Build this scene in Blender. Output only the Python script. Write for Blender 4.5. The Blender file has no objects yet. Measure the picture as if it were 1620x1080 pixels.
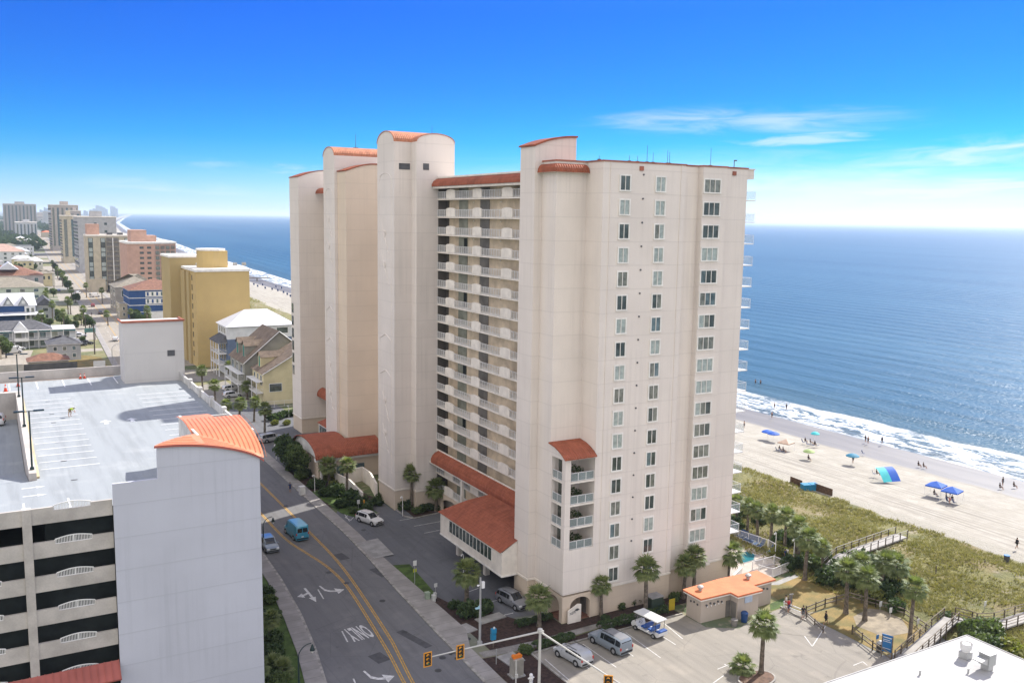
import bpy, math, random
from mathutils import Vector, Matrix
R = math.radians
random.seed(7)
C = bpy.context.scene.collection
scene = bpy.context.scene

# ------------------------------------------------------------------ camera
CAMH = 48.0; FPX = 1448.0; PITCH = R(7.66); ROLL = R(0.9); YAW = R(29.8)
_cy, _sy = math.cos(YAW), math.sin(YAW)
FW = Vector((_sy*math.cos(PITCH), _cy*math.cos(PITCH), -math.sin(PITCH)))
_r0 = Vector((_cy, -_sy, 0)); _u0 = _r0.cross(FW)
RT = _r0*math.cos(ROLL)+_u0*math.sin(ROLL); UP = RT.cross(FW)
cam_data = bpy.data.cameras.new("camera")
cam = bpy.data.objects.new("camera", cam_data); C.objects.link(cam)
cam.matrix_world = Matrix(((RT.x, UP.x, -FW.x, 0), (RT.y, UP.y, -FW.y, 0), (RT.z, UP.z, -FW.z, CAMH), (0, 0, 0, 1)))
cam_data.sensor_fit = 'HORIZONTAL'; cam_data.sensor_width = 36.0
cam_data.lens = FPX/1620*36.0
cam_data.clip_start = 1.0; cam_data.clip_end = 200000.0
scene.camera = cam

def g(px, py, z=0.0):
    """where a survey ray of the photograph meets the level z"""
    d = RT*(px-810)/FPX - UP*(py-540)/FPX + FW
    t = (z-CAMH)/d.z
    return (d.x*t, d.y*t)

# ------------------------------------------------------------------ light
SUN_AZ = 20.0   # from +X towards +Y
SUN_EL = 41.0
sun_data = bpy.data.lights.new("sun", 'SUN'); sun_data.energy = 3.9; sun_data.angle = R(0.53)
sun_data.color = (1.0, 0.955, 0.88)
sun = bpy.data.objects.new("sun", sun_data); C.objects.link(sun)
_sd = Vector((math.cos(R(SUN_AZ))*math.cos(R(SUN_EL)), math.sin(R(SUN_AZ))*math.cos(R(SUN_EL)), math.sin(R(SUN_EL))))
sun.rotation_euler = _sd.to_track_quat('Z', 'Y').to_euler()
sun.location = (60, 100, 200)
scene.view_settings.view_transform = 'Standard'; scene.view_settings.look = 'None'
scene.view_settings.exposure = 1.2; scene.view_settings.gamma = 1.0
scene.cycles.max_bounces = 6; scene.cycles.diffuse_bounces = 3; scene.cycles.glossy_bounces = 3
scene.cycles.transparent_max_bounces = 8
scene.cycles.sample_clamp_indirect = 4.0

# ------------------------------------------------------------------ node helper
class N:
    def __init__(s, tree): s.t = tree; s.n = tree.nodes; s.l = tree.links
    def node(s, typ, **kw):
        n = s.n.new(typ)
        for k, v in kw.items(): setattr(n, k, v)
        return n
    def put(s, sock, v):
        if isinstance(v, bpy.types.NodeSocket): s.l.new(v, sock)
        elif isinstance(v, (tuple, list)) and len(v) == 3 and sock.type == 'RGBA': sock.default_value = (*v, 1)
        else: sock.default_value = v
    def m(s, op, a, b=0.0, c=0.0):
        n = s.node('ShaderNodeMath', operation=op)
        s.put(n.inputs[0], a); s.put(n.inputs[1], b); s.put(n.inputs[2], c)
        return n.outputs[0]
    def add(s, a, b): return s.m('ADD', a, b)
    def mul(s, a, b): return s.m('MULTIPLY', a, b)
    def ss(s, x, lo, hi, a=0.0, b=1.0):
        n = s.node('ShaderNodeMapRange', interpolation_type='SMOOTHSTEP')
        s.put(n.inputs[0], x); s.put(n.inputs[1], lo); s.put(n.inputs[2], hi); s.put(n.inputs[3], a); s.put(n.inputs[4], b)
        return n.outputs[0]
    def mix(s, f, a, b, blend='MIX'):
        n = s.node('ShaderNodeMix', data_type='RGBA', blend_type=blend)
        s.put(n.inputs[0], f); s.put(n.inputs[6], a); s.put(n.inputs[7], b)
        return n.outputs[2]
    def xyz(s, v=None):
        n = s.node('ShaderNodeSeparateXYZ')
        if v is not None: s.put(n.inputs[0], v)
        return n.outputs
    def comb(s, x, y, z=0.0):
        n = s.node('ShaderNodeCombineXYZ'); s.put(n.inputs[0], x); s.put(n.inputs[1], y); s.put(n.inputs[2], z)
        return n.outputs[0]
    def noise(s, v, scale, detail=3.0, rough=0.55, dist=0.0):
        n = s.node('ShaderNodeTexNoise'); s.put(n.inputs['Vector'], v)
        n.inputs['Scale'].default_value = scale; n.inputs['Detail'].default_value = detail
        n.inputs['Roughness'].default_value = rough; n.inputs['Distortion'].default_value = dist
        return n.outputs[0]
    def voro(s, v, scale):
        n = s.node('ShaderNodeTexVoronoi'); s.put(n.inputs['Vector'], v); n.inputs['Scale'].default_value = scale
        return n.outputs[0]
    def pos(s): return s.node('ShaderNodeNewGeometry').outputs['Position']

# ------------------------------------------------------------------ sky
world = bpy.data.worlds.new("World"); scene.world = world; world.use_nodes = True
W = N(world.node_tree); W.n.clear()
sky = W.node('ShaderNodeTexSky', sky_type='NISHITA', sun_disc=False)
sky.sun_elevation = R(SUN_EL); sky.sun_rotation = R(90-SUN_AZ); sky.altitude = 40; sky.air_density = 1.0; sky.dust_density = 0.6; sky.ozone_density = 2.0
tc = W.node('ShaderNodeTexCoord').outputs['Generated']
wx, wy, wz = W.xyz(tc)
el = W.mul(W.m('ARCSINE', wz), 57.2958)
az = W.mul(W.m('ARCTAN2', wx, wy), 57.2958)
# deep azure above a pale marine horizon
ramp = W.node('ShaderNodeValToRGB'); W.put(ramp.inputs[0], W.m('DIVIDE', el, 40.0))
er = ramp.color_ramp; er.interpolation = 'LINEAR'
SKYR = [(0.0, (0.50, 0.75, 1.2)), (0.025, (0.34, 0.60, 1.03)), (0.05, (0.22, 0.488, 0.87)), (0.08, (0.075, 0.375, 0.75)), (0.1125, (0.030, 0.310, 0.70)), (0.15, (0.022, 0.258, 0.675)), (0.1875, (0.020, 0.222, 0.67)), (0.2375, (0.019, 0.198, 0.66)), (0.3, (0.018, 0.180, 0.66)), (0.6, (0.12, 0.28, 0.8)), (1.0, (0.4, 0.5, 0.9))]
er.elements[0].color = (*SKYR[0][1], 1); er.elements[-1].color = (*SKYR[-1][1], 1)
for p, c in SKYR[1:-1]:
    e = er.elements.new(p); e.color = (*c, 1)
skyc = W.mix(1.0, sky.outputs[0], ramp.outputs[0], 'MULTIPLY')
def wgauss(v, c, w):
    d = W.m('DIVIDE', W.m('SUBTRACT', v, c), w)
    return W.m('EXPONENT', W.mul(W.mul(d, d), -1.0))
def wisp(azc, azw, elc, elw, tilt, sx, sy, lo, hi, seed, amt):
    e2 = W.m('SUBTRACT', el, W.mul(W.m('SUBTRACT', az, azc), tilt))
    n = W.noise(W.comb(W.mul(az, sx), W.mul(e2, sy), seed), 1.0, 8.0, 0.6, 0.7)
    msk = W.mul(wgauss(az, azc, azw), wgauss(e2, elc, elw))
    return W.mul(W.ss(W.mul(n, W.m('POWER', msk, 0.5)), lo, hi), amt)
cl = wisp(43.8, 8.5, 5.9, 0.8, 0.0, 0.2, 1.6, 0.2, 0.72, 3.0, 0.5)
for a in (wisp(47.0, 5.0, 4.9, 0.7, 0.03, 0.25, 2.0, 0.34, 0.66, 13.0, 0.5), wisp(51.0, 8.0, 3.1, 0.9, 0.05, 0.16, 1.8, 0.2, 0.7, 17.0, 0.5),
          wisp(57.5, 6.5, 3.9, 0.9, 0.06, 0.2, 1.5, 0.2, 0.62, 9.0, 0.65),
          wisp(56.0, 12.0, 1.9, 1.0, 0.02, 0.12, 1.7, 0.3, 0.6, 21.0, 0.75),
          wisp(46.0, 15.0, 1.7, 1.9, 0.0, 0.12, 1.0, 0.12, 0.62, 33.0, 0.62),
          wisp(14.0, 6.0, 2.9, 0.6, -0.03, 0.25, 1.7, 0.36, 0.72, 41.0, 0.45),
          wisp(8.0, 12.0, 1.4, 0.8, 0.0, 0.2, 1.3, 0.4, 0.8, 51.0, 0.35)):
    cl = W.m('MAXIMUM', cl, a)
# bright cloud added behind and above the viewer, unseen, to light the shaded walls
back = W.add(W.mul(wx, -0.62), W.mul(wy, -0.78))
bk = W.mul(W.ss(back, -0.35, 0.35), W.ss(W.noise(tc, 2.2, 6.0, 0.6), 0.30, 0.55))
hi = W.ss(el, 22.0, 50.0)
cov = W.m('MAXIMUM', bk, W.mul(hi, W.ss(W.noise(tc, 1.7, 6.0, 0.6), 0.42, 0.62)))
cov = W.mul(cov, W.ss(el, -2.0, 6.0))
base = W.mix(W.m('MINIMUM', cl, 1.0), skyc, (4.4, 4.6, 5.0))
base = W.mix(W.mul(cov, 0.9), base, (8.7, 8.3, 7.9))
bg = W.node('ShaderNodeBackground'); W.put(bg.inputs[0], base); bg.inputs[1].default_value = 0.10
wo = W.node('ShaderNodeOutputWorld'); W.l.new(bg.outputs[0], wo.inputs[0])

# ------------------------------------------------------------------ materials
MATS = {}
def mat(name, col, rough=0.85, var=0.12, scale=0.6, bump=0.0, metal=0.0, col2=None, spec=0.3, fine=0.0):
    if name in MATS: return MATS[name]
    ma = bpy.data.materials.new(name); ma.use_nodes = True; MATS[name] = ma
    n = N(ma.node_tree); b = n.n['Principled BSDF']
    p = n.pos()
    nz = n.noise(p, scale, 4.0)
    c2 = col2 or tuple(x*(1-2.2*var) for x in col)
    c1 = tuple(min(1, x*(1+0.6*var)) for x in col)
    f = n.ss(nz, 0.3, 0.7)
    colr = n.mix(f, c2, c1)
    if fine:
        n2 = n.noise(p, scale*14, 2.0)
        colr = n.mix(n.ss(n2, 0.3, 0.7), n.mix(1.0, colr, (1-fine,)*3, 'MULTIPLY'), colr)
    n.put(b.inputs['Base Color'], colr)
    b.inputs['Roughness'].default_value = rough; b.inputs['Metallic'].default_value = metal
    b.inputs['Specular IOR Level'].default_value = spec
    if bump:
        bn = n.node('ShaderNodeBump'); bn.inputs['Strength'].default_value = bump; bn.inputs['Distance'].default_value = 0.05
        n.put(bn.inputs['Height'], n.noise(p, scale*10, 3.0)); n.put(b.inputs['Normal'], bn.outputs[0])
    return ma

def stucco(name, col, step=2.787, z0=3.65, vstep=0.0, dark=0.82, stain=0.1):
    """rendered wall with thin floor joints, faint rain streaks and fine grain"""
    if name in MATS: return MATS[name]
    ma = bpy.data.materials.new(name); ma.use_nodes = True; MATS[name] = ma
    n = N(ma.node_tree); b = n.n['Principled BSDF']; p = n.pos(); x, y, z = n.xyz(p)
    fr = n.m('FRACT', n.m('DIVIDE', n.m('SUBTRACT', z, z0), step))
    ln = n.m('LESS_THAN', fr, 0.05/step)
    if vstep:
        fv = n.m('FRACT', n.m('DIVIDE', n.add(x, y), vstep))
        ln = n.m('MAXIMUM', ln, n.m('LESS_THAN', fv, 0.04/vstep))
    big = n.ss(n.noise(p, 0.18, 3.0), 0.3, 0.7)
    st = n.mul(n.ss(n.noise(n.comb(n.mul(x, 2.2), n.mul(y, 2.2), n.mul(z, 0.04)), 1.0, 5.0, 0.65), 0.45, 0.72), n.ss(n.noise(p, 0.11, 3.0), 0.35, 0.6))
    cell = n.node('ShaderNodeTexWhiteNoise'); cell.noise_dimensions = '3D'
    n.put(cell.inputs[0], n.comb(n.m('FLOOR', n.mul(x, 0.25)), n.m('FLOOR', n.mul(y, 0.25)), n.m('FLOOR', n.m('DIVIDE', n.m('SUBTRACT', z, z0), step))))
    c = n.mix(big, tuple(v*0.93 for v in col), col)
    c = n.mix(n.mul(st, stain*1.7), c, tuple(v*0.58 for v in col))
    c = n.mix(n.mul(cell.outputs[0], 0.10), c, tuple(v*0.72 for v in col))
    c = n.mix(n.ss(fr, 0.93, 1.0, 0.0, 0.10), c, tuple(v*0.6 for v in col))
    c = n.mix(ln, c, tuple(v*dark for v in col))
    gr = n.noise(p, 9.0, 2.0); c = n.mix(n.ss(gr, 0.35, 0.7, 0.0, 0.10), c, tuple(v*0.7 for v in col))
    n.put(b.inputs['Base Color'], c); b.inputs['Roughness'].default_value = 0.92; b.inputs['Specular IOR Level'].default_value = 0.15
    bn = n.node('ShaderNodeBump'); bn.inputs['Strength'].default_value = 0.25; bn.inputs['Distance'].default_value = 0.03
    n.put(bn.inputs['Height'], n.add(gr, n.mul(ln, -1.5))); n.put(b.inputs['Normal'], bn.outputs[0])
    return ma

def tiles(name, col, axis='x', pitch=0.33, col2=None):
    """clay barrel tiles: ribs along the slope, each tile its own shade"""
    if name in MATS: return MATS[name]
    ma = bpy.data.materials.new(name); ma.use_nodes = True; MATS[name] = ma
    n = N(ma.node_tree); b = n.n['Principled BSDF']; p = n.pos(); x, y, z = n.xyz(p)
    u, v = (x, y) if axis == 'x' else (y, x)
    w = n.m('SINE', n.mul(u, 6.2832/pitch))
    fr = n.m('FRACT', n.mul(v, 1/0.42))
    cell = n.node('ShaderNodeTexWhiteNoise'); cell.noise_dimensions = '2D'
    n.put(cell.inputs[0], n.comb(n.m('FLOOR', n.mul(u, 1/pitch)), n.m('FLOOR', n.mul(v, 1/0.42))))
    c = n.mix(n.ss(cell.outputs[0], 0, 1, 0.0, 0.5), col, col2 or tuple(k*0.62 for k in col))
    c = n.mix(n.ss(n.noise(p, 0.5, 6.0, 0.65), 0.42, 0.72, 0.0, 0.6), c, tuple(k*0.5 for k in col))
    c = n.mix(n.ss(n.noise(n.comb(n.mul(u, 3.0), n.mul(v, 0.4), z), 1.0, 3.0), 0.55, 0.75, 0.0, 0.4), c, tuple(min(1, k*1.25+0.03) for k in col))
    c = n.mix(n.ss(fr, 0.0, 0.14, 0.35, 0.0), c, tuple(k*0.45 for k in col))
    n.put(b.inputs['Base Color'], c); b.inputs['Roughness'].default_value = 0.8; b.inputs['Specular IOR Level'].default_value = 0.2
    bn = n.node('ShaderNodeBump'); bn.inputs['Strength'].default_value = 0.7; bn.inputs['Distance'].default_value = 0.06
    n.put(bn.inputs['Height'], n.add(w, fr)); n.put(b.inputs['Normal'], bn.outputs[0])
    return ma

def glass(name, col, rough=0.06):
    if name in MATS: return MATS[name]
    ma = mat(name, col, rough=rough, var=0.25, scale=0.9, spec=0.6); return ma

# ------------------------------------------------------------------ mesh builder
class MB:
    def __init__(s): s.v = []; s.f = []; s.uv = None
    def av(s, pts):
        k = len(s.v); s.v.extend([tuple(p) for p in pts]); return k
    def poly(s, pts): k = s.av(pts); s.f.append(tuple(range(k, k+len(pts)))); return s
    def box(s, x0, y0, z0, x1, y1, z1):
        if x0 > x1: x0, x1 = x1, x0
        if y0 > y1: y0, y1 = y1, y0
        if z0 > z1: z0, z1 = z1, z0
        k = s.av([(x0,y0,z0),(x1,y0,z0),(x1,y1,z0),(x0,y1,z0),(x0,y0,z1),(x1,y0,z1),(x1,y1,z1),(x0,y1,z1)])
        for q in ((0,3,2,1),(4,5,6,7),(0,1,5,4),(1,2,6,5),(2,3,7,6),(3,0,4,7)): s.f.append(tuple(k+i for i in q))
        return s
    def cb(s, cx, cy, cz, sx, sy, sz, rz=0.0):
        c, n_ = math.cos(rz), math.sin(rz); P = []
        for dz in (-1, 1):
            for dx, dy in ((-1,-1),(1,-1),(1,1),(-1,1)):
                X, Y = dx*sx/2, dy*sy/2
                P.append((cx+X*c-Y*n_, cy+X*n_+Y*c, cz+dz*sz/2))
        k = s.av(P)
        for q in ((0,3,2,1),(4,5,6,7),(0,1,5,4),(1,2,6,5),(2,3,7,6),(3,0,4,7)): s.f.append(tuple(k+i for i in q))
        return s
    def prism(s, plan, z0, z1):
        a = sum(plan[i][0]*plan[(i+1)%len(plan)][1]-plan[(i+1)%len(plan)][0]*plan[i][1] for i in range(len(plan)))
        if a < 0: plan = plan[::-1]
        n_ = len(plan); k = s.av([(x,y,z0) for x,y in plan]+[(x,y,z1) for x,y in plan])
        s.f.append(tuple(k+i for i in range(n_))[::-1]); s.f.append(tuple(k+n_+i for i in range(n_)))
        for i in range(n_): j = (i+1)%n_; s.f.append((k+i,k+j,k+n_+j,k+n_+i))
        return s
    def ext(s, prof, a0, a1, axis='x'):
        """extrude a closed profile: axis x -> profile (y,z); axis y -> profile (x,z)"""
        n_ = len(prof)
        f = (lambda p, a: (a, p[0], p[1])) if axis == 'x' else (lambda p, a: (p[0], a, p[1]))
        k = s.av([f(p, a0) for p in prof]+[f(p, a1) for p in prof])
        s.f.append(tuple(k+i for i in range(n_))); s.f.append(tuple(k+n_+i for i in range(n_))[::-1])
        for i in range(n_): j = (i+1)%n_; s.f.append((k+j,k+i,k+n_+i,k+n_+j))
        return s
    def cyl(s, p0, p1, r0, r1=None, n_=10, cap=True):
        r1 = r0 if r1 is None else r1
        p0, p1 = Vector(p0), Vector(p1); d = (p1-p0).normalized()
        a = Vector((0,0,1)) if abs(d.z) < 0.9 else Vector((1,0,0))
        u = d.cross(a).normalized(); w = d.cross(u)
        P = []
        for p, r in ((p0, r0), (p1, r1)):
            for i in range(n_):
                t = 2*math.pi*i/n_; P.append(p+u*math.cos(t)*r+w*math.sin(t)*r)
        k = s.av(P)
        for i in range(n_): j = (i+1)%n_; s.f.append((k+i,k+n_+i,k+n_+j,k+j))
        if cap: s.f.append(tuple(k+i for i in range(n_))); s.f.append(tuple(k+n_+i for i in range(n_))[::-1])
        return s
    def tube(s, pts, r, n_=8):
        for i in range(len(pts)-1):
            ra = r[i] if isinstance(r, (list, tuple)) else r; rb = r[i+1] if isinstance(r, (list, tuple)) else r
            s.cyl(pts[i], pts[i+1], ra, rb, n_)
        return s
    def sphere(s, c, rx, ry=None, rz=None, nu=12, nv=8):
        ry = ry or rx; rz = rz or rx; k = len(s.v)
        for j in range(nv+1):
            ph = math.pi*j/nv
            for i in range(nu):
                t = 2*math.pi*i/nu
                s.v.append((c[0]+rx*math.sin(ph)*math.cos(t), c[1]+ry*math.sin(ph)*math.sin(t), c[2]+rz*math.cos(ph)))
        for j in range(nv):
            for i in range(nu):
                a = k+j*nu+i; b_ = k+j*nu+(i+1)%nu
                s.f.append((a, a+nu, b_+nu, b_))
        return s
    def grid(s, rows):
        k = len(s.v); m_ = len(rows[0])
        for r in rows: s.v.extend([tuple(p) for p in r])
        for i in range(len(rows)-1):
            for j in range(m_-1):
                a = k+i*m_+j; s.f.append((a, a+1, a+m_+1, a+m_))
        return s
    def mesh(s, name, smooth=None):
        me = bpy.data.meshes.new(name); me.from_pydata(s.v, [], s.f); me.validate(); me.update()
        if smooth is not None:
            me.shade_smooth(); me.set_sharp_from_angle(angle=R(smooth))
        return me

def ob(name, mb, ma, parent=None, smooth=None, local=False, uv=None):
    me = mb.mesh(name, smooth) if isinstance(mb, MB) else mb
    if ma is not None:
        me.materials.clear(); me.materials.append(ma)
    o = bpy.data.objects.new(name, me); C.objects.link(o)
    if parent is not None:
        o.parent = parent
        if not local and parent.type == 'EMPTY': o.location = -parent.location
    return o
def tag(o, label, cat, group=None, kind=None):
    if label: o['label'] = label
    if cat: o['category'] = cat
    if group: o['group'] = group
    if kind: o['kind'] = kind
    return o
def thing(name, label, cat, loc=(0,0,0), rz=0.0, group=None):
    o = bpy.data.objects.new(name, None); C.objects.link(o); o.location = loc; o.rotation_euler = (0,0,rz)
    o.empty_display_size = 0.5
    return tag(o, label, cat, group)
def struct(name, mb, ma, smooth=None):
    o = ob(name, mb, ma, None, smooth); o['kind'] = 'structure'; return o
KIDS = {}
def kids(o):
    return [c for c in bpy.data.objects if c.parent == o]
def tree_of(o): return (o, [tree_of(c) for c in kids(o)])
def copy_tree(t, parent=None):
    c = t[0].copy(); C.objects.link(c); c.parent = parent
    for k in t[1]: copy_tree(k, c)
    return c
class Kind:
    """first place() uses the prototype itself, later ones copies of it and its parts"""
    def __init__(s, proto): s.p = proto; s.used = False; s.t = tree_of(proto)
    def place(s, x, y, z=0.0, rz=0.0, label=None, group=None, sc=1.0, cat=None, name=None):
        o = s.p if not s.used else copy_tree(s.t); s.used = True
        o.location = (x, y, z); o.rotation_euler = (0, 0, rz)
        o.scale = (sc, sc, sc) if not isinstance(sc, tuple) else sc
        if label: o['label'] = label
        if group: o['group'] = group
        elif 'group' in o: del o['group']
        if cat: o['category'] = cat
        if name: o.name = name
        return o
ARC = lambda n_, a0, a1: [(math.cos(R(a0+(a1-a0)*i/n_)), math.sin(R(a0+(a1-a0)*i/n_))) for i in range(n_+1)]
# ================================================================== the setting
def lerp_tab(tab, y):
    if y <= tab[0][0]: return tab[0][1]
    for (a, va), (b, vb) in zip(tab, tab[1:]):
        if y <= b: return va+(vb-va)*(y-a)/(b-a)
    return tab[-1][1]
SHIFT = [(-500,0),(450,0),(690,6),(864,18),(1152,38),(1805,97),(2477,130),(4862,370),(8560,850),(30000,3700),(120000,17000)]
cx = lambda y: 176+lerp_tab(SHIFT, y)
YS = [-400,-100,0,40,80,120,160,200,300,400,500,600,700,800,900,1000,1150,1300,1500,1800,2100,2500,3000,3700,4800,6500,8500,12000,18000,30000,60000,120000]
def strip(us, zf, ys=YS):
    m = MB(); uv = []
    for y in ys:
        for u in us:
            m.v.append((cx(y)+u, y, zf(u, y))); uv.append((u, y))
    k = len(us)
    for i in range(len(ys)-1):
        for j in range(k-1):
            a = i*k+j; m.f.append((a, a+1, a+k+1, a+k))
    m.uv = uv; return m
def strip_ob(name, m, ma, smooth=None):
    o = struct(name, m, ma, smooth); me = o.data; uvl = me.uv_layers.new(name='coast')
    for l in me.loops: uvl.data[l.index].uv = m.uv[l.vertex_index]
    return o
def ground_mat():
    ma = bpy.data.materials.new('ground'); ma.use_nodes = True; n = N(ma.node_tree); b = n.n['Principled BSDF']
    p = n.pos(); x, y, z = n.xyz(p)
    a = n.noise(p, 0.05, 5.0); c = n.mix(n.ss(a, 0.42, 0.6), (0.16, 0.15, 0.06), (0.055, 0.085, 0.025))
    c = n.mix(n.ss(n.noise(p, 0.7, 4.0), 0.5, 0.7), c, (0.24, 0.20, 0.13))
    c = n.mix(n.ss(n.noise(p, 0.012, 3.0), 0.5, 0.62), c, (0.2, 0.2, 0.19))
    far = n.ss(n.noise(p, 0.004, 5.0), 0.42, 0.6); c = n.mix(n.ss(y, 900.0, 2200.0), c, n.mix(far, (0.035, 0.06, 0.03), (0.10, 0.12, 0.09)))
    n.put(b.inputs['Base Color'], c); b.inputs['Roughness'].default_value = 0.95
    return ma
struct_ground = strip_ob('ground', strip([-90000,-4000,-1000,-400,-200,-150,-120,-81], lambda u, y: 0.0), ground_mat())

def dune_z(u, y):
    t = (u+81)/36.0
    e = math.sin(math.pi*min(1, max(0, t)))**0.7
    w = 0.75*math.sin(y*0.11+u*0.23)+0.5*math.sin(y*0.31-u*0.37+1.7)+0.35*math.sin(u*0.61+y*0.07)
    return -0.12*max(0, t)+e*(0.75+0.45*w)
dys = [-400,-200,0]+[20+2.0*i for i in range(71)]+[170,180,200,220,250,300,350,400,440,480,520,560,620,680,760,860,1000,1300,1800,2500,3700,4800,8500]
def dune_mat():
    ma = bpy.data.materials.new('dune'); ma.use_nodes = True; n = N(ma.node_tree); b = n.n['Principled BSDF']; p = n.pos()
    c = n.mix(n.ss(n.noise(p, 0.35, 6.0), 0.42, 0.62), (0.19, 0.175, 0.06), (0.13, 0.13, 0.045))
    c = n.mix(n.ss(n.noise(p, 0.12, 4.0), 0.48, 0.62), c, (0.20, 0.16, 0.07))
    c = n.mix(n.ss(n.noise(p, 0.22, 6.0, 0.65), 0.56, 0.68), c, (0.30, 0.26, 0.19))
    uvn = n.node('ShaderNodeUVMap'); uvn.uv_map = 'coast'; u, v, _ = n.xyz(uvn.outputs[0])
    c = n.mix(n.ss(n.add(u, n.mul(n.noise(p, 0.5, 4.0), 3.0)), -48.6, -47.6), c, (0.33, 0.305, 0.25))
    n.put(b.inputs['Base Color'], c); b.inputs['Roughness'].default_value = 0.95
    bn = n.node('ShaderNodeBump'); bn.inputs['Strength'].default_value = 1.0; bn.inputs['Distance'].default_value = 0.5
    n.put(bn.inputs['Height'], n.noise(p, 1.6, 6.0, 0.7)); n.put(b.inputs['Normal'], bn.outputs[0])
    return ma
strip_ob('dune', strip([-81,-78,-75,-72,-69,-66,-63,-60,-57,-54,-51,-49,-47,-45], dune_z, dys), dune_mat(), 60)

def beach_mat():
    ma = bpy.data.materials.new('sand'); ma.use_nodes = True; n = N(ma.node_tree); b = n.n['Principled BSDF']
    p = n.pos(); uvn = n.node('ShaderNodeUVMap'); uvn.uv_map = 'coast'; u, v, _ = n.xyz(uvn.outputs[0])
    edge = n.add(u, n.mul(n.m('SUBTRACT', n.noise(n.comb(n.mul(u, 0.05), n.mul(v, 0.02)), 1.0, 4.0), 0.5), 9.0))
    wet = n.ss(edge, -14.5, -12.0)
    dry = n.mix(n.ss(n.noise(p, 0.4, 5.0), 0.35, 0.7), (0.315, 0.293, 0.248), (0.365, 0.343, 0.296))
    # wheel tracks and rake marks run along the beach
    tr = n.noise(n.comb(n.mul(u, 1.3), n.mul(v, 0.035)), 1.0, 5.0, 0.7)
    dry = n.mix(n.mul(n.ss(tr, 0.47, 0.62), n.ss(u, -20.0, -36.0, 0.2, 0.85)), dry, (0.215, 0.198, 0.17))
    rut = n.noise(n.comb(n.mul(n.add(u, n.mul(n.noise(n.comb(0.0, n.mul(v, 0.02)), 1.0, 2.0), 5.0)), 3.2), n.mul(v, 0.02)), 1.0, 2.0, 0.5)
    dry = n.mix(n.mul(n.ss(rut, 0.60, 0.68), n.ss(u, -18.0, -30.0, 0.0, 0.6)), dry, (0.19, 0.175, 0.15))
    foot = n.ss(n.voro(p, 1.1), 0.1, 0.35, 0.4, 0.0); dry = n.mix(foot, dry, (0.25, 0.225, 0.19))
    wc = n.mix(n.ss(n.noise(n.comb(n.mul(u, 0.25), n.mul(v, 0.03)), 1.0, 3.0), 0.35, 0.65), (0.115, 0.105, 0.092), (0.155, 0.142, 0.124))
    n.put(b.inputs['Base Color'], n.mix(wet, dry, wc))
    n.put(b.inputs['Roughness'], n.ss(wet, 0, 1, 0.95, 0.5))
    n.put(b.inputs['Specular IOR Level'], n.ss(wet, 0, 1, 0.1, 0.26))
    bn = n.node('ShaderNodeBump'); bn.inputs['Distance'].default_value = 0.12
    n.put(bn.inputs['Strength'], n.ss(wet, 0, 1, 0.7, 0.03))
    n.put(bn.inputs['Height'], n.add(n.noise(p, 1.5, 4.0), tr)); n.put(b.inputs['Normal'], bn.outputs[0])
    return ma
BZ = [(-45.5,-0.12),(-40,-0.35),(-20,-1.4),(-10,-2.05),(0,-2.46),(10,-2.75),(20,-3.2),(60,-6),(200,-12)]
strip_ob('beach', strip([b[0] for b in BZ], lambda u, y: lerp_tab(BZ, u)), beach_mat())

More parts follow.
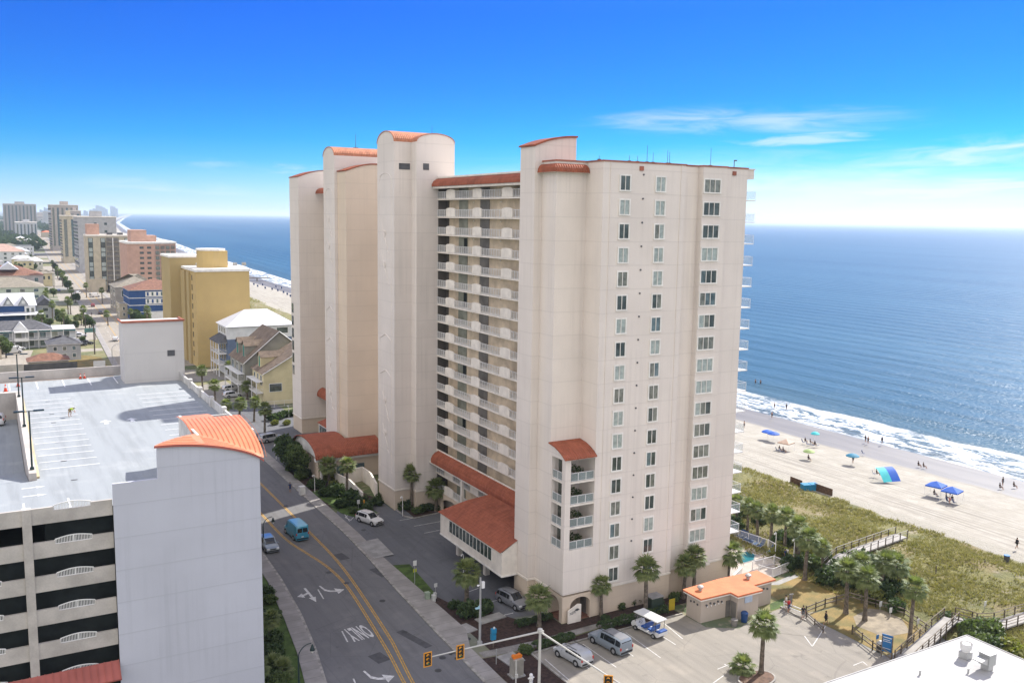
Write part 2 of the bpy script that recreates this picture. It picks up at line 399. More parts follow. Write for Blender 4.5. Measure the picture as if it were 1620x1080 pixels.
def sea_mat():
    ma = bpy.data.materials.new('sea'); ma.use_nodes = True; n = N(ma.node_tree); b = n.n['Principled BSDF']
    p = n.pos(); uvn = n.node('ShaderNodeUVMap'); uvn.uv_map = 'coast'; u, v, _ = n.xyz(uvn.outputs[0])
    wob = n.mul(n.m('SUBTRACT', n.noise(n.comb(n.mul(u, 0.0), n.mul(v, 0.018)), 1.0, 4.0, 0.6), 0.5), n.ss(v, 250.0, 500.0, 20.0, 7.0))
    ue = n.add(u, wob)
    lace = n.noise(n.comb(n.mul(u, 0.30), n.mul(v, 0.10)), 1.0, 8.0, 0.68, 1.2)
    fine = n.noise(n.comb(n.mul(u, 1.4), n.mul(v, 0.7)), 1.0, 5.0, 0.7, 0.8)
    f1 = n.mul(n.mul(n.ss(ue, 0.5, 3.0), n.ss(ue, 19.0, 14.0)), n.ss(n.add(lace, n.mul(fine, 0.35)), 0.62, 0.73))       # lacy field
    front = n.mul(n.mul(n.ss(ue, 15.0, 17.0), n.ss(ue, 20.5, 18.5)), n.ss(n.add(n.noise(n.comb(0.0, n.mul(v, 0.03)), 1.0, 3.0), n.mul(fine, 0.35)), 0.50, 0.66))
    f2 = n.mul(n.mul(n.ss(ue, -2.5, -1.2), n.ss(ue, 1.8, 0.2)), n.ss(fine, 0.32, 0.5))    # the edge of the swash
    f3 = n.mul(n.mul(n.ss(ue, 6.0, 7.5), n.ss(ue, 11.0, 8.5)), n.ss(n.add(lace, n.mul(fine, 0.3)), 0.60, 0.75))
    foam = n.m('MINIMUM', n.m('MAXIMUM', n.m('MAXIMUM', f1, front), n.m('MAXIMUM', f2, f3)), 1.0)
    deep = n.mix(n.ss(n.noise(n.comb(n.mul(u, 0.010), n.mul(v, 0.0012)), 1.0, 4.0), 0.3, 0.7), (0.024, 0.077, 0.118), (0.038, 0.102, 0.148))
    shal = n.mix(n.ss(ue, 0.0, 26.0), (0.085, 0.115, 0.13), (0.04, 0.085, 0.105))
    c = n.mix(n.ss(ue, 14.0, 55.0), shal, deep)
    c = n.mix(foam, c, (0.62, 0.64, 0.66))
    n.put(b.inputs['Base Color'], c); n.put(b.inputs['Roughness'], n.ss(foam, 0, 1, 0.32, 0.9))
    b.inputs['IOR'].default_value = 1.33; b.inputs['Specular IOR Level'].default_value = 0.16
    w1 = n.noise(n.comb(n.mul(u, 0.16), n.mul(v, 0.035)), 1.0, 6.0, 0.62, 0.4)
    w2 = n.noise(p, 0.9, 4.0, 0.6)
    sw = n.node('ShaderNodeTexWave'); sw.bands_direction = 'X'; sw.inputs['Scale'].default_value = 0.022; sw.inputs['Distortion'].default_value = 2.5; sw.inputs['Detail Scale'].default_value = 0.6
    n.put(sw.inputs['Vector'], n.comb(u, n.mul(v, 0.25)))
    bn = n.node('ShaderNodeBump'); bn.inputs['Strength'].default_value = 0.8; bn.inputs['Distance'].default_value = 1.0
    n.put(bn.inputs['Height'], n.add(n.add(n.mul(w1, 1.6), n.mul(w2, 0.35)), n.mul(sw.outputs[1], 0.5))); n.put(b.inputs['Normal'], bn.outputs[0])
    return ma
strip_ob('sea', strip([-5,0,5,10,20,40,80,200,600,2000,8000,30000,120000,220000], lambda u, y: -2.5), sea_mat())

# ---- road
RL = [(-60,26.5),(60,26.8),(86.7,28.2),(94.6,29.6),(104,30.8),(116,31.7),(126,32),(200,32),(282,33),(436,39),(670,46),(1031,54.6),(1537,72),(2170,88),(2600,98)]
RR = [(-60,42.2),(60,42.3),(79,42.6),(91,43),(106,43.7),(117,44.4),(128,44.9),(200,45.3),(282,46.5),(458,53.5),(638,59),(1031,69),(1537,85),(2170,102),(2600,113)]
rys = sorted(set([a for a, _ in RL]+[a for a, _ in RR]+[70,145,165,240,350,550,800]))
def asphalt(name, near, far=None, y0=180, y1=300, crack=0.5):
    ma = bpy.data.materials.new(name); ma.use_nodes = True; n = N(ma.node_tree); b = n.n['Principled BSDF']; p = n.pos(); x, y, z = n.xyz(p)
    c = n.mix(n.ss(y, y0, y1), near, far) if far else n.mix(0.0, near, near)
    a = n.noise(n.comb(n.mul(x, 0.9), n.mul(y, 0.06)), 1.0, 5.0, 0.65)
    c = n.mix(n.ss(a, 0.4, 0.7, 0.0, 0.35), c, n.mix(1.0, c, (0.55,)*3, 'MULTIPLY'))
    c = n.mix(n.ss(n.noise(p, 0.3, 5.0), 0.5, 0.75, 0.0, 0.4), c, n.mix(1.0, c, (1.45, 1.4, 1.35), 'MULTIPLY'))
    if crack: c = n.mix(n.ss(n.noise(p, 0.45, 6.0, 0.7), 0.60, 0.70, 0.0, 0.45), c, n.mix(1.0, c, (0.5,)*3, 'MULTIPLY'))
    v = n.node('ShaderNodeTexVoronoi'); v.feature = 'DISTANCE_TO_EDGE'; v.inputs['Scale'].default_value = 0.16; n.put(v.inputs['Vector'], n.node('ShaderNodeVectorMath', operation='ADD').outputs[0])
    va = v.inputs['Vector'].links[0].from_node; n.put(va.inputs[0], p); n.put(va.inputs[1], n.node('ShaderNodeTexNoise').outputs['Color'])
    c = n.mix(n.mul(n.ss(v.outputs['Distance'], 0.012, 0.004), 0.28*crack), c, (0.03, 0.03, 0.03))
    gr = n.noise(p, 12.0, 2.0); c = n.mix(n.ss(gr, 0.3, 0.7, 0.0, 0.22), c, n.mix(1.0, c, (0.5,)*3, 'MULTIPLY'))
    n.put(b.inputs['Base Color'], c); b.inputs['Roughness'].default_value = 0.9; b.inputs['Specular IOR Level'].default_value = 0.2
    return ma
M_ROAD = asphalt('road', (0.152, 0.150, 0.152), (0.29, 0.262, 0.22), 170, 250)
M_LOT = asphalt('old_asphalt', (0.245, 0.225, 0.195))
M_FARLOT = asphalt('pale_pavement', (0.31, 0.28, 0.235))
M_DRIVE = asphalt('drive_asphalt', (0.128, 0.13, 0.138))
def band(tl, tr, ys, z):
    m = MB()
    for a, b in zip(ys, ys[1:]):
        m.poly([(tl(a), a, z), (tr(a), a, z), (tr(b), b, z), (tl(b), b, z)])
    return m
rl = lambda y: lerp_tab(RL, y); rr = lambda y: lerp_tab(RR, y)
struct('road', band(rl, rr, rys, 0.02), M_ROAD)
M_CONC = mat('concrete', (0.31, 0.30, 0.285), scale=0.8, var=0.12, fine=0.15)
M_CONCD = mat('concrete_old', (0.24, 0.225, 0.205), scale=0.6, var=0.18, fine=0.2)
M_KERB = mat('kerb_concrete', (0.33, 0.31, 0.28), scale=1.2, var=0.2)
def walk(name, tl, tr, ys, ma, z=0.14):
    m = MB()
    for a, b in zip(ys, ys[1:]):
        m.poly([(tl(a), a, z), (tr(a), a, z), (tr(b), b, z), (tl(b), b, z)])
        for t in (tl, tr): m.poly([(t(a), a, 0), (t(a), a, z), (t(b), b, z), (t(b), b, 0)])
    return struct(name, m, ma)
def conc_slab(name, col):
    ma = bpy.data.materials.new(name); ma.use_nodes = True; n = N(ma.node_tree); b = n.n['Principled BSDF']; p = n.pos(); x, y, z = n.xyz(p)
    j = n.m('LESS_THAN', n.m('FRACT', n.mul(y, 1/1.8)), 0.03)
    c = n.mix(n.ss(n.noise(p, 0.5, 5.0), 0.35, 0.7), tuple(v*0.75 for v in col), col)
    cell = n.node('ShaderNodeTexWhiteNoise'); cell.noise_dimensions = '1D'; n.put(cell.inputs[1], n.m('FLOOR', n.mul(y, 1/1.8)))
    c = n.mix(n.mul(cell.outputs[0], 0.22), c, tuple(v*0.6 for v in col))
    c = n.mix(j, c, tuple(v*0.45 for v in col)); n.put(b.inputs['Base Color'], c); b.inputs['Roughness'].default_value = 0.9
    return ma
M_WALK = conc_slab('pavement', (0.30, 0.28, 0.26))
wy1 = [y for y in rys if y >= -60]
walk('pavement', lambda y: rr(y)+0.32, lambda y: max(rr(y)+2.0, 46.5 if 90 < y < 240 else 0), wy1, M_WALK)
walk('kerb', rr, lambda y: rr(y)+0.32, wy1, M_KERB, 0.13)
walk('pavement', lambda y: rl(y)-2.2 if y < 110 else rl(y)-1.9, lambda y: rl(y)-0.3, wy1, M_WALK)
walk('kerb', lambda y: rl(y)-0.3, rl, wy1, M_KERB, 0.13)
def flat(name, pts, z, ma, kind='structure'):
    m = MB(); a = sum(pts[i][0]*pts[(i+1)%len(pts)][1]-pts[(i+1)%len(pts)][0]*pts[i][1] for i in range(len(pts)))
    if a < 0: pts = pts[::-1]
    m.poly([(x, y, z) for x, y in pts]); o = ob(name, m, ma); o['kind'] = kind; return o
def smooth_pts(tab, n_=6):
    out = []
    for i in range(len(tab)-1):
        p0 = tab[max(0, i-1)]; p1 = tab[i]; p2 = tab[i+1]; p3 = tab[min(len(tab)-1, i+2)]
        for k in range(n_):
            t = k/n_
            out.append(tuple(0.5*((2*p1[j])+(-p0[j]+p2[j])*t+(2*p0[j]-5*p1[j]+4*p2[j]-p3[j])*t*t+(-p0[j]+3*p1[j]-3*p2[j]+p3[j])*t**3) for j in (0, 1)))
    out.append(tab[-1]); return out
M_YEL = mat('yellow_paint', (0.56, 0.33, 0.07), var=0.15, scale=2.5, fine=0.25)
M_WPT = mat('white_paint', (0.62, 0.61, 0.59), var=0.14, scale=2.5, fine=0.2)
def line(m, pts, w, z):
    for (x0, y0), (x1, y1) in zip(pts, pts[1:]):
        d = Vector((x1-x0, y1-y0)).normalized(); nx, ny = -d.y*w/2, d.x*w/2
        m.poly([(x0-nx, y0-ny, z), (x1-nx, y1-ny, z), (x1+nx, y1+ny, z), (x0+nx, y0+ny, z)])
ym = MB()
ra_ = smooth_pts([(33.7,60),(35.0,74),(36.06,82.5),(37.2,89.2),(38.0,94.5),(39.75,110.8),(40.4,120.8),(40.5,131),(40.5,143),(40.5,180),(40.6,200)])
la_ = smooth_pts([(33.0,60),(34.2,74),(35.2,82.5),(36.25,89.3),(37.2,97.0),(38.2,106),(38.6,112),(38.35,118),(37.4,124),(36.5,130),(36.25,141),(36.3,180),(36.5,200)])
for L in (ra_, la_):
    for dx in (-0.12, 0.12): line(ym, [(x+dx, y) for x, y in L], 0.13, 0.028)
for k in (-2.0, 2.0):
    pts = [((rl(y)+rr(y))/2+k, y) for y in rys if y >= 240]
    for dx in (-0.12, 0.12): line(ym, [(x+dx, y) for x, y in pts], 0.13, 0.028)
struct('road_marking', ym, M_YEL)
wm = MB()
def arrow(cx_, cy_, rz, s, shape):
    c, n_ = math.cos(rz), math.sin(rz)
    for pl in shape:
        wm.poly([(cx_+(x*c-y*n_)*s, cy_+(x*n_+y*c)*s*1.45, 0.028) for x, y in pl])
# arrows painted for the traffic that drives towards the viewer
turn = [[(-0.9,1.6),(-0.7,1.6),(-0.55,0.75),(-0.1,0.35),(-0.25,0.1),(-0.75,0.5)],[(-0.1,0.35),(0.45,0.2),(0.45,-0.1),(-0.25,0.1)],[(0.4,0.62),(1.35,0.08),(0.4,-0.5)]]
ax_, ay_ = g(527, 936); arrow(ax_, ay_, 0, 1.15, turn)
ax_, ay_ = g(603, 1075); arrow(ax_, ay_, 0, 1.15, turn)
comb_ = [[(-0.14,1.7),(0.14,1.7),(0.14,-0.4),(-0.14,-0.4)],[(-0.42,-0.35),(0.42,-0.35),(0,-1.35)],[(-0.12,0.75),(-0.12,0.45),(-0.8,0.15),(-0.8,0.45)],[(-0.75,-0.15),(-0.75,0.78),(-1.5,0.3)]]
ax_, ay_ = g(492, 942); arrow(ax_, ay_, 0, 1.1, comb_)
for a, b in (((503,932),(512,947)), ((541,998),(550,1015)), ((559,1073),(563,1082))):
    line(wm, [g(*a), g(*b)], 0.16, 0.028)
# far lane dashes
for y in range(300, 900, 14):
    for f in (0.22, 0.78):
        x = rl(y)+(rr(y)-rl(y))*f; line(wm, [(x, y), (x, y+3)], 0.14, 0.028)
struct('road_marking', wm, M_WPT)
mh = MB()
for (a, b) in ((575,838),(520,905),(548,922),(605,950),(700,1040),(693,1060),(640,1000),(452,800),(740,1010)):
    X_, Y_ = g(a, b); mh.cyl((X_,Y_,.02),(X_,Y_,.034),.38,.38,14)
for (a, b) in ((713,1035),(718,1032),(722,1042)):
    X_, Y_ = g(a, b); mh.cyl((X_,Y_,.13),(X_,Y_,.155),.2,.2,10)
struct('manhole_cover', mh, mat('iron', (0.05,0.05,0.05), rough=.6))
pt_ = MB()
for (a, b, w, h, r_) in ((600,905,1.2,3.4,.15),(655,1010,1.0,5.5,.25),(540,880,1.4,2.6,.1),(470,850,.9,4,.05),(600,1040,1.6,2.2,.2)):
    X_, Y_ = g(a, b); pt_.cb(X_, Y_, .0215, w, h, .004, r_)
struct('road_patch', pt_, mat('patch_asphalt', (0.085,0.084,0.087), var=.1, scale=1.5, fine=.2))
def text_mesh(body, size, ext=0.0, align='CENTER'):
    cu = bpy.data.curves.new('text', 'FONT'); cu.body = body; cu.size = size; cu.extrude = ext; cu.align_x = align; cu.align_y = 'CENTER'; cu.resolution_u = 3; cu.offset = 0.025 if size == 1.0 else 0
    o = bpy.data.objects.new('text', cu); C.objects.link(o)
    dg = bpy.context.evaluated_depsgraph_get(); dg.update()
    me = bpy.data.meshes.new_from_object(o.evaluated_get(dg)); bpy.data.objects.remove(o); return me
me = text_mesh('ONLY', 1.0, 0.0); me.materials.clear(); me.materials.append(M_WPT)
o = bpy.data.objects.new('road_marking', me); C.objects.link(o); o['kind'] = 'structure'
o.location = (35.15, 96.3, 0.03); o.rotation_euler = (0, 0, R(184)); o.scale = (1.0, 4.9, 1)

# ---- lots, paths, beds, lawns
M_MULCH = mat('mulch', (0.060, 0.034, 0.026), var=0.25, scale=2.5, fine=0.4, bump=0.6)
M_LAWN = mat('lawn', (0.075, 0.125, 0.022), var=0.22, scale=0.9, fine=0.35, bump=0.5)
M_DRYL = mat('dry_lawn', (0.23, 0.155, 0.05), var=0.18, scale=0.45, col2=(0.13, 0.115, 0.035), fine=0.25, bump=0.4)
M_SANDY = mat('sandy_soil', (0.27, 0.225, 0.16), var=0.15, scale=0.8, fine=0.15)
flat('driveway', [(46.6,92.5),(57.5,90.5),(62,96),(62,134),(56,136),(56,141),(53,150),(46.6,138)], 0.012, M_DRIVE)
flat('driveway', [(46.6,170),(62,170),(62,240),(46.8,236)], 0.012, M_DRIVE)
flat('driveway', [(45.1,117.0),(45.1,124.0),(48.6,124.5),(48.2,117.2)], 0.155, M_CONC)
flat('parking_lot', [(50.0,40),(88.5,40),(88.5,63.2),(84.9,63.2),(85.4,75.2),(84.5,78.0),(79.8,77.7),(75.5,76.2),(72.2,78.3),(72.1,82.4),(50.4,82.2)], 0.012, M_LOT)
flat('path', [(45.2,84.0),(52.0,83.4),(60,84.1),(70,84.5),(70,85.4),(60,85.2),(52,84.9),(45.2,85.3)], 0.03, M_CONCD)
flat('path', [g(1215,925),g(1290,893),g(1300,897),g(1232,925)], 0.03, M_CONC)
flat('path', [g(1218,985),g(1240,958),g(1278,970),g(1300,992),g(1292,1008),g(1225,1000)], 0.03, M_LOT)
flat('flower_bed', [(46.6,84.9),(46.6,100.5),(49.5,97.5),(53.5,90.3),(57.3,90.3),(57.3,87.0),(90,87.9),(90,84.9),(72,84.9),(60,85.25),(52,84.95)], 0.02, M_MULCH)
flat('flower_bed', [(44.7,71),(44.8,83.9),(50.2,83.2),(50.2,71)], 0.02, M_MULCH)
flat('flower_bed', [(50.4,82.3),(71.9,82.5),(71.9,84.3),(60,83.9),(52,83.2),(50.4,83.2)], 0.03, M_MULCH)
flat('lawn', [g(618,894),g(648,892),g(690,940),g(672,950)], 0.035, M_LAWN)
flat('flower_bed', [g(676,955),g(692,944),g(735,965),g(700,985)], 0.03, M_MULCH)
flat('lawn', [(22,60),(26.0,60),(27.2,92),(29.7,107),(29.9,130),(22,130)], 0.03, M_LAWN)
flat('lawn', [g(1206,924),g(1300,896),g(1420,860),(98,73.6),(92.4,75.2),(85.8,75.6),g(1240,955),g(1218,940)], 0.025, M_DRYL)
flat('lawn', [(85.5,75.0),(92.4,75.2),(98,73.4),(96.5,66),(94,64),(85.2,63.2)], 0.025, M_DRYL)
flat('sandy_patch', [g(1350,975),g(1375,962),g(1420,968),g(1440,1000),g(1400,1008),g(1355,990)], 0.04, M_SANDY)
flat('lawn', [g(1218,955),g(1240,945),g(1243,958),g(1219,966)], 0.035, M_LAWN)
flat('lawn', [g(1250,905),g(1268,894),g(1300,880),g(1290,890),g(1250,912)], 0.035, M_LAWN)
flat('lawn', [g(492,778),g(530,768),g(600,812),g(575,822),g(540,812)], 0.03, M_LAWN)
flat('flower_bed', [(46.7,143),(46.7,169),(49,169),(52,165),(54,153),(56,142),(53,138.5),(50,139)], 0.02, M_MULCH)
flat('flower_bed', [g(640,806),g(655,818),g(697,812),g(698,803),g(648,800)], 0.03, M_MULCH)
flat('parking_lot', [(46.8,236),(58,236),(58,268),(46.8,262)], 0.014, M_LOT)
flat('parking_lot', [(47,270),(60,270),(60,292),(47,292)], 0.014, M_LOT)
flat('lawn', [(14,250),(30.6,250),(31,330),(20,345),(10,330),(8,310)], 0.02, M_DRYL)
flat('parking_lot', [(-30,312),(8,312),(12,356),(-30,356)], 0.02, M_FARLOT)
for y0, y1, w in ((300,380,14),(380,436,9),(466,520,10),(520,604,13),(645,700,12),(700,800,14),(850,940,12),(1000,1180,14)):
    flat('parking_lot', [(rr(y0)+2.1,y0),(rr(y0)+2.1+w,y0),(rr(y1)+2.1+w,y1),(rr(y1)+2.1,y1)], 0.014, M_FARLOT)
for y0, y1, w in ((345,352,16),(380,384,20),(425,432,18),(560,566,18),(640,646,18),(770,780,20)):
    flat('driveway', [(rl(y0)-2.2-w,y0),(rl(y0)-2.2,y0),(rl(y1)-2.2,y1),(rl(y1)-2.2-w,y1)], 0.014, M_FARLOT)
lm = MB()
for a, b in (((862,1042),(900,1075)), ((922,1018),(975,1055)), ((1050,985),(1080,1010)), ((990,1000),(1045,1040))): line(lm, [g(*a), g(*b)], 0.1, 0.022)
for x in (54.0, 60.0, 66.0): line(lm, [(x, 76.5), (x, 81.5)], 0.1, 0.022)
for a, b in (((1215,1000),(1300,972)), ((1250,975),(1285,1022)), ((1285,1022),(1306,990)), ((1350,1052),(1365,1046)), ((1365,1046),(1372,1052)), ((1128,1080),(1145,1068)), ((1135,1058),(1155,1050)), ((735,938),(757,930)), ((775,952),(800,945)), ((546,818),(563,806)), ((555,822),(570,809)), ((546,818),(556,823)), ((545,813),(553,824)), ((1146,1050),(1168,1062))):
    line(lm, [g(*a), g(*b)], 0.1, 0.024)
for a, b in (((632,823),(700,811)), ((655,832),(700,824)), ((671,843),(697,838)), ((775,978),(812,969))): line(lm, [g(*a), g(*b)], 0.12, 0.024)
struct('parking_marking', lm, M_WPT)
for y0, y1, w in ((376,430,6),(470,518,5),(548,600,8),(650,760,9),(780,900,9),(970,1020,10),(1060,1120,10)):
    flat('parking_lot', [(rl(y0)-2.2-w,y0),(rl(y0)-2.2,y0),(rl(y1)-2.2,y1),(rl(y1)-2.2-w,y1)], 0.016, M_FARLOT)
# hotel kerbs
km = MB()
def kerbline(pts, h=0.16, w=0.18):
    for (x0, y0), (x1, y1) in zip(pts, pts[1:]):
        L = math.hypot(x1-x0, y1-y0); km.cb((x0+x1)/2, (y0+y1)/2, h/2+0.01, L+0.05, w, h, math.atan2(y1-y0, x1-x0))
kerbline([(50.3,82.35),(72,82.5)]); kerbline([(53.3,90.2),(57.2,90.2)]); kerbline([g(576,820),g(600,812),g(560,790)][:2])
kerbline([(p[0], p[1]) for p in (g(626,806), g(640,817), g(655,820), g(697,811))])
kerbline([(50.2,57),(50.2,83)]); kerbline([g(1235,960),g(1275,982)])
struct('kerb', km, M_KERB)
# tree island in the parking lot
ix, iy = g(1197, 1074); im = MB(); im.prism([(ix+2.3*a, iy+1.6*b) for a, b in ARC(20, 0, 342)], 0.01, 0.17)
struct('kerb', im, M_KERB); flat('flower_bed', [(ix+2.1*a, iy+1.42*b) for a, b in ARC(20, 0, 342)], 0.18, mat('red_mulch', (0.15, 0.09, 0.06), var=0.2, scale=2.0, fine=0.3))
for (a, b, w, h, rz) in ((733,996,2.6,2.2,0.2), (776,978,3.6,1.6,0.1), (808,1042,2.2,2.4,0.1)):
    x, y = g(a, b); struct('concrete_pad', MB().cb(x, y, 0.06, w, h, 0.12, rz), M_CONC)
# ================================================================== the condominium tower
M_WALL = stucco('stucco_wall', (0.72, 0.65, 0.585), stain=0.16)
M_BASE = stucco('stucco_base', (0.62, 0.515, 0.405), step=1.6, z0=0.2, dark=0.9)
M_TRIM = mat('cream_trim', (0.74, 0.68, 0.60), var=0.06, scale=0.8)
M_TRIMW = mat('pale_trim', (0.76, 0.73, 0.675), var=0.06, scale=0.8)
M_GW = mat('gallery_wall', (0.68, 0.56, 0.41), var=0.12, scale=0.5, fine=0.08)
M_TILEX = tiles('clay_tile_x', (0.345, 0.103, 0.055), 'x')  # clay tile with shade put into its darker colour
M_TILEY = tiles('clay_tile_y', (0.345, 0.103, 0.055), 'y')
M_TILEXT = tiles('sunny_clay_tile_x', (0.56, 0.235, 0.135), 'x'); M_TILEYT = tiles('sunny_clay_tile_y', (0.56, 0.235, 0.135), 'y')  # lighter copy of the clay tile, sunlight painted into the top roofs' colour
M_COPE = mat('red_coping', (0.36, 0.13, 0.085), var=0.15)
M_WHITE = mat('white_metal', (0.72, 0.71, 0.69), rough=0.5, var=0.05)
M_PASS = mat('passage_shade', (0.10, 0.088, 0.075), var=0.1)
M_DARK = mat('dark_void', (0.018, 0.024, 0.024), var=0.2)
M_DOORG = mat('door_grey', (0.27, 0.28, 0.225), rough=0.5, var=0.15)
M_DOORD = mat('door_dark', (0.19, 0.175, 0.155), rough=0.5, var=0.15)
M_GLASS = glass('glass_dark', (0.07, 0.09, 0.085), 0.05)
M_GLASSB = glass('glass_blue', (0.12, 0.17, 0.18), 0.05)
M_CURT = mat('curtained_glass', (0.36, 0.41, 0.38), rough=0.12, var=0.12, scale=1.8, spec=0.6)
M_CURTG = mat('blind_glass', (0.19, 0.20, 0.17), rough=0.12, var=0.2, scale=1.5, spec=0.6)
M_LOUV = mat('louvre', (0.09, 0.09, 0.095), rough=0.6)
TW = thing('condo_tower', 'tall beige stucco beachfront tower with arched orange tile tops and white balcony rails', 'building', (57.4, 87.15, 0))
S_ = [(57.4,93.6),(57.4,90.5),(61.6,90.5),(61.6,87.15),(73.75,87.15),(73.75,88.0),(76.5,88.0),(76.5,87.15),(80.35,87.15),(80.35,87.7),(84.3,87.7),(84.3,96.2),(62.1,96.2),(62.1,93.6)]
ob('wall', MB().prism(S_, 3.5, 54.6), M_WALL, TW)
GS = [(57.4,93.6),(57.4,90.5),(61.6,90.5),(61.6,87.2),(73.7,87.2),(73.7,88.05),(76.55,88.05),(76.55,87.2),(80.3,87.2),(80.3,87.75),(84.25,87.75),(84.25,96.2),(62.1,96.2),(62.1,93.6)]
ob('base_wall', MB().prism(GS, 0, 3.26), M_BASE, TW)
def off(plan, d):
    """grow an axis-aligned plan by d"""
    n_ = len(plan); a = sum(plan[i][0]*plan[(i+1)%n_][1]-plan[(i+1)%n_][0]*plan[i][1] for i in range(n_)); s = 1 if a > 0 else -1
    out = []
    for i in range(n_):
        p, q, r = Vector(plan[i-1]), Vector(plan[i]), Vector(plan[(i+1)%n_])
        e1 = (q-p).normalized(); e2 = (r-q).normalized()
        n1 = Vector((e1.y, -e1.x))*s; n2 = Vector((e2.y, -e2.x))*s
        o_ = q+(n1+n2)*d if abs(e1.dot(e2)) < 0.5 else q+n1*d
        out.append((o_.x, o_.y))
    return out
ob('cornice', MB().prism(off(S_, 0.07), 3.26, 3.5), M_TRIM, TW)
ob('coping', MB().prism(off(S_, 0.09), 54.6, 54.78), M_COPE, TW)
ob('wall', MB().prism([(64.4,96.2),(84.3,96.2),(84.3,150.6),(66,150.6),(66,143.15),(64.4,143.15)], 0, 53.9), M_WALL, TW); ob('wall', MB().prism([(64.4,160.0),(66,160.0),(66,161),(84.3,161),(84.3,205),(64.4,205)], 0, 53.9), M_WALL, TW)
ob('podium', MB().box(64.4,143.2,0,66,160.0,9.0).box(66,150.65,0,84.3,160.95,9.0), M_WALL, TW)
# column with an arched fin
FIN = [(56.35+5.75*i/12, 56.4+1.25*math.sin(math.pi/2*(i/12)**0.85)) for i in range(13)]
ob('fin_wall', MB().ext([(56.35,3.5)]+FIN+[(62.1,3.5)], 93.6, 97.0, 'y'), M_WALL, TW)
ob('base_wall', MB().box(56.4,93.65,0,62.1,96.95,3.26), M_BASE, TW)
ob('cornice', MB().box(56.27,93.53,3.26,57.33,97.07,3.5), M_TRIM, TW)
def cap(prof, a0, a1, axis, th=0.16):
    return MB().ext(prof+[(x, z+th) for x, z in prof[::-1]], a0, a1, axis)
ob('tile_roof', cap([(x-0.18 if i == 0 else x+(0.1 if i == 12 else 0), z+0.01) for i, (x, z) in enumerate(FIN)], 93.42, 97.2, 'y', 0.2), M_TILEY, TW)
# tile skirt round the corner
sk = []
for c, s in ARC(6, 0, 90):
    d = 0.7*c; z = 53.35+1.0*s
    sk.append([(57.38-d,93.58,z),(57.38-d,90.48-d,z),(61.2+d*0.5,90.48-d,z),(61.2+d*0.5,90.48,z)])
ob('tile_skirt', MB().grid(sk), M_TILEX, TW)
ob('skirt_soffit', MB().poly([(56.68,93.58,53.35),(56.68,89.78,53.35),(61.55,89.78,53.35),(61.55,90.48,53.35),(57.38,90.48,53.35),(57.38,93.58,53.35)]), M_TRIM, TW)
# south windows, each with its frame and panes
rw = random.Random(3)
def window(x0, x1, z0, z1, y, n_panes, parent, pm, face='y', frame=M_TRIMW, fw=0.17):
    f = MB(); p = MB(); d = 0.10
    def bx(m, a0, b0, a1, b1, d0, d1):
        if face == 'y': m.box(a0, y-d1, b0, a1, y-d0, b1)
        else: m.box(y-d1, a0, b0, y-d0, a1, b1)
    bx(f, x0-fw, z1, x1+fw, z1+fw, 0, d); bx(f, x0-fw, z0-fw, x1+fw, z0, 0, d+0.03)
    bx(f, x0-fw, z0, x0, z1, 0, d); bx(f, x1, z0, x1+fw, z1, 0, d)
    w = (x1-x0)/n_panes
    for i in range(1, n_panes): bx(f, x0+w*i-0.035, z0, x0+w*i+0.035, z1, 0.003, d)
    o = ob('window', f, frame, parent)
    for i, mt in enumerate(pm):
        q = MB(); bx(q, x0+w*i+0.03*(i > 0), z0, x0+w*(i+1)-0.03*(i < n_panes-1), z1, 0.004, 0.03)
        ob('pane', q, mt, o)
    return o
rowA = 'gbgccgcccgmmmmbcgccc'; 
def pick(k):
    r_ = rw.random()
    if r_ < 0.24: return [M_GLASS]*k
    if r_ < 0.48: return [M_CURTG]*k
    if r_ < 0.72: return [M_CURT]*k
    l = [rw.choice([M_GLASS, M_CURT, M_CURTG, M_GLASSB]) for _ in range(k)]; return l
for k in range(18):
    dz = -2.787*k
    for (x0, x1) in ((64.06,65.38),(69.28,70.60)):
        window(x0, x1, 51.45+dz, 53.07+dz, 87.15, 2, TW, pick(2))
    if k < 17: window(76.75, 79.25, 51.55+dz, 53.05+dz, 87.15, 3, TW, pick(3))
vm = MB()
for k in range(17): vm.cyl((67.35,87.15,53.3-2.787*k),(67.35,87.05,53.3-2.787*k),0.11,0.11,8)
ob('vent_caps', vm, M_LOUV, TW)
for x in (67.0, 82.0):
    e = ob('wall_lamp', MB().box(x-0.28,87.02 if x < 70 else 87.55,53.75,x+0.28,87.13 if x < 70 else 87.68,54.25), M_COPE, TW)  # square red-brown scupper boxes just below the coping
# facade joint pilasters
ob('pilaster', MB().box(62.6,87.09,3.5,62.72,87.15,54.6).box(73.0,87.09,3.5,73.12,87.15,54.6), M_WALL, TW)
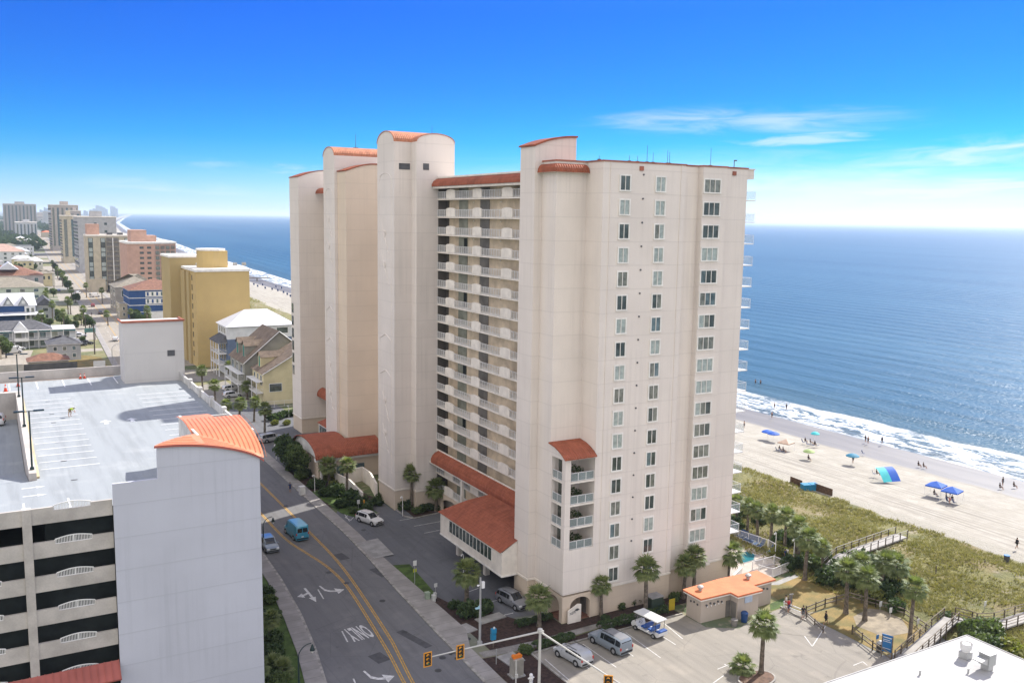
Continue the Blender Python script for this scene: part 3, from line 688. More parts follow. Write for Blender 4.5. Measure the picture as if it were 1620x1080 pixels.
# sea side balconies
M_CLEAR = mat('clear_panel', (0.45,0.52,0.56), rough=0.12, var=0.05); _n = N(M_CLEAR.node_tree); _t = _n.node('ShaderNodeBsdfTransparent'); _x = _n.node('ShaderNodeMixShader'); _x.inputs[0].default_value = 0.86
_n.l.new(_n.n['Principled BSDF'].outputs[0], _x.inputs[1]); _n.l.new(_t.outputs[0], _x.inputs[2]); _n.l.new(_x.outputs[0], _n.n['Material Output'].inputs[0])
for k in range(17):
    z = 50.8-2.787*k; zz = 1 if k < 15 else 1.35
    f = MB().box(84.35,88.9,z-0.14,87.1*1,92.4,z)
    f.cyl((87.05,88.95,z),(87.05,88.95,z+1.1),0.025)
    f.box(84.35,88.93,z+1.07,87.1,88.97,z+1.1).box(87.03,88.97,z+1.07,87.08,92.4,z+1.1)
    s = ob('balcony', f, M_WHITE, TW)
    ob('rail_panel', MB().box(84.45,88.94,z+0.1,86.98,88.96,z+1.02).box(87.04,89,z+0.1,87.06,92.3,z+1.02), M_CLEAR, s)
ob('roof_overhang', MB().box(84.3,88.0,53.4,85.7,93.5,54.55).box(84.3,87.9,54.56,85.8,93.6,54.7), M_WALL, TW)
# corner balconies
bl = MB()
bl.box(57.4,87.15,3.5,61.6,90.5,8.9)
ob('corner_block', bl, M_WALL, TW)
ob('corner_post', MB().box(57.42,87.17,8.9,58.2,87.9,19.95).box(57.42,90.15,8.9,57.9,90.5,19.95), M_WALL, TW)
ob('header', MB().box(57.4,87.15,19.95,61.6,90.5,20.3), M_WALL, TW)
RF = [(86.75,20.12),(87.4,20.55),(88.2,20.93),(89.1,21.22),(90.48,21.42)]
ob('gable', MB().ext([(87.15,20.3),(87.4,20.42),(88.2,20.8),(89.1,21.1),(90.5,21.3),(90.5,20.3)], 57.4, 61.6, 'x'), M_WALL, TW)
ob('tile_roof', cap(RF, 57.05, 61.59, 'x', 0.16), M_TILEX, TW)
def railing(m, p0, p1, z, h=1.08, step=0.13, post=1.2, r=0.02):
    x0, y0 = p0; x1, y1 = p1; L = math.hypot(x1-x0, y1-y0); a = math.atan2(y1-y0, x1-x0)
    ux, uy = (x1-x0)/L, (y1-y0)/L
    m.cb((x0+x1)/2, (y0+y1)/2, z+h-0.03, L, 0.06, 0.06, a); m.cb((x0+x1)/2, (y0+y1)/2, z+0.09, L, 0.05, 0.05, a)
    n_ = max(1, int(L/step))
    for i in range(1, n_): m.cb(x0+ux*L*i/n_, y0+uy*L*i/n_, z+h/2, 0.018, 0.022, h-0.12, a)
    n_ = max(1, round(L/post))
    for i in range(n_+1): m.cb(x0+ux*L*i/n_, y0+uy*L*i/n_, z+h/2, 0.06, 0.06, h, a)
    return m
M_TEAL = mat('tinted_panel', (0.10,0.16,0.16), rough=0.12, var=0.1, spec=0.6)
for i in range(4):
    z = 8.92+2.787*i
    s = ob('balcony_floor', MB().box(57.45,87.2,z-0.02 if i == 0 else z-0.2,61.59,90.49,z+0.02), M_TRIM, TW)
    r_ = ob('balcony_railing', railing(railing(MB(), (58.2,87.3), (61.55,87.3), z+0.02, post=1.1), (57.55,87.9), (57.55,90.15), z+0.02, post=1.1), M_WHITE, TW)
    ob('panel', MB().box(58.25,87.34,z+0.12,61.5,87.36,z+1.0).box(57.6,87.95,z+0.12,57.62,90.1,z+1.0), M_TEAL, r_)
    ob('door', MB().box(58.6,90.42,z+0.03,60.4,90.49,z+2.2), M_CURTG, TW)
# arcade at the foot of the corner
def arch_wall(a0, a1, o0, o1, spring, rise, top):
    pr = [(a0,0),(o0,0),(o0,spring)]
    mid = (o0+o1)/2; h = (o1-o0)/2
    for c, s in ARC(12, 180, 0): pr.append((mid+h*c, spring+rise*s))
    pr += [(o1,0),(a1,0),(a1,top),(a0,top)]; return pr
ob('arcade_wall', MB().ext(arch_wall(57.4,61.6,58.55,61.4,1.95,0.95,3.26), 87.15, 87.6, 'y'), M_BASE, TW)
ob('arcade_wall', MB().ext(arch_wall(87.6,90.5,87.85,90.25,1.95,0.95,3.26), 57.4, 57.85, 'x'), M_BASE, TW)
ob('arcade_floor', MB().box(57.5,87.2,0.02,61.6,90.5,0.06), mat('brick_paving', (0.2,0.09,0.06), var=0.2, scale=2), TW)
ob('arcade_door', MB().box(61.5,88.2,0.05,61.58,89.4,2.1), M_DOORD, TW)
sw = MB().ext([(58.0,0),(59.85,0),(59.85,2.15),(59.4,2.25),(58.0,1.6)], 86.72, 86.9, 'y')
so = tag(ob('sign_wall', sw, M_TRIM), 'low cream wall with dark palm emblem beside the tower arches', 'sign')
em = MB()
for i in range(9):
    a = R(20+i*18); em.tube([(59.25,86.7,1.45),(59.25+0.3*math.cos(a),86.7,1.45+0.3*math.sin(a)),(59.25+0.42*math.cos(a),86.7,1.45+0.34*math.sin(a)-0.05)], [0.035,0.03,0.01], 5)
for i in range(3): em.tube([(58.2+j*0.14,86.7,1.1+0.12*i+0.05*math.sin(j*1.7+i)+j*0.03) for j in range(7)], 0.022, 5)
e = ob('emblem', em, M_LOUV, so)
# the long open galleries
gy0, gy1 = 100.0, 133.9
for k in range(18):
    z = 50.87-2.787*k
    ob('gallery_floor', MB().box(62.6,gy0-3.8,z-0.2,64.4,gy1,z), M_TRIM, TW)
    if k == 15: continue
    pans = [(127.5,130.6),(118.8,121.6),(109.7,112.7),(100.7,103.8)]
    ys_ = [gy1]+[v for a, b in pans for v in (b, a)]+[gy0-3.8]
    for a, b in zip(ys_[::2], ys_[1::2]): ob('gallery_railing', railing(MB(), (62.65,b), (62.65,a), z, 1.12, 0.13, 0.75), M_WHITE, TW)
    for a, b in pans:
        pr = [(a,z+0.02),(b,z+0.02),(b,z+1.12)]+[((a+b)/2+(b-a)/2*math.cos(R(t)), z+1.12+0.26*math.sin(R(t))) for t in range(20,180,20)]+[(a,z+1.12)]
        ob('parapet_panel', MB().ext(pr, 62.55, 62.72, 'x'), M_TRIM, TW)
for k in range(18):
    z = 50.87-2.787*k
    ob('gallery_wall', MB().box(64.3,96.2,z,64.4,133.9,z+2.58), M_GW, TW)
    ob('door', MB().box(64.22,126.4,z+0.02,64.3,129.4,z+2.56), M_DOORG, TW)
    ob('door', MB().box(64.22,119.4,z+0.02,64.3,122.3,z+2.56), M_DOORD, TW)
    if k in (3, 6, 10, 13): ob('door', MB().box(64.18,126.5,z+0.02,64.22,127.5,z+2.3), M_DARK, TW, )
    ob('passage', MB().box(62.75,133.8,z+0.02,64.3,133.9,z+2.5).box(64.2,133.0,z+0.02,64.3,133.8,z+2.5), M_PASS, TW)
lam = MB()
for k in range(18):
    z = 50.87-2.787*k
    for y in (124.3, 115.8): lam.cb(64.2, y, z+2.2, 0.14, 0.16, 0.2)
ob('gallery_lamps', lam, M_TRIMW, TW)
BT = [(61.55,52.75),(61.6,53.05),(61.85,53.45),(62.3,53.75),(62.75,53.9)]
ob('tile_band', cap(BT, 97.0, 133.85, 'y', 0.14), M_TILEY, TW)
ob('band_trim', MB().box(61.75,97,52.42,62.9,133.88,52.74).box(62.7,97,52.74,64.4,133.88,54.05).box(62.6,97,54.05,64.4,133.88,54.3), M_TRIM, TW)
BL = [(61.15,8.3),(61.2,8.8),(61.45,9.3),(61.9,9.7),(62.5,9.95)]
ob('tile_band', cap(BL, 97.0, 132.9, 'y', 0.14), M_TILEY, TW)
ob('band_trim', MB().box(61.3,97,8.0,62.5,133.8,8.28).box(62.5,97,8.0,62.66,133.8,10.25), M_TRIM, TW)
po = MB()
for y in (122.2, 111.5): po.box(61.35,y-0.2,0,61.75,y+0.2,8.0)
ob('porch_post', po, M_TRIM, TW)
ob('arcade_wall', MB().ext(arch_wall(122.4,133.9,124.2,131.6,1.6,1.1,3.26), 62.6, 62.9, 'x'), M_BASE, TW)
# lift tower
E_ = [(56.1,136),(59.0,136),(59.0,133.9),(65.6,133.9),(65.6,143.2),(56.1,143.2)]
ob('wall', MB().prism(E_, 3.5, 59.6), M_WALL, TW)
ob('base_wall', MB().prism(off(E_, -0.05), 0, 3.26), M_BASE, TW)
ob('cornice', MB().prism(off(E_, 0.07), 3.26, 3.5), M_TRIM, TW)
def arc_prof(a0, a1, z, rise, n_=14): 
    m_, h = (a0+a1)/2, (a1-a0)/2
    return [(m_+h*c, z+rise*s) for c, s in ARC(n_, 180, 0)]
pw = arc_prof(136,143.2,59.6,1.75); ps = arc_prof(59.0,65.6,59.6,1.3)
ob('gable', MB().ext(pw, 56.1, 65.6, 'x'), M_WALL, TW)
ob('gable', MB().ext(ps, 133.9, 141, 'y'), M_WALL, TW)
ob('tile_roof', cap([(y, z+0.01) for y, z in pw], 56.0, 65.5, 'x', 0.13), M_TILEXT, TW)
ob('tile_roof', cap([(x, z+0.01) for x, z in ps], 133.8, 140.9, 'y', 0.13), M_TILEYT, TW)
ob('louvre', MB().box(56.9,135.93,55.35,58.75,136,56.3).box(60.1,133.83,55.3,61.1,133.9,56.3), M_LOUV, TW)
# cast reliefs on the street faces
def relief(x, y0, y1, z0, z1, seed):
    m = MB(); rr_ = random.Random(seed)
    pr = arc_prof(y0, y1, z1-1.2, 1.2)
    m.tube([(x, y0, z0)]+[(x, a, b) for a, b in pr]+[(x, y1, z0)], 0.07, 6)
    for zc in (z0+(z1-z0)*t for t in (0.3, 0.62, 0.66)):
        pass
    for zb in (z0+3, z0+8.5, z0+31, z0+36):
        yb = (y0+y1)/2
        pts = [(x, yb-1.6, zb)]
        for i in range(9): pts.append((x, yb-1.3+0.36*i+0.25*math.sin(i*2.2), zb+0.62*i+0.3*math.cos(i*1.9)))
        m.tube(pts, 0.09, 6)
        for i in range(5):
            a = R(40+i*22); m.tube([pts[5], (x, pts[5][1]+0.9*math.cos(a), pts[5][2]+0.9*math.sin(a)), (x, pts[5][1]+1.5*math.cos(a-0.3), pts[5][2]+1.4*math.sin(a-0.3))], [0.08,0.1,0.03], 5)
    for zb in (z0+16, z0+22): 
        m.tube([(x, y0+0.1, zb), (x, (y0+y1)/2, zb+0.9), (x, y1-0.1, zb)], 0.1, 6)
    return m
ob('wall_relief', relief(56.1, 137.3, 142.3, 6.0, 54.9, 1), M_WALL, TW)
# second lift tower and the block in front of it
B_ = [(56.1,164.6),(68,164.6),(68,171),(56.1,171)]
ob('wall', MB().prism(B_, 3.5, 58.9), M_WALL, TW); ob('base_wall', MB().prism(off(B_, -0.05), 0, 3.5), M_BASE, TW)
pb = arc_prof(164.6,171,58.9,1.6)
ob('gable', MB().ext(pb, 56.1, 68, 'x'), M_WALL, TW)
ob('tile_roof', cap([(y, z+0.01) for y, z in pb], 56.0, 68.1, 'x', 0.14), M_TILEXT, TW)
ob('wall_relief', relief(56.1, 165.7, 170.0, 8.0, 53.0, 2), M_WALL, TW)
M_WARM = stucco('stucco_warm', (0.70, 0.575, 0.445))
MC = [(56.65+7.75*i/14, 55.9+1.35*math.sin(math.pi/2*min(1, i/10))) for i in range(15)]
ob('wall', MB().ext([(56.65,0)]+MC+[(64.4,0)], 160.0, 164.6, 'y'), M_WARM, TW)
ob('tile_roof', cap([(x-0.15 if i == 0 else x, z+0.01) for i, (x, z) in enumerate(MC)], 159.85, 164.5, 'y', 0.22), M_TILEY, TW)
# the far north fin
FC = [(58.4+6.0*i/12, 56.0+1.5*math.sin(math.pi/2*i/12)) for i in range(13)]
ob('fin_wall', MB().ext([(58.4,3.5)]+FC+[(64.4,3.5)], 195.0, 201.6, 'y'), M_WALL, TW)
ob('base_wall', MB().box(58.45,195.05,0,64.4,201.55,3.26), M_BASE, TW)
ob('cornice', MB().box(58.3,194.9,3.26,64.4,201.7,3.5), M_TRIM, TW)
ob('tile_roof', cap([(x-0.12 if i == 0 else x, z+0.01) for i, (x, z) in enumerate(FC)], 194.88, 201.7, 'y', 0.16), M_TILEY, TW)
for k in range(6): ob('window', MB().box(58.34,199.9,12.5+2.787*k,58.42,201.2,14.6+2.787*k), M_GLASS, TW)
ob('tile_band', cap([(x+0.55, z-0.2) for x, z in BT], 171.2, 194.8, 'y', 0.14), M_TILEY, TW)
ob('tile_band', cap([(x+0.7, z) for x, z in BL], 171.2, 194.8, 'y', 0.14), M_TILEY, TW)
ob('gallery_wall', MB().box(64.2,171,3.5,64.4,195,52.4), M_GW, TW)
# raised lounges on posts
def lounge(x0, x1, y0, y1, n_, sgn):
    w = ob('lounge', MB().prism([(x0,y0),(x1,y0),(x1,y1),(x0,y1)], 3.2, 6.35).poly([(x0,y0,6.35),(x1,y0,6.35),(x1,y0,9.0),(x0+3,y0,8.05)]), M_TRIM, TW)
    ob('lounge_trim', MB().box(x0-0.07,y0-0.07,3.12,x1,y1+0.07,3.32).box(x0-0.1,y0-0.1,6.25,x0,y1+0.1,6.42), M_TRIMW, w)
    r = [[(x0-0.3,y0-0.15,6.4),(x0-0.3,y1+0.3,6.4)],[(x0+1.4,y0-0.15,7.3),(x0+1.4,y1-0.8,7.3)],[(x0+3.2,y0-0.15,8.15),(x0+3.2,y1-1.8,8.15)],[(x0+6.2,y0-0.15,9.0),(x0+6.2,y1-3.2,9.0)]]
    m = MB().grid(r)
    m.poly([(x0-0.3,y1+0.3,6.4),(x0+6.2,y1-3.2,9.0),(x1+0.2,y1+0.3,6.4)]).poly([(x0-0.3,y1+0.3,6.4),(x0+1.4,y1-0.8,7.3),(x0+3.2,y1-1.8,8.15),(x0+6.2,y1-3.2,9.0)]).poly([(x0+6.2,y0-0.15,9.0),(x0+6.2,y1-3.2,9.0),(x1+0.2,y1+0.3,6.4),(x1+0.2,y0,9.0)])
    ob('lounge_roof', m, M_TILEY, w)
    a, b = (y0+2.6, y1-3.0) if y1-y0 > 8 else (y0+.4, y1-.6); s = (b-a)/n_
    ob('window_frame', MB().box(x0-0.06,a-0.1,4.35,x0-0.005,b+0.1,6.15), M_TRIMW, w)
    for i in range(n_): ob('window', MB().box(x0-0.09,a+s*i+0.1,4.45,x0-0.062,a+s*(i+1)-0.1,6.05), M_GLASS, w)
    pp = MB()
    for y in ((y0+8.6, y1-1.2) if y1-y0 > 8 else (y1-.6,)): pp.box(x0+2.1,y-0.35,0,x0+2.8,y+0.35,3.2)
    ob('lounge_post', pp, M_TRIM, TW)
lounge(54.15, 62.5, 96.25, 114.3, 12, 1)
lounge(56.5, 62.0, 171.3, 177.0, 4, 1)
# lobby with a curved tile roof
lb = thing('lobby_building', 'low entrance pavilion with curved orange tile roof in front of the tower', 'building', (49.4, 156.9, 0))
ob('wall', MB().box(50.0,157.3,0,56.0,169.4,4.6).box(56.0,157.3,0,62,159.9,4.6), M_WARM, lb)
pl = [(163+7.1*c, 4.55+2.5*s) for c, s in ARC(14, 180, 0)]
ob('gable', MB().ext(pl, 49.6, 56.0, 'x'), M_TRIMW, lb)
ob('gable', MB().ext([(y, z) for y, z in pl if y < 160], 56.0, 62, 'x'), M_TRIMW, lb)
rfm = MB(); 
for (y0, z0), (y1, z1) in zip(pl, pl[1:]):
    xe = 56.0 if y0 > 159.9 else 62.0
    rfm.poly([(49.1,y0-0.0,z0+0.16),(xe,y0,z0+0.16),(xe,y1,z1+0.16),(49.1,y1,z1+0.16)])
    rfm.poly([(49.1,y0,z0),(49.1,y0,z0+0.16),(49.1,y1,z1+0.16),(49.1,y1,z1)])
rfm.box(49.1,155.75,4.5,62,155.95,4.72)
ob('tile_roof', rfm, M_TILEX, lb)
ob('cornice', MB().box(49.3,156.3,3.95,62,157.3,4.5), M_TRIMW, lb)
for x in (51.2, 53.2, 55.2, 57.2): ob('glass_door', MB().box(x,157.22,0.1,x+1.6,157.3,2.6), M_GLASSB, lb)
ob('column', MB().cyl((50.4,156.6,0),(50.4,156.6,3.95),0.25), M_TRIMW, lb); ob('column', MB().cyl((53,156.6,0),(53,156.6,3.95),0.2), M_TRIMW, lb)
# garden walls by the lobby
def wallpath(m, pts, h, w=0.3):
    for (x0, y0), (x1, y1) in zip(pts, pts[1:]):
        L = math.hypot(x1-x0, y1-y0); m.cb((x0+x1)/2, (y0+y1)/2, h/2, L+w*0.9, w, h, math.atan2(y1-y0, x1-x0))
    return m
gw = wallpath(MB(), [g(532,748,2.2), g(553,758,2.2), g(573,778,2.2)], 2.2)
tag(ob('garden_wall', gw, M_TRIM), 'cream stucco wall along the ramp below the lobby palms', 'wall')
gw = wallpath(MB(), [g(548,744,2.6), g(573,738,2.6), g(586,747,2.6), (55.9, 143.6)], 2.6)
tag(ob('garden_wall', gw, M_TRIM), 'cream stucco wall joining the lobby garden to the lift tower', 'wall')
ob('dark', MB(), None) if False else None
# roof antennas
am = []
for i, (x, h) in enumerate(((66.0,0.7),(67.2,0.7),(68.6,2.0),(69.5,1.2),(71.7,1.6),(72.0,1.4),(78.5,2.2),(61.7,0.5))):
    o = ob('antenna', MB().cyl((x,88.2,54.7),(x,88.2,54.8+h),0.03,0.02,6).cb(x,88.2,54.85,0.3,0.3,0.12), M_LOUV, TW)
o = ob('roof_camera', MB().cyl((82.6,88.4,54.7),(82.6,88.4,55.6),0.05,0.05,6).cb(82.75,88.35,55.65,0.4,0.15,0.14), M_LOUV, TW)
o = ob('lightning_rod', MB().cyl((63.5,138,60.5),(63.5,138,62.6),0.05,0.02,6), M_LOUV, TW)
o = ob('lightning_rod', MB().cyl((61.5,168,60.4),(61.5,168,63.4),0.06,0.02,6).cb(61.5,168,60.6,0.9,0.5,0.3), M_LOUV, TW)
# ================================================================== parking garage
M_GAR = stucco('garage_panel', (0.50, 0.51, 0.57), step=3.03, z0=0.8, vstep=0.0, dark=0.80, stain=0.14)
M_GCONC = mat('garage_concrete', (0.47, 0.435, 0.40), var=0.09, scale=0.5, fine=0.08)
M_DECK = asphalt('coated_deck', (0.285, 0.308, 0.328), crack=0.0)
M_METO = mat('orange_metal', (0.62, 0.215, 0.10), rough=0.42, var=0.06, scale=0.3, spec=0.4)
M_METR = mat('red_metal', (0.36, 0.10, 0.08), rough=0.45, var=0.08)
M_WALLN = mat('parapet_white', (0.60, 0.585, 0.56), var=0.12, scale=0.6, fine=0.1)
GA = thing('parking_garage', 'grey multi-storey car park with blue-grey roof deck and orange metal stair roof', 'building', (8.55, 86, 0))
XW, XE, YS0, YN = -40.0, 25.6, 86.35, 158.0
ob('roof_deck', MB().poly([(3.0,YS0,22),(21.35,YS0,22),(21.35,103,22),(XE,103,22),(XE,YN,22),(3.0,YN,22)]).poly([(XW,YS0,22),(3.0,YS0,22),(3.0,97.9,22),(XW,97.9,22)]).poly([(XW,143.6,22),(3,143.6,22),(3,YN,22),(XW,YN,22)]), M_DECK, GA)
rp = MB()   # ramp bay west of the divider
rp.poly([(XW,97.9,22),(2.3,97.9,22),(2.3,112,19.3),(XW,112,19.3)]).poly([(XW,112,19.3),(2.3,112,19.3),(2.3,143.6,19.0),(XW,143.6,19.0)])
ob('ramp', rp, M_DECK, GA)
ob('divider_wall', MB().box(2.35,97.95,18.9,3.0,143.5,22.75).box(XW,143.55,18.9,3.0,143.9,22.8).box(XW,143.9,21.9,3,144.6,22.8), M_GCONC, GA)
ob('divider_kerb', MB().box(3.02,98.6,22.01,3.28,142.8,22.2), mat('kerb_yellowish', (0.5,0.42,0.27), var=0.1), GA)
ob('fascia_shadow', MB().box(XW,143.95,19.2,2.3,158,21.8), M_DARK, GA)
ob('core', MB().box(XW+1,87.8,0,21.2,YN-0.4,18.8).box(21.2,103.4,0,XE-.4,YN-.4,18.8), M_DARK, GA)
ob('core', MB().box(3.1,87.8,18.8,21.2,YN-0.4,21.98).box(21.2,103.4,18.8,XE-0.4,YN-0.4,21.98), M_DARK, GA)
ob('wall', MB().box(XE-0.4,103,0,XE-0.02,YN,21.98).box(21.25,86.4,0,21.58,103,21.98).box(21.58,103,0,XE-.4,103.3,21.98).box(3,YN-0.3,0,XE,YN-0.02,21.98), M_GCONC, GA)
# street front: columns, spandrels, railings
lv = [22-3.05*i for i in range(8)]
for i, z in enumerate(lv):
    if z < 6: break
    top = z+0.58
    sp = MB()
    for bx0, bx1 in ((2.05,8.5),(-5.15,1.35),(-12.35,-5.85),(-19.55,-13.05)):
        mid0, mid1 = bx0+1.75, bx0+4.7
        sp.box(bx0,86.3,z-0.85,mid0,86.55,top).box(mid1,86.3,z-0.85,bx1,86.55,top).box(mid0,86.3,z-0.85,mid1,86.55,top-0.34)
        0 and sp.poly([(mid0,86.3,top),(mid0-0.35,86.3,top+0.0),(mid0,86.3,top-0.4)])
    ob('spandrel', sp, M_GCONC, GA)
    for bx0 in (2.05, -5.15, -12.35):
        mid0, mid1 = bx0+1.75, bx0+4.7; m = MB()
        n_ = 24
        for j in range(n_+1):
            t = j/n_; x = mid0+(mid1-mid0)*t; hh = 0.40+0.22*math.sin(math.pi*t)
            m.cb(x, 86.42, top-0.34+hh/2, 0.05 if j not in (0, 12, 24) else 0.1, 0.05, hh)
        m.tube([(mid0+(mid1-mid0)*j/12, 86.42, top-0.34+0.42+0.22*math.sin(math.pi*j/12)) for j in range(13)], 0.05, 6)
        m.box(mid0,86.39,top-0.33,mid1,86.45,top-0.28)
        ob('guard_rail', m, M_WHITE, GA)
cm = MB()
for x in (1.7, -5.5, -12.7): cm.box(x-0.36,86.2,0,x+0.36,86.9,22.6)
ob('pier', cm, M_GCONC, GA)
cm = MB()
for x in (5.2,-3.0,-8.2,-16): 
    for yy in (92.0,): cm.box(x-0.3,yy-0.3,0,x+0.3,yy+0.3,21.9)
ob('inner_column', cm, mat('inner_column', (0.3,0.3,0.3)), GA)
ob('awning', MB().ext([(86.18,7.3),(84.7,6.2),(84.65,6.35),(86.18,7.5)], -14, 8.5, 'x'), M_METR, GA)
rb = MB()
for i in range(38): rb.ext([(86.16,7.5),(84.65,6.36),(84.63,6.42),(86.16,7.57)], 8.4-0.6*i, 8.46-0.6*i, 'x')
ob('awning_ribs', rb, M_METR, GA)
# the blank stair tower with its vaulted orange roof
ob('stair_wall', MB().box(8.55,86.0,0,21.6,86.3,24.05).box(12.35,86.0,24.05,21.6,86.3,24.75), M_GAR, GA)
zA = lambda x: 24.75+2.42*max(0.0, 1-((x-12.2)/9.75)**2)**0.75 if x <= 21.95 else 24.75
zB = lambda y: 24.75+2.5*max(0.0, 1-((95.4-y)/9.7)**2)**0.55 if y < 95.4 else 27.25-0.05*(y-95.4)**1.6
tym = [(12.35,24.75)]+[(12.35+9.25*i/14, zA(12.35+9.25*i/14)-0.06) for i in range(15)]+[(21.6,24.75)]
ob('stair_wall', MB().ext(tym, 86.0, 86.3, 'y'), M_GAR, GA)
ob('stair_wall', MB().box(21.3,86.3,0,21.6,98.5,24.7).box(16.4,88.9,22.02,16.65,98.5,27.05).prism([(12.4,86.3),(16.4,86.3),(16.4,89.0)],22.02,26.75).box(16.65,98.3,22.02,21.3,98.5,26.8), M_WALLN, GA)
ra_m = MB(); xs = [12.1+9.85*i/24 for i in range(25)]; ys_ = [85.75+ (95.4-85.75)*i/24 for i in range(25)]
rowsB = []
for y in ys_:
    rowsB.append([(x, y, max(zA(x), zB(y))) for x in xs if x >= 16.2])
ra_m.grid(rowsB)
rowsA = [[(x, 85.75+t*3.6*min(1, (x-12.1)/4.2)**0.8, zA(x)+0.25*t*min(1, (x-12.1)/4.2)) for x in xs if x < 16.7] for t in (0, .33, .66, 1)]
ra_m.grid(rowsA)
ra_m.grid([[(x, y, zB(y)) for x in (16.2, 17.5, 19.4)] for y in (95.4, 96.5, 97.8, 99.0)])
ob('vault_roof', ra_m, M_METO, GA, smooth=35)
ea = MB(); ea.grid([[(x, 85.75, zA(x)-0.22) for x in xs], [(x, 85.75, zA(x)) for x in xs]])
ea.grid([[(21.95, y, max(24.75, zB(y))-0.22) for y in ys_], [(21.95, y, max(24.75, zB(y))) for y in ys_]])
ob('eave_trim', ea, M_METR, GA)
seam = MB()
for i in range(15):
    x = 16.3+0.42*i; pts = [(x, y, max(zA(x), zB(y))+0.05) for y in ys_ if zB(y) >= zA(x)-0.02]
    if len(pts) > 1: seam.tube(pts, 0.022, 4)
for i in range(16):
    y = 85.95+0.55*i; pts = [(x, y, zA(x)+0.04+(0.06*(y-85.75) if x < 16.2 else 0)) for x in xs if (x < 16.2 and y < 85.75+3.4*min(1, (x-12.1)/4.2)**0.8) or (x >= 16.2 and zA(x) > zB(y)+0.02)]
    if len(pts) > 1: seam.tube(pts, 0.02, 4)
ob('roof_seams', seam, mat('seam', (0.46,0.15,0.075), rough=0.5), GA)
# parapets
ob('parapet', MB().box(XE-0.25,103.3,21.98,XE,151.3,23.0), M_WALLN, GA)
pm = MB()
for y in (105,112,119,126.5,134,141.5,149): pm.box(XE-0.45,y-0.5,21.99,XE+0.1,y+0.5,23.35)
ob('parapet_pier', pm, M_WALLN, GA)
ob('parapet', MB().box(XW,157.6,21.98,17.9,158,23.5), M_GCONC, GA)
ob('parapet', MB().box(XW,86.3,21.9,8.5,86.5,22.3), M_GCONC, GA) if False else None
# back stair tower
ob('stair_wall', MB().box(17.2,149.0,0,26.0,154.0,31.3), stucco('garage_panel_light', (0.56,0.54,0.52), step=4.2, z0=26.6-4.2*6, dark=0.85, stain=0.1), GA)
ob('coping', MB().box(17.0,148.8,31.3,26.2,149.4,31.6).box(17.0,149.4,31.3,17.2,154.2,31.5).box(26.0,149.4,31.3,26.2,154.2,31.5), M_COPE, GA)
ob('louvre', MB().box(23.5,148.93,25.9,24.6,149.0,26.8), M_LOUV, GA)
# deck paint
dm = MB()
sy = [120.55-0, 117.5,114.3]
def dline(x0, y0, x1, y1, w=0.17): line(dm, [(x0, y0), (x1, y1)], w, 22.02)
for i in range(14): dline(3.5, 140.2-2.95*i, 9.0, 140.2-2.95*i)
for i in range(14): dline(17.5, 139.0-3.05*i, 24.3, 139.0-3.05*i)
for x in (1.75,5.4,9.0,12.6,16.3,-1.9,-5.5): dline(x, 149.8, x, 156.0)
for x in (1.6,5.2,-2.0,-5.6): dline(x, 86.9, x, 90.4)
for (x, y) in ((11.7,122.0),(14.75,122.0)):
    dm.poly([(x-0.3,y-0.9,22.02),(x+0.3,y-0.9,22.02),(x+0.15,y+0.4,22.02),(x-0.15,y+0.4,22.02)]); dm.poly([(x-0.7,y+0.3,22.02),(x+0.7,y+0.3,22.02),(x,y+1.3,22.02)]) 
for (x, y) in ((2.5,95.4),(2.5,92.6)): dm.poly([(x-0.9,y-0.1,22.02),(x+0.4,y-0.1,22.02),(x+0.4,y+0.1,22.02),(x-0.9,y+0.1,22.02)]).poly([(x+0.3,y-0.35,22.02),(x+1.1,y,22.02),(x+0.3,y+0.35,22.02)])
ob('deck_marking', dm, mat('deck_white', (0.66,0.67,0.69), var=0.04), GA)
gd = MB()
for y in (139,134.5,130,124.5,113.5,104.5,96.5): gd.cb(6.3-0.2*(y%3), y, 22.012, 0.55, 0.28, 0.012)
ob('deck_drains', gd, M_LOUV, GA)
ob('yellow_edge', MB().box(-8,156.9,22.01,16.5,157.05,22.03), mat('edge_orange', (0.4,0.2,0.07)), GA)
# ================================================================== helpers for placing things on the ground
def hz(px, py, X, Y):
    d = RT*(px-810)/FPX - UP*(py-540)/FPX + FW
    t = (X*d.x+Y*d.y)/(d.x**2+d.y**2); return CAMH+d.z*t
def onY(px, py, Y):
    d = RT*(px-810)/FPX - UP*(py-540)/FPX + FW
    t = Y/d.y; return d.x*t, CAMH+d.z*t

# ================================================================== plants
def leafmat(name, c1, c2, rough=0.6):
    ma = bpy.data.materials.new(name); ma.use_nodes = True; n = N(ma.node_tree); b = n.n['Principled BSDF']; p = n.pos()
    oi = n.node('ShaderNodeObjectInfo')
    f = n.ss(n.noise(p, 1.3, 3.0), 0.35, 0.65); c = n.mix(f, c1, c2)
    c = n.mix(n.mul(oi.outputs['Random'], 0.4), c, tuple((a+b_)*0.42 for a, b_ in zip(c1, c2)))
    n.put(b.inputs['Base Color'], c); b.inputs['Roughness'].default_value = rough; b.inputs['Specular IOR Level'].default_value = 0.3
    tr = n.node('ShaderNodeBsdfTranslucent'); n.put(tr.inputs[0], n.mix(1.0, c, (1.6, 1.7, 0.8), 'MULTIPLY'))
    mx = n.node('ShaderNodeMixShader'); mx.inputs[0].default_value = 0.28
    out = n.n['Material Output']; n.l.new(b.outputs[0], mx.inputs[1]); n.l.new(tr.outputs[0], mx.inputs[2]); n.l.new(mx.outputs[0], out.inputs[0])
    return ma
M_PALM = leafmat('palm_leaf', (0.10, 0.135, 0.045), (0.19, 0.215, 0.085))
M_PALMD = leafmat('palm_leaf_dry', (0.20, 0.155, 0.075), (0.14, 0.12, 0.05))
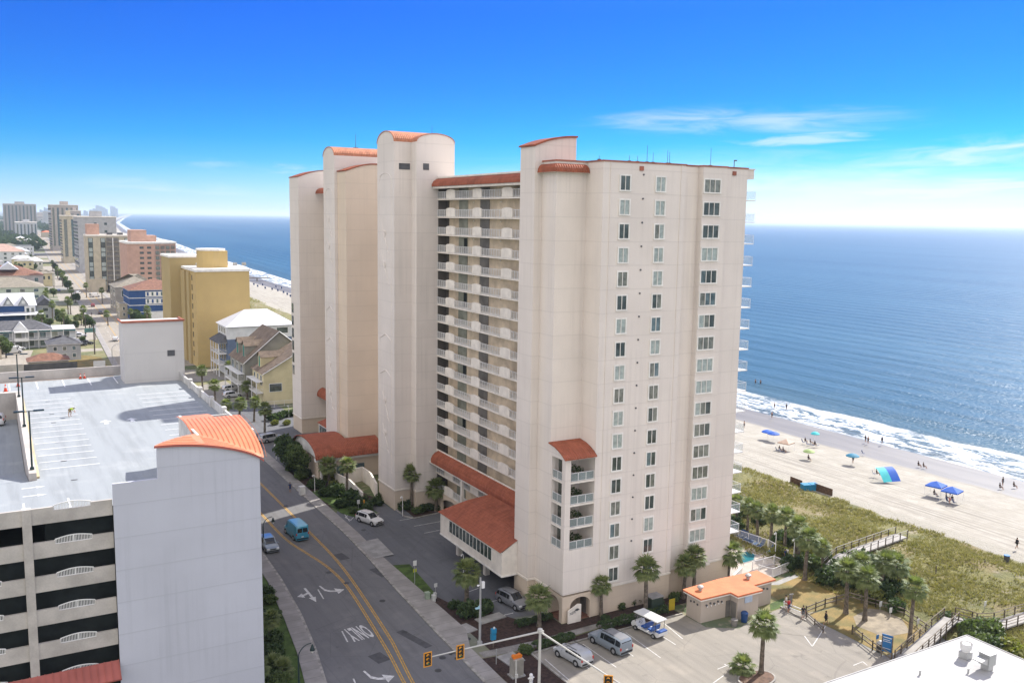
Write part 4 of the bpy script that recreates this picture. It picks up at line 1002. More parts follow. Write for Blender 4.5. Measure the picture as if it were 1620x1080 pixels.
M_LEAF = leafmat('tree_leaf', (0.06, 0.095, 0.028), (0.11, 0.145, 0.05))
M_LEAFD = leafmat('dark_leaf', (0.035, 0.062, 0.022), (0.07, 0.105, 0.037))
M_LEAFY = leafmat('yellow_leaf', (0.13, 0.15, 0.03), (0.19, 0.19, 0.05))
M_BARK = mat('palm_bark', (0.19, 0.155, 0.12), var=0.25, scale=3.0, fine=0.3, bump=0.6)
M_BARKD = mat('bark', (0.11, 0.085, 0.065), var=0.25, scale=3.0, fine=0.3)
def palm_proto(seed, H, dry=True):
    rd = random.Random(seed)
    t = thing('palm_tree', 'palm', 'palm tree')
    tr = MB(); ln = rd.uniform(-0.06, 0.06); ln2 = rd.uniform(-0.06, 0.06); pts = []; rs = []
    for i in range(9):
        k = i/8; pts.append((ln*H*k*k, ln2*H*k*k, H*k)); rs.append(0.24-0.07*k+(0.02 if i % 2 else 0)+(0.10 if i == 0 else 0)+(0.07 if i >= 7 else 0))
    tr.tube(pts, rs, 9)
    top = Vector(pts[-1])
    for i in range(26):   # old leaf boots under the crown
        a = rd.uniform(0, 6.28); z = -rd.uniform(0, 0.9); d = Vector((math.cos(a), math.sin(a), 0.9)).normalized()
        p0 = top+Vector((0.15*math.cos(a), 0.15*math.sin(a), z)); tr.cyl(p0, p0+d*0.22, 0.045, 0.02, 4)
    ob('trunk', tr, M_BARK, t)
    def frond(m, a, elv, L, rad, droop):
        d = Vector((math.cos(a)*math.cos(elv), math.sin(a)*math.cos(elv), math.sin(elv)))
        side = Vector((-math.sin(a), math.cos(a), 0))
        p = top.copy(); pts = [p.copy()]; dd = d.copy()
        for i in range(4):
            p = p+dd*(L/4); dd = (dd+Vector((0,0,-droop*0.16))).normalized(); pts.append(p.copy())
        for p0, p1 in zip(pts, pts[1:]): m.poly([p0-side*0.02, p0+side*0.02, p1+side*0.015, p1-side*0.015])
        hub = pts[-1]; fw = dd; upv = side.cross(fw)*-1
        nL = 13
        for j in range(nL):
            th = R(-105+210*j/(nL-1))+rd.uniform(-0.05, 0.05); r_ = rad*(1-0.28*abs(j-(nL-1)/2)/((nL-1)/2))*rd.uniform(0.88, 1.08)
            dr = (fw*math.cos(th)+side*math.sin(th)+upv*0.18).normalized(); wv = dr.cross(upv).normalized()*0.085
            m1 = hub+dr*r_*0.55; dr2 = (dr+Vector((0,0,-0.75*droop-rd.uniform(0, 0.35)))).normalized(); m2 = m1+dr2*r_*0.45
            k = m.av([hub, m1-wv, m1+wv, m2]); m.f.append((k, k+1, k+2)); m.f.append((k+1, k+3, k+2))
    cr = MB()
    for i in range(40):
        a = i*2.39996+rd.uniform(-0.2, 0.2); k = i/40
        frond(cr, a, R(78-112*k)+rd.uniform(-0.1, 0.1), rd.uniform(0.75, 1.05), rd.uniform(0.85, 1.05), 0.45+0.6*k)
    ob('crown', cr, M_PALM, t)
    dr_ = MB()
    for i in range(9 if dry else 3):
        frond(dr_, rd.uniform(0, 6.28), R(-rd.uniform(38, 70)), rd.uniform(0.6, 0.8), 0.7, 1.2)
    ob('dead_fronds', dr_, M_PALMD, t)
    return Kind(t)
PALM = {3: palm_proto(1, 3.0), 4.5: palm_proto(2, 4.4), 5: palm_proto(5, 5.0, False), 6: palm_proto(3, 6.2)}
def palm(base, crown, label, group=None, rz=None, dry=None):
    X, Y = g(*base); h = max(1.6, min(12, hz(crown[0], crown[1], X, Y)))
    k = min(PALM, key=lambda q: abs(math.log((q+0.2)/h))); s = max(0.72, min(1.6, h/(k+0.2)))*1.08
    return PALM[k].place(X, Y, 0.0, rz if rz is not None else (base[0]*1.7) % 6.28, label, group, s)
def blob_mesh(seed, blobs, n_, leaf, squash=1.0):
    rd = random.Random(seed); m = MB()
    for (bx, by, bz, br) in blobs:
        cnt = int(n_*br*br)
        for i in range(cnt):
            z = rd.uniform(-1, 1); a = rd.uniform(0, 6.283); r_ = br*(1-0.42*rd.random()**2.0)*(0.86+0.22*math.sin(3*a+bx*5)*math.cos(4*z+by))
            q = math.sqrt(1-z*z); p = Vector((bx+r_*q*math.cos(a), by+r_*q*math.sin(a), bz+r_*z*squash))
            nrm = Vector((rd.gauss(0, 1), rd.gauss(0, 1), rd.gauss(0, 1)+0.8)).normalized(); u = nrm.cross(Vector((rd.gauss(0, 1), rd.gauss(0, 1), 0.3))).normalized(); w = nrm.cross(u)
            s = leaf*rd.uniform(0.6, 1.35)
            m.poly([p-u*s, p+w*s*0.6, p+u*s, p-w*s*0.6])
    return m
def tree_proto(seed, H, Rr, mt):
    rd = random.Random(seed); t = thing('leafy_tree', 'tree', 'tree')
    tr = MB(); tr.tube([(0,0,0),(0.1,0,H*0.25),(0.05,0.1,H*0.55)], [0.28,0.2,0.12], 8)
    for i in range(5):
        a = i*1.3; tr.tube([(0.05,0,H*0.3),(Rr*0.4*math.cos(a),Rr*0.4*math.sin(a),H*0.55),(Rr*0.65*math.cos(a),Rr*0.65*math.sin(a),H*0.72)], [0.12,0.08,0.03], 6)
    ob('trunk', tr, M_BARKD, t)
    bl = [(rd.uniform(-0.5, 0.5)*Rr, rd.uniform(-0.5, 0.5)*Rr, H*rd.uniform(0.45, 0.82), Rr*rd.uniform(0.38, 0.62)) for _ in range(10)]
    ob('crown', blob_mesh(seed, bl, 190/ (Rr*Rr/9), 0.26*Rr/3), mt, t)
    return Kind(t)
TREE = [tree_proto(11, 6.5, 3.0, M_LEAF), tree_proto(12, 7.5, 3.4, M_LEAF), tree_proto(13, 6.0, 3.2, M_LEAFD)]
def bush_proto(seed, mt, sq=0.8, leaf=0.1, name='round_shrub', lab='shrub'):
    rd = random.Random(seed); t = thing(name, lab, 'shrub')
    bl = [(rd.uniform(-0.3, 0.3), rd.uniform(-0.3, 0.3), 0.42, 0.55) for _ in range(4)]
    ob('foliage', blob_mesh(seed, bl, 900, leaf, sq), mt, t)
    ob('stem', MB().tube([(0,0,0),(0.02,0,0.4)], [0.06,0.04], 6).tube([(0,0,0.1),(0.25,0.1,0.5)], [0.04,0.02], 5).tube([(0,0,0.1),(-0.2,-0.15,0.5)], [0.04,0.02], 5), M_BARKD, t)
    return Kind(t)
BUSH = [bush_proto(21, M_LEAF), bush_proto(22, M_LEAFD), bush_proto(23, M_LEAFY, name='yellow_shrub'), bush_proto(24, M_LEAFD, leaf=0.14)]
def bush(px, py, w, i, label, group=None, h=None):
    X, Y = g(px, py); return BUSH[i].place(X, Y, 0, px, label, group, (w, w, h or w))
def hedge(p0, p1, w, h, label, mt=None, dens=700):
    x0, y0 = p0; x1, y1 = p1; L = math.hypot(x1-x0, y1-y0); rd = random.Random(int(x0*7+y0)); m = MB(); ux, uy = (x1-x0)/L, (y1-y0)/L
    for i in range(int(dens*L*0.6)):
        t = rd.random()*L; a = rd.uniform(-0.3, math.pi+0.3); r_ = rd.uniform(0.75, 1.08)*(0.88+0.16*math.sin(t*2.1)+0.1*math.sin(t*5.3))
        s_ = w/2*r_*math.cos(a); z = h*0.45+h*0.52*r_*math.sin(a); p = Vector((x0+ux*t-uy*s_, y0+uy*t+ux*s_, max(0.05, z)))
        nrm = Vector((rd.gauss(0,1), rd.gauss(0,1), rd.gauss(0,1)+0.8)).normalized(); u = nrm.cross(Vector((rd.gauss(0,1), rd.gauss(0,1), 0.3))).normalized(); w_ = nrm.cross(u); s = rd.uniform(0.07, 0.15)
        m.poly([p-u*s, p+w_*s*0.6, p+u*s, p-w_*s*0.6])
    rt = thing('hedge', label, 'hedge', (x0, y0, 0)); ob('foliage', m, mt or M_LEAFD, rt)
    st = MB()
    for i in range(int(L/0.5)+1): st.cyl((x0+ux*i*0.5, y0+uy*i*0.5, 0), (x0+ux*i*0.5, y0+uy*i*0.5, h*0.6), 0.04, 0.02, 5)
    ob('stems', st, M_BARKD, rt); return rt

# near palms, one by one
palm((951,973),(951,925), 'palm beside the tower arches, left of the two at the south wall')
palm((1021,971),(1022,903), 'tall shaggy palm against the middle of the south wall')
palm((1097,943),(1099,884), 'bushy palm at the tower corner, right of its small twin')
palm((1081,946),(1078,893), 'slim palm half hidden behind the bushy one at the wall')
palm((1151,917),(1150,876), 'palm behind the flat orange roof of the restroom block')
palm((853,990),(852,948), 'short dry palm in front of the arch near the grey car')
palm((738,952),(737,908), 'thin yellowish palm shaded by the raised lounge')
palm((1204,1066),(1206,993), 'palm standing in the round island of the sunny car park')
palm((1338,970),(1343,905), 'palm with wide crown behind the rail fence, left one of two')
palm((1368,981),(1377,918), 'palm with leaning trunk between fence and sandy patch')
palm((1439,1014),(1439,937), 'lone palm by the blue panel and ramp')
palm((1273,917),(1278,855), 'tall palm beside the foot of the ramp, trunk in dry grass')
palm((1392,944),(1393,890), 'palm rising out of the thicket behind the two leaning palms')
palm((1412,938),(1411,893), 'palm in the thicket nearest the dune', None)
palm((1360,935),(1361,893), 'palm in the thicket beside the ramp rail')
palm((1301,913),(1302,868), 'smaller palm touching the ramp stairs')
for i, (b, c, l) in enumerate((((1165,834),(1168,795),'palm nearest the tower in the row behind the pool fence'), ((1182,843),(1184,803),'second palm from the tower behind the pool fence'),
    ((1198,850),(1201,808),'third palm behind the pool fence, pale trunk'), ((1219,861),(1221,815),'palm behind the blue loungers'), ((1241,872),(1242,820),'dark palm behind the pool lamp post'),
    ((1258,884),(1256,832),'palm over the clipped dome shrub'), ((1262,890),(1268,848),'palm between dome shrub and ramp'))):
    palm(b, c, l, 'palms behind the pool fence')
palm((651,806),(651,753), 'slender palm in front of the lift tower')
palm((690,808),(690,774), 'low palm beside the tower gallery arch')
palm((549,783),(548,738), 'large palm by the curved lobby wall')
palm((521,768),(512,738), 'palm with round crown under the lobby eave')
palm((587,742),(586,728), 'small palm against the cream lobby side wall')
palm((316+5,627),(316,590), 'palm left of the parked white cars beyond the garage wall')
palm((341,645),(338,611), 'bright green palm beyond the garage parapet')
palm((361,600),(359,578), 'palm before the white house with the metal roof')
palm((391,632),(389,612), 'palm against the porch of the yellow house')
palm((357,662),(355,641), 'low palm nearest the garage parapet corner')
palm((379,662),(377,639), 'low palm in the median, second from the garage')
palm((402,667),(399,637), 'palm in the median below the yellow house')
palm((419,696),(415,651), 'palm standing in the red mulch circle')
palm((408,1093),(402,1073), 'palm top poking up at the foot of the blank garage wall')
palm((427,1010),(428,1000), 'squat palm on the lawn strip under the garage')
for i, (b, c) in enumerate((((108,497),(106,476)), ((112,497),(113,479)), ((129,515),(129,500)), ((74,468),(74,459)), ((162,480),(162,461)), ((137,471),(136,453)), ((191,500),(191,487)), ((171,515),(171,497)), ((120,512),(119,503)), ((235,512),(235,496)), ((206,508),(206,493)))):
    palm(b, c, 'distant palm along the sunny far street', 'palms along the far street')
# cycad clumps / yuccas: short palms without trunk
for (b, l) in (((1176,1062),'trunkless palm clump beside the island palm'), ((448,1068),'low palm clump under the left street lamp'), ((434,1062),'low palm clump against the garage wall')):
    X, Y = g(*b); PALM[3].place(X, Y, -2.3, 1.0, l, None, 0.95)
# shrubs and hedges
hedge((51.0,84.0-1.1),(56.4,83.2), 1.3, 1.0, 'clipped hedge at the kerb end nearest the signal pole')
hedge((60.3,83.5),(65.6,83.7), 1.4, 1.1, 'long dark hedge behind the silver estate car')
hedge((66.5,84.0),(70.5,83.8), 1.2, 1.0, 'dark hedge behind the golf cart')
hedge((52.0,88.8),(57.0,88.9), 1.1, 0.9, 'low hedge at the nose of the grey car under the palm')
for (px, py, w, i, l) in ((982,962,1.1,0,'round shrub at the south wall, left of three'), (1003,955,1.2,1,'round shrub between two wall palms'), (1066,950,1.3,0,'round shrub beside the dark utility box'), (957,982,0.9,1,'small shrub at the foot of the arch palm'), (1040,957,1.0,1,'shrub under the middle wall palm'),
    (745,975,2.2,1,'loose dark bush beside the camera pole'), (765,968,1.7,3,'bush right of the camera pole'), (720,962,1.2,1,'small bush in the mulch by the utility boxes'), (1254,900,2.3,1,'clipped dome shrub outside the pool fence'),
    (1122,950,0.9,0,'small shrub near the restroom corner'), (832,1032,1.2,0,'shrub beside the orange controller box')):
    bush(px, py, w, i, l)
for k, (px, py, w, i) in enumerate(((500,772,2.0,1),(515,785,1.7,3),(530,783,2.4,1),(555,795,2.6,1),(540,803,1.6,3),(570,800,2.0,1),(583,806,1.6,1),(596,800,1.6,3),(606,790,1.5,1),(478,758,2.0,0),(466,744,2.2,1),(455,728,2.2,1),(490,752,1.5,1),(560,812,1.3,0),(520,760,1.8,2),(527,770,1.5,2))):
    bush(px, py, w, i, ['broad green shrub','dense dark shrub','yellow-green shrub','coarse-leaved dark shrub'][i]+(' beside the far part of the hotel drive walk' if px < 510 else ' between lobby palms and the white car' if px < 560 else ' near the ramp wall above the white car'), 'shrubs along the hotel drive')
for k, (px, py, w, i) in enumerate(((642,805,1.8,1),(660,812,1.3,0),(668,808,1.4,1),(678,806,1.3,3),(688,807,1.2,1))):
    bush(px, py, w, i, 'shrub in the kerbed bed at the lift tower foot', 'shrubs at the lift tower')
for k, (px, py, w, i) in enumerate(((430,665,2.0,1),(442,662,1.9,1),(452,660,1.9,3),(462,658,1.8,1),(436,672,1.4,2),(455,672,1.4,2))):
    bush(px, py, w, i, 'shrub in the row before the yellow house', 'shrubs before the yellow house')
for k, (px, py, w, i) in enumerate(((425,985,1.8,1),(428,1020,1.9,1),(432,1040,1.7,3),(424,1045,2.0,1),(440,1085,1.8,0),(424,1075,1.7,1),(427,955,1.4,0),(424,940,1.2,1))):
    bush(px, py, w, i, 'dark shrub on the lawn strip under the blank garage wall', 'shrubs under the garage wall')
rd = random.Random(5)
for k in range(46):
    x = rd.uniform(96, 106); y = rd.uniform(78, 130)
    if y < 86 and x > 100: continue
    BUSH[rd.choice((0,1,3,2,0))].place(x, y, 0, rd.uniform(0, 6), 'scrub bush behind the pool fence and palms', 'scrub behind the pool', rd.uniform(1.5, 2.9))
for (px, py, w, i) in ((1352,925,3.0,1),(1375,905,3.2,1),(1395,925,3.2,0),(1405,945,2.8,1),(1330,905,2.2,1),(1420,915,2.6,0),(1385,950,2.4,2),(1415,965,1.8,1),(1345,890,2.2,0)):
    bush(px, py, w, i, ['broad bush in the thicket, green','dark bush in the thicket between ramp and palms','yellow-green bush in the thicket between ramp and palms','x'][i], 'thicket by the ramp')
for (px, py, w, i) in ((1540,1010,2.8,0),(1565,1012,3.0,0),(1552,1028,2.4,0),(1580,1035,2.2,1),(1500,985,1.5,1),(1605,1040,2.4,2),(1515,990,1.4,0)):
    bush(px, py, w, i, 'palmetto-like bush beside the long boardwalk', 'bushes by the long boardwalk')

# dune grass: uncountable, one object
dg = MB(); rd = random.Random(17)
def tuft(x, y, z, s):
    for b_ in range(4):
        a = rd.uniform(0, 6.28); l = s*rd.uniform(0.6, 1.2); dx, dy = math.cos(a)*1.0*l, math.sin(a)*1.0*l; w = 0.07
        k = dg.av([(x-math.sin(a)*w, y+math.cos(a)*w, z), (x+math.sin(a)*w, y-math.cos(a)*w, z), (x+dx, y+dy, z+l)]); dg.f.append((k, k+1, k+2))
for i in range(52000):
    x = 94+33*rd.random(); y = 38+105*rd.random()**1.0
    c_ = math.sin(x*0.45+y*0.21)+math.sin(x*0.2-y*0.37+1)+rd.uniform(-1.2, 1.2)
    if c_ < -0.7: continue
    if x < 98 and y < 76: continue
    if x > 126.6+1.2*math.sin(y*0.3)+0.9*math.sin(y*1.1): continue
    if 99 < x < 120 and abs(y-(84.0+0.14*(x-99))) < 1.6: continue
    tuft(x, y, dune_z(x-cx(y), y)-0.03, rd.uniform(0.2, 0.5))
for i in range(9000):
    y = rd.uniform(455, 640); x = cx(y)-81+rd.random()*33
    if math.sin(x*0.3+y*0.05)+math.sin(x*0.13-y*0.09)+rd.uniform(-1, 1) > 0: tuft(x, y, dune_z(x-cx(y), y)-0.05, rd.uniform(0.5, 1.2))
M_DGR = leafmat('dune_grass', (0.17, 0.165, 0.045), (0.31, 0.275, 0.105))
o = ob('dune_grass', dg, M_DGR); tag(o, 'green and straw coloured grass covering the dunes', 'grass', kind='stuff')

# ================================================================== vehicles
M_TYRE = mat('tyre', (0.02,0.02,0.02), rough=0.8); M_RIM = mat('rim', (0.42,0.42,0.43), rough=0.35, metal=0.6)
M_CARGL = glass('car_glass', (0.02,0.024,0.028), 0.04)
M_RED = mat('tail_lamp', (0.42,0.03,0.02), rough=0.3, var=0.05); M_HEAD = mat('head_lamp', (0.65,0.66,0.66), rough=0.15, var=0.03)
M_BLK = mat('black_plastic', (0.025,0.025,0.026), rough=0.5, var=0.05)
def paint(name, c): 
    m_ = mat(name, c, rough=0.28, var=0.03, scale=0.5, spec=0.6)
    m_.node_tree.nodes['Principled BSDF'].inputs['Coat Weight'].default_value = 0.4
    return m_
PROF = {
 'suv': [(0,.5,.5),(.005,.98,1.0),(.03,1.02,1.42),(.07,1.03,1.62),(.16,1.03,1.70),(.32,1.03,1.73),(.46,1.03,1.73),(.56,1.02,1.66),(.66,1.01,1.30),(.72,1.0,1.04),(.82,.96,.98),(.93,.88,.90),(.985,.74,.75),(1,.5,.5)],
 'big': [(0,.55,.55),(.004,1.08,1.12),(.02,1.12,1.68),(.05,1.12,1.86),(.16,1.12,1.93),(.32,1.12,1.95),(.50,1.12,1.95),(.60,1.12,1.86),(.68,1.12,1.45),(.73,1.12,1.16),(.84,1.08,1.12),(.94,1.04,1.07),(.99,.85,.88),(1,.6,.6)],
 'van': [(0,.6,.6),(.005,1.3,2.25),(.03,1.32,2.42),(.2,1.32,2.48),(.45,1.32,2.48),(.68,1.32,2.42),(.75,1.3,2.1),(.84,1.25,1.38),(.92,1.12,1.16),(.98,.9,.92),(1,.55,.55)],
 'sedan': [(0,.45,.45),(.01,.88,.9),(.08,.96,.99),(.16,.97,1.02),(.26,.97,1.32),(.36,.97,1.42),(.50,.97,1.44),(.60,.96,1.32),(.72,.93,.97),(.85,.86,.88),(.97,.7,.72),(1,.45,.45)]}
def vehicle(kind, name, label, cat, L, Wd, pm, s=1.0, roofm=None, racks=False):
    t = thing(name, label, cat); pr = PROF[kind]; hw = Wd/2; rows = []
    for (u, b, r_) in pr:
        y = (u-0.5)*L; tp = 1-0.16*max(0, (u-0.86)/0.14)**2-0.10*max(0, (0.05-u)/0.05)**2; w = hw*tp
        cabin = r_-b > 0.08; rw_ = w*(0.80 if kind != 'van' else 0.9) if cabin else w*0.86
        pts = [(0,y,.26),(w*.9,y,.26),(w,y,.42 if b > .5 else .4),(w*1.0,y,max(.45,b-.22)),(w*.975,y,b-0.02),(rw_+ (w*.975-rw_)*0.15,y,r_-0.07 if cabin else b+0.0),(rw_*.9,y,r_-0.012),(0,y,r_+0.015)]
        rows.append(pts+[(-x, yy, z) for x, yy, z in pts[-2:0:-1]])
    m = MB(); rows = [r_+[r_[0]] for r_ in rows]; m.grid(rows); m.poly(rows[0][:-1]); m.poly(rows[-1][:-1])
    body = ob('body', m, pm, t, smooth=38)
    st = [(i, p) for i, p in enumerate(pr)]
    for sgn in (1, -1):
        gl = MB(); idx = [i for i, (u, b, r_) in st if r_-b > 0.36 and (kind != 'van' or u > 0.6)]
        for a, b_ in zip(idx, idx[1:]):
            A, B = rows[a], rows[b_]
            def pt(Rw, k, f): 
                p, q = Vector(Rw[4]), Vector(Rw[5]); v = p+(q-p)*f; return (sgn*(v.x+0.012), v.y, v.z)
            y0 = 0.10*(B[4][1]-A[4][1]) if (a-idx[0]) % 2 == 0 else 0
            P = [pt(A,0,.10), pt(B,0,.10), pt(B,0,.92), pt(A,0,.92)]
            P = [(x, y+(y0 if j in (0,3) else 0), z) for j, (x, y, z) in enumerate(P)]
            gl.poly(P)
        if gl.f: ob('side_window', gl, M_CARGL, t)
    # windscreen and rear glass
    gi = [i for i, (u, b, r_) in st if u > 0.5 and r_-b > 0.05]; gi = gi[-3:] if kind != 'van' else gi[-3:]
    ws = MB()
    top_i = max(i for i, (u, b, r_) in st if u > 0.4 and r_ > pr[i-1][2]-0.09 and r_-b > 0.3)
    base_i = next(i for i, (u, b, r_) in st if i > top_i and r_-b < 0.14)
    seq = list(range(top_i, base_i+1))
    ws.grid([[(f*abs(rows[i][6][0])*1.0, rows[i][6][1]+0.02, rows[i][7][2]+0.012-0.03*f*f) for f in (-.95,-.5,0,.5,.95)] for i in seq])
    ob('windscreen', ws, M_CARGL, t)
    rg = MB(); i0 = next(i for i, (u, b, r_) in st if r_-b > 0.05)-0; i1 = next(i for i, (u, b, r_) in st if r_-b > 0.42)
    if kind == 'sedan': i0, i1 = 3, 5
    if kind != 'van':
        a, b_ = pr[i0], pr[i1]; 
        za, zb_ = (pr[2][1] if kind != 'sedan' else a[2]+.02), b_[2]-0.04; ya, yb = (a[0]-.5)*L-0.03, (b_[0]-.5)*L-0.02
        rg.poly([(-hw*.74,ya,za),(hw*.74,ya,za),(hw*.68,yb,zb_),(-hw*.68,yb,zb_)])
    else:
        rg.poly([(-hw*.75,-L/2-.01,1.4),(-0.05,-L/2-.01,1.4),(-0.05,-L/2+.02,2.05),(-hw*.72,-L/2+.02,2.05)]); rg.poly([(0.05,-L/2-.01,1.4),(hw*.75,-L/2-.01,1.4),(hw*.72,-L/2+.02,2.05),(0.05,-L/2+.02,2.05)])
    ob('rear_window', rg, M_CARGL, t)
    wr = 0.36 if kind not in ('big', 'van') else 0.39
    for sx in (-1, 1):
        for yy in (-L*0.30, L*0.325):
            w_ = ob('wheel', MB().cyl((sx*(hw-.2),yy,wr),(sx*(hw+.015),yy,wr),wr,wr,18), M_TYRE, t, smooth=40)
            ob('rim', MB().cyl((sx*(hw+.0),yy,wr),(sx*(hw+.03),yy,wr),wr*.62,wr*.55,12), M_RIM, w_)
            ob('wheel_arch', MB().cyl((sx*(hw-.3),yy,wr+.02),(sx*(hw+.004),yy,wr+.02),wr+.07,wr+.07,18), M_BLK, t)
        ob('headlight', MB().cb(sx*hw*.70,L/2-0.10,.72 if kind != 'van' else .9,.36,.16,.16), M_HEAD, t)
        ob('tail_light', MB().cb(sx*hw*.86,-L/2+0.03,.95 if kind != 'van' else 1.2,.16,.1,.30), M_RED, t)
        ob('mirror', MB().cb(sx*(hw+.08),L*.19,1.05 if kind != 'van' else 1.45,.18,.12,.15), pm, t)
    ob('bumper', MB().cb(0,L/2-.02,.42,Wd*.8,.08,.2).cb(0,-L/2+.02,.45,Wd*.85,.08,.22), M_BLK, t)
    ob('grille', MB().cb(0,L/2-.01,.66,Wd*.42,.05,.16), M_BLK, t)
    if racks: ob('roof_rail', MB().cb(hw*.68,-L*.05,pr[5][2]+.04,.04,L*.42,.04).cb(-hw*.68,-L*.05,pr[5][2]+.04,.04,L*.42,.04), M_BLK, t)
    if roofm: 
        rm = MB(); ii = [i for i, (u, b, r_) in st if r_-b > .6]
        rm.grid([[(f*rows[i][6][0], rows[i][6][1], rows[i][7][2]+.014-.02*f*f) for f in (-.9,-.4,0,.4,.9)] for i in ii]); ob('roof_panel', rm, roofm, t)
    ob('plate', MB().cb(0,-L/2-.012,.75,.36,.02,.14), M_HEAD, t)
    return Kind(t)
P_WHITE = paint('paint_white', (0.62,0.62,0.61)); P_SILV = paint('paint_silver', (0.36,0.37,0.38)); P_GREY = paint('paint_grey', (0.17,0.175,0.19)); P_BLUE = paint('paint_cyan', (0.03,0.235,0.36))
P_DARK = paint('paint_black', (0.02,0.022,0.028)); P_NAVY = paint('paint_navy', (0.03,0.05,0.14)); P_REDP = paint('paint_red', (0.25,0.03,0.03)); P_LBLUE = paint('paint_steel', (0.20,0.235,0.27))
P_ROOFB = paint('roof_blue', (0.12,0.27,0.50))
def heading(p_rear, p_front):
    a, b = g(*p_rear), g(*p_front); return math.atan2(b[1]-a[1], b[0]-a[0])-math.pi/2
vehicle('van','delivery_van','bright blue delivery van driving away on the near road','van',5.6,2.1,P_BLUE,roofm=paint('roof_pale_cyan',(0.16,0.42,0.58))).place(38.2,131.3,0.03,R(3))
vehicle('suv','parked_car','white sport utility car at the hotel driveway entrance','car',4.8,1.95,P_WHITE,racks=True).place(50.2,132.0,0.03,R(200))
vehicle('suv','moving_car','pale car with blue reflecting roof approaching on the near road','car',4.8,1.95,P_LBLUE,roofm=P_ROOFB).place(33.2,128.0,0.03,R(180))
vehicle('suv','parked_car','dark grey sport utility car under the raised lounge','car',4.75,1.95,P_GREY,racks=True).place(54.9,94.6,0.03,R(190))
vehicle('suv','parked_car','silver hatchback car nearest the signal pole in the sunny lot','car',4.6,1.9,P_SILV,racks=True).place(53.6,79.0,0.03,R(10))
vehicle('big','parked_car','large silver-blue car with glass roof in the middle of the lot','car',5.4,2.1,P_LBLUE,roofm=P_GREY,racks=True).place(59.0,79.6,0.03,R(8))
vehicle('big','parked_van','silver minivan on the drive below the yellow house','van',5.3,2.0,P_SILV).place(50.5,191.0,0.03,R(-75))
vehicle('suv','parked_car','black car at the corner of the far tower fin','car',4.6,1.9,P_DARK).place(53.6,184.5,0.03,R(10))
_s = vehicle('suv','parked_car','white car in front of the tan house','car',4.7,1.9,P_WHITE)
X, Y = g(368,628); _s.place(X, Y, 0.03, R(-80), 'white car in front of the tan house, nearer one')
X, Y = g(366,618); _s.place(X, Y, 0.03, R(-80), 'white car in front of the tan house, farther one')
_d = vehicle('suv','parked_car','dark car','car',4.6,1.9,P_DARK); _n = vehicle('sedan','moving_car','navy car','car',4.6,1.85,P_NAVY); _w = vehicle('suv','parked_car','white','car',4.7,1.9,P_WHITE); _r = vehicle('suv','parked_car','red','car',4.7,1.9,P_REDP); _w2 = vehicle('van','parked_van','white van','van',5.8,2.0,P_WHITE)
for K_, b, rz, l in ((_w,(183,539),12,'white car with blue stripe stopped on the far street'),(_r,(147,485),5,'dark red car parked at the right kerb of the far street'),(_d,(159,497),0,'black car parked at the right kerb of the far street'),(_n,(93,461),5,'small blue car crossing the far shadow'),
    (_w,(124,465),20,'white car turning into the far hotel drive'),(_d,(95,443),0,'dark car far up the street above the shadow'),(_d,(105,449),80,'dark car in the tower shadow across the street'),(_d,(110,450),80,'second dark car in the tower shadow across the street'),
    (_w2,(150,470),60,'white van parked at the hotel with the beach drive'),(_w,(127,533),85,'white car beside the motel, farther one'),(_w,(120,530),85,'white car beside the motel, nearer one'),(_d,(137,545),85,'dark car under the grey house roof'),(_d,(127,547),85,'dark car beside the grey house'),
    (_w2,(20,559),75,'white pickup-like van in front of the motel'),(_w,(28,554),75,'white car behind the van at the motel'),(_d,(175,463),80,'black car before the hedge at the beach hotel'),(_n,(62,385),0,'tiny car far up the street'),(_d,(66,392),0,'tiny dark car far up the street'),(_w,(63,372),0,'tiny white car far up the street')):
    X, Y = g(*b); K_.place(X, Y, 0.03, R(-rz), l)
# golf cart
def golf_cart():
    t = thing('golf_cart', 'six-seat golf cart with white canopy and blue seats in the lot', 'golf cart')
    ob('body', MB().ext([(-1.6,.3),(1.6,.3),(1.7,.55),(1.55,.85),(1.15,.95),(0.95,.45),(-1.2,.45),(-1.35,.8),(-1.75,.8),(-1.75,.45)], -.6, .6, 'x'), P_WHITE, t)
    ob('canopy', MB().box(-.68,-1.55,1.92,.68,1.35,1.99).box(-.62,-1.5,1.99,.62,1.3,2.03), P_WHITE, t)
    m = MB()
    for x in (-.58,.58):
        m.tube([(x,1.2,.9),(x,.9,1.92)], .025, 6); m.tube([(x,-1.3,.8),(x,-1.35,1.92)], .025, 6)
    ob('frame', m, M_BLK, t); MS = mat('blue_vinyl', (0.03,0.09,0.30), rough=0.5)
    for y in (.25,-.55): ob('seat', MB().box(-.55,y-.25,.62,.55,y+.25,.76).ext([(y-.3,.76),(y-.2,.76),(y-.28,1.2),(y-.36,1.2)], -.55, .55, 'x'), MS, t)
    ob('seat', MB().box(-.55,-1.75,.8,.55,-1.3,.92), MS, t)
    ob('steering_wheel', MB().tube([(-.3+.17*c,.75+.05*s,1.02+.16*s) for c, s in ARC(12,0,360)], .02, 5).tube([(-.3,.75,1.02),(-.3,1.0,.8)], .02, 5), M_BLK, t)
    for x in (-1,1):
        for y in (-1.1,1.1):
            w_ = ob('wheel', MB().cyl((x*.5,y,.26),(x*.68,y,.26),.26,.26,14), M_TYRE, t); ob('rim', MB().cyl((x*.66,y,.26),(x*.695,y,.26),.15,.13,10), M_RIM, w_)
        ob('headlight', MB().cb(x*.42,1.62,.68,.18,.08,.12), M_HEAD, t)
    ob('windscreen', MB().poly([(-.56,1.17,.98),(.56,1.17,.98),(.56,.92,1.85),(-.56,.92,1.85)]), mat('clear_panel', (0.5,0.5,0.5)), t)
    return t
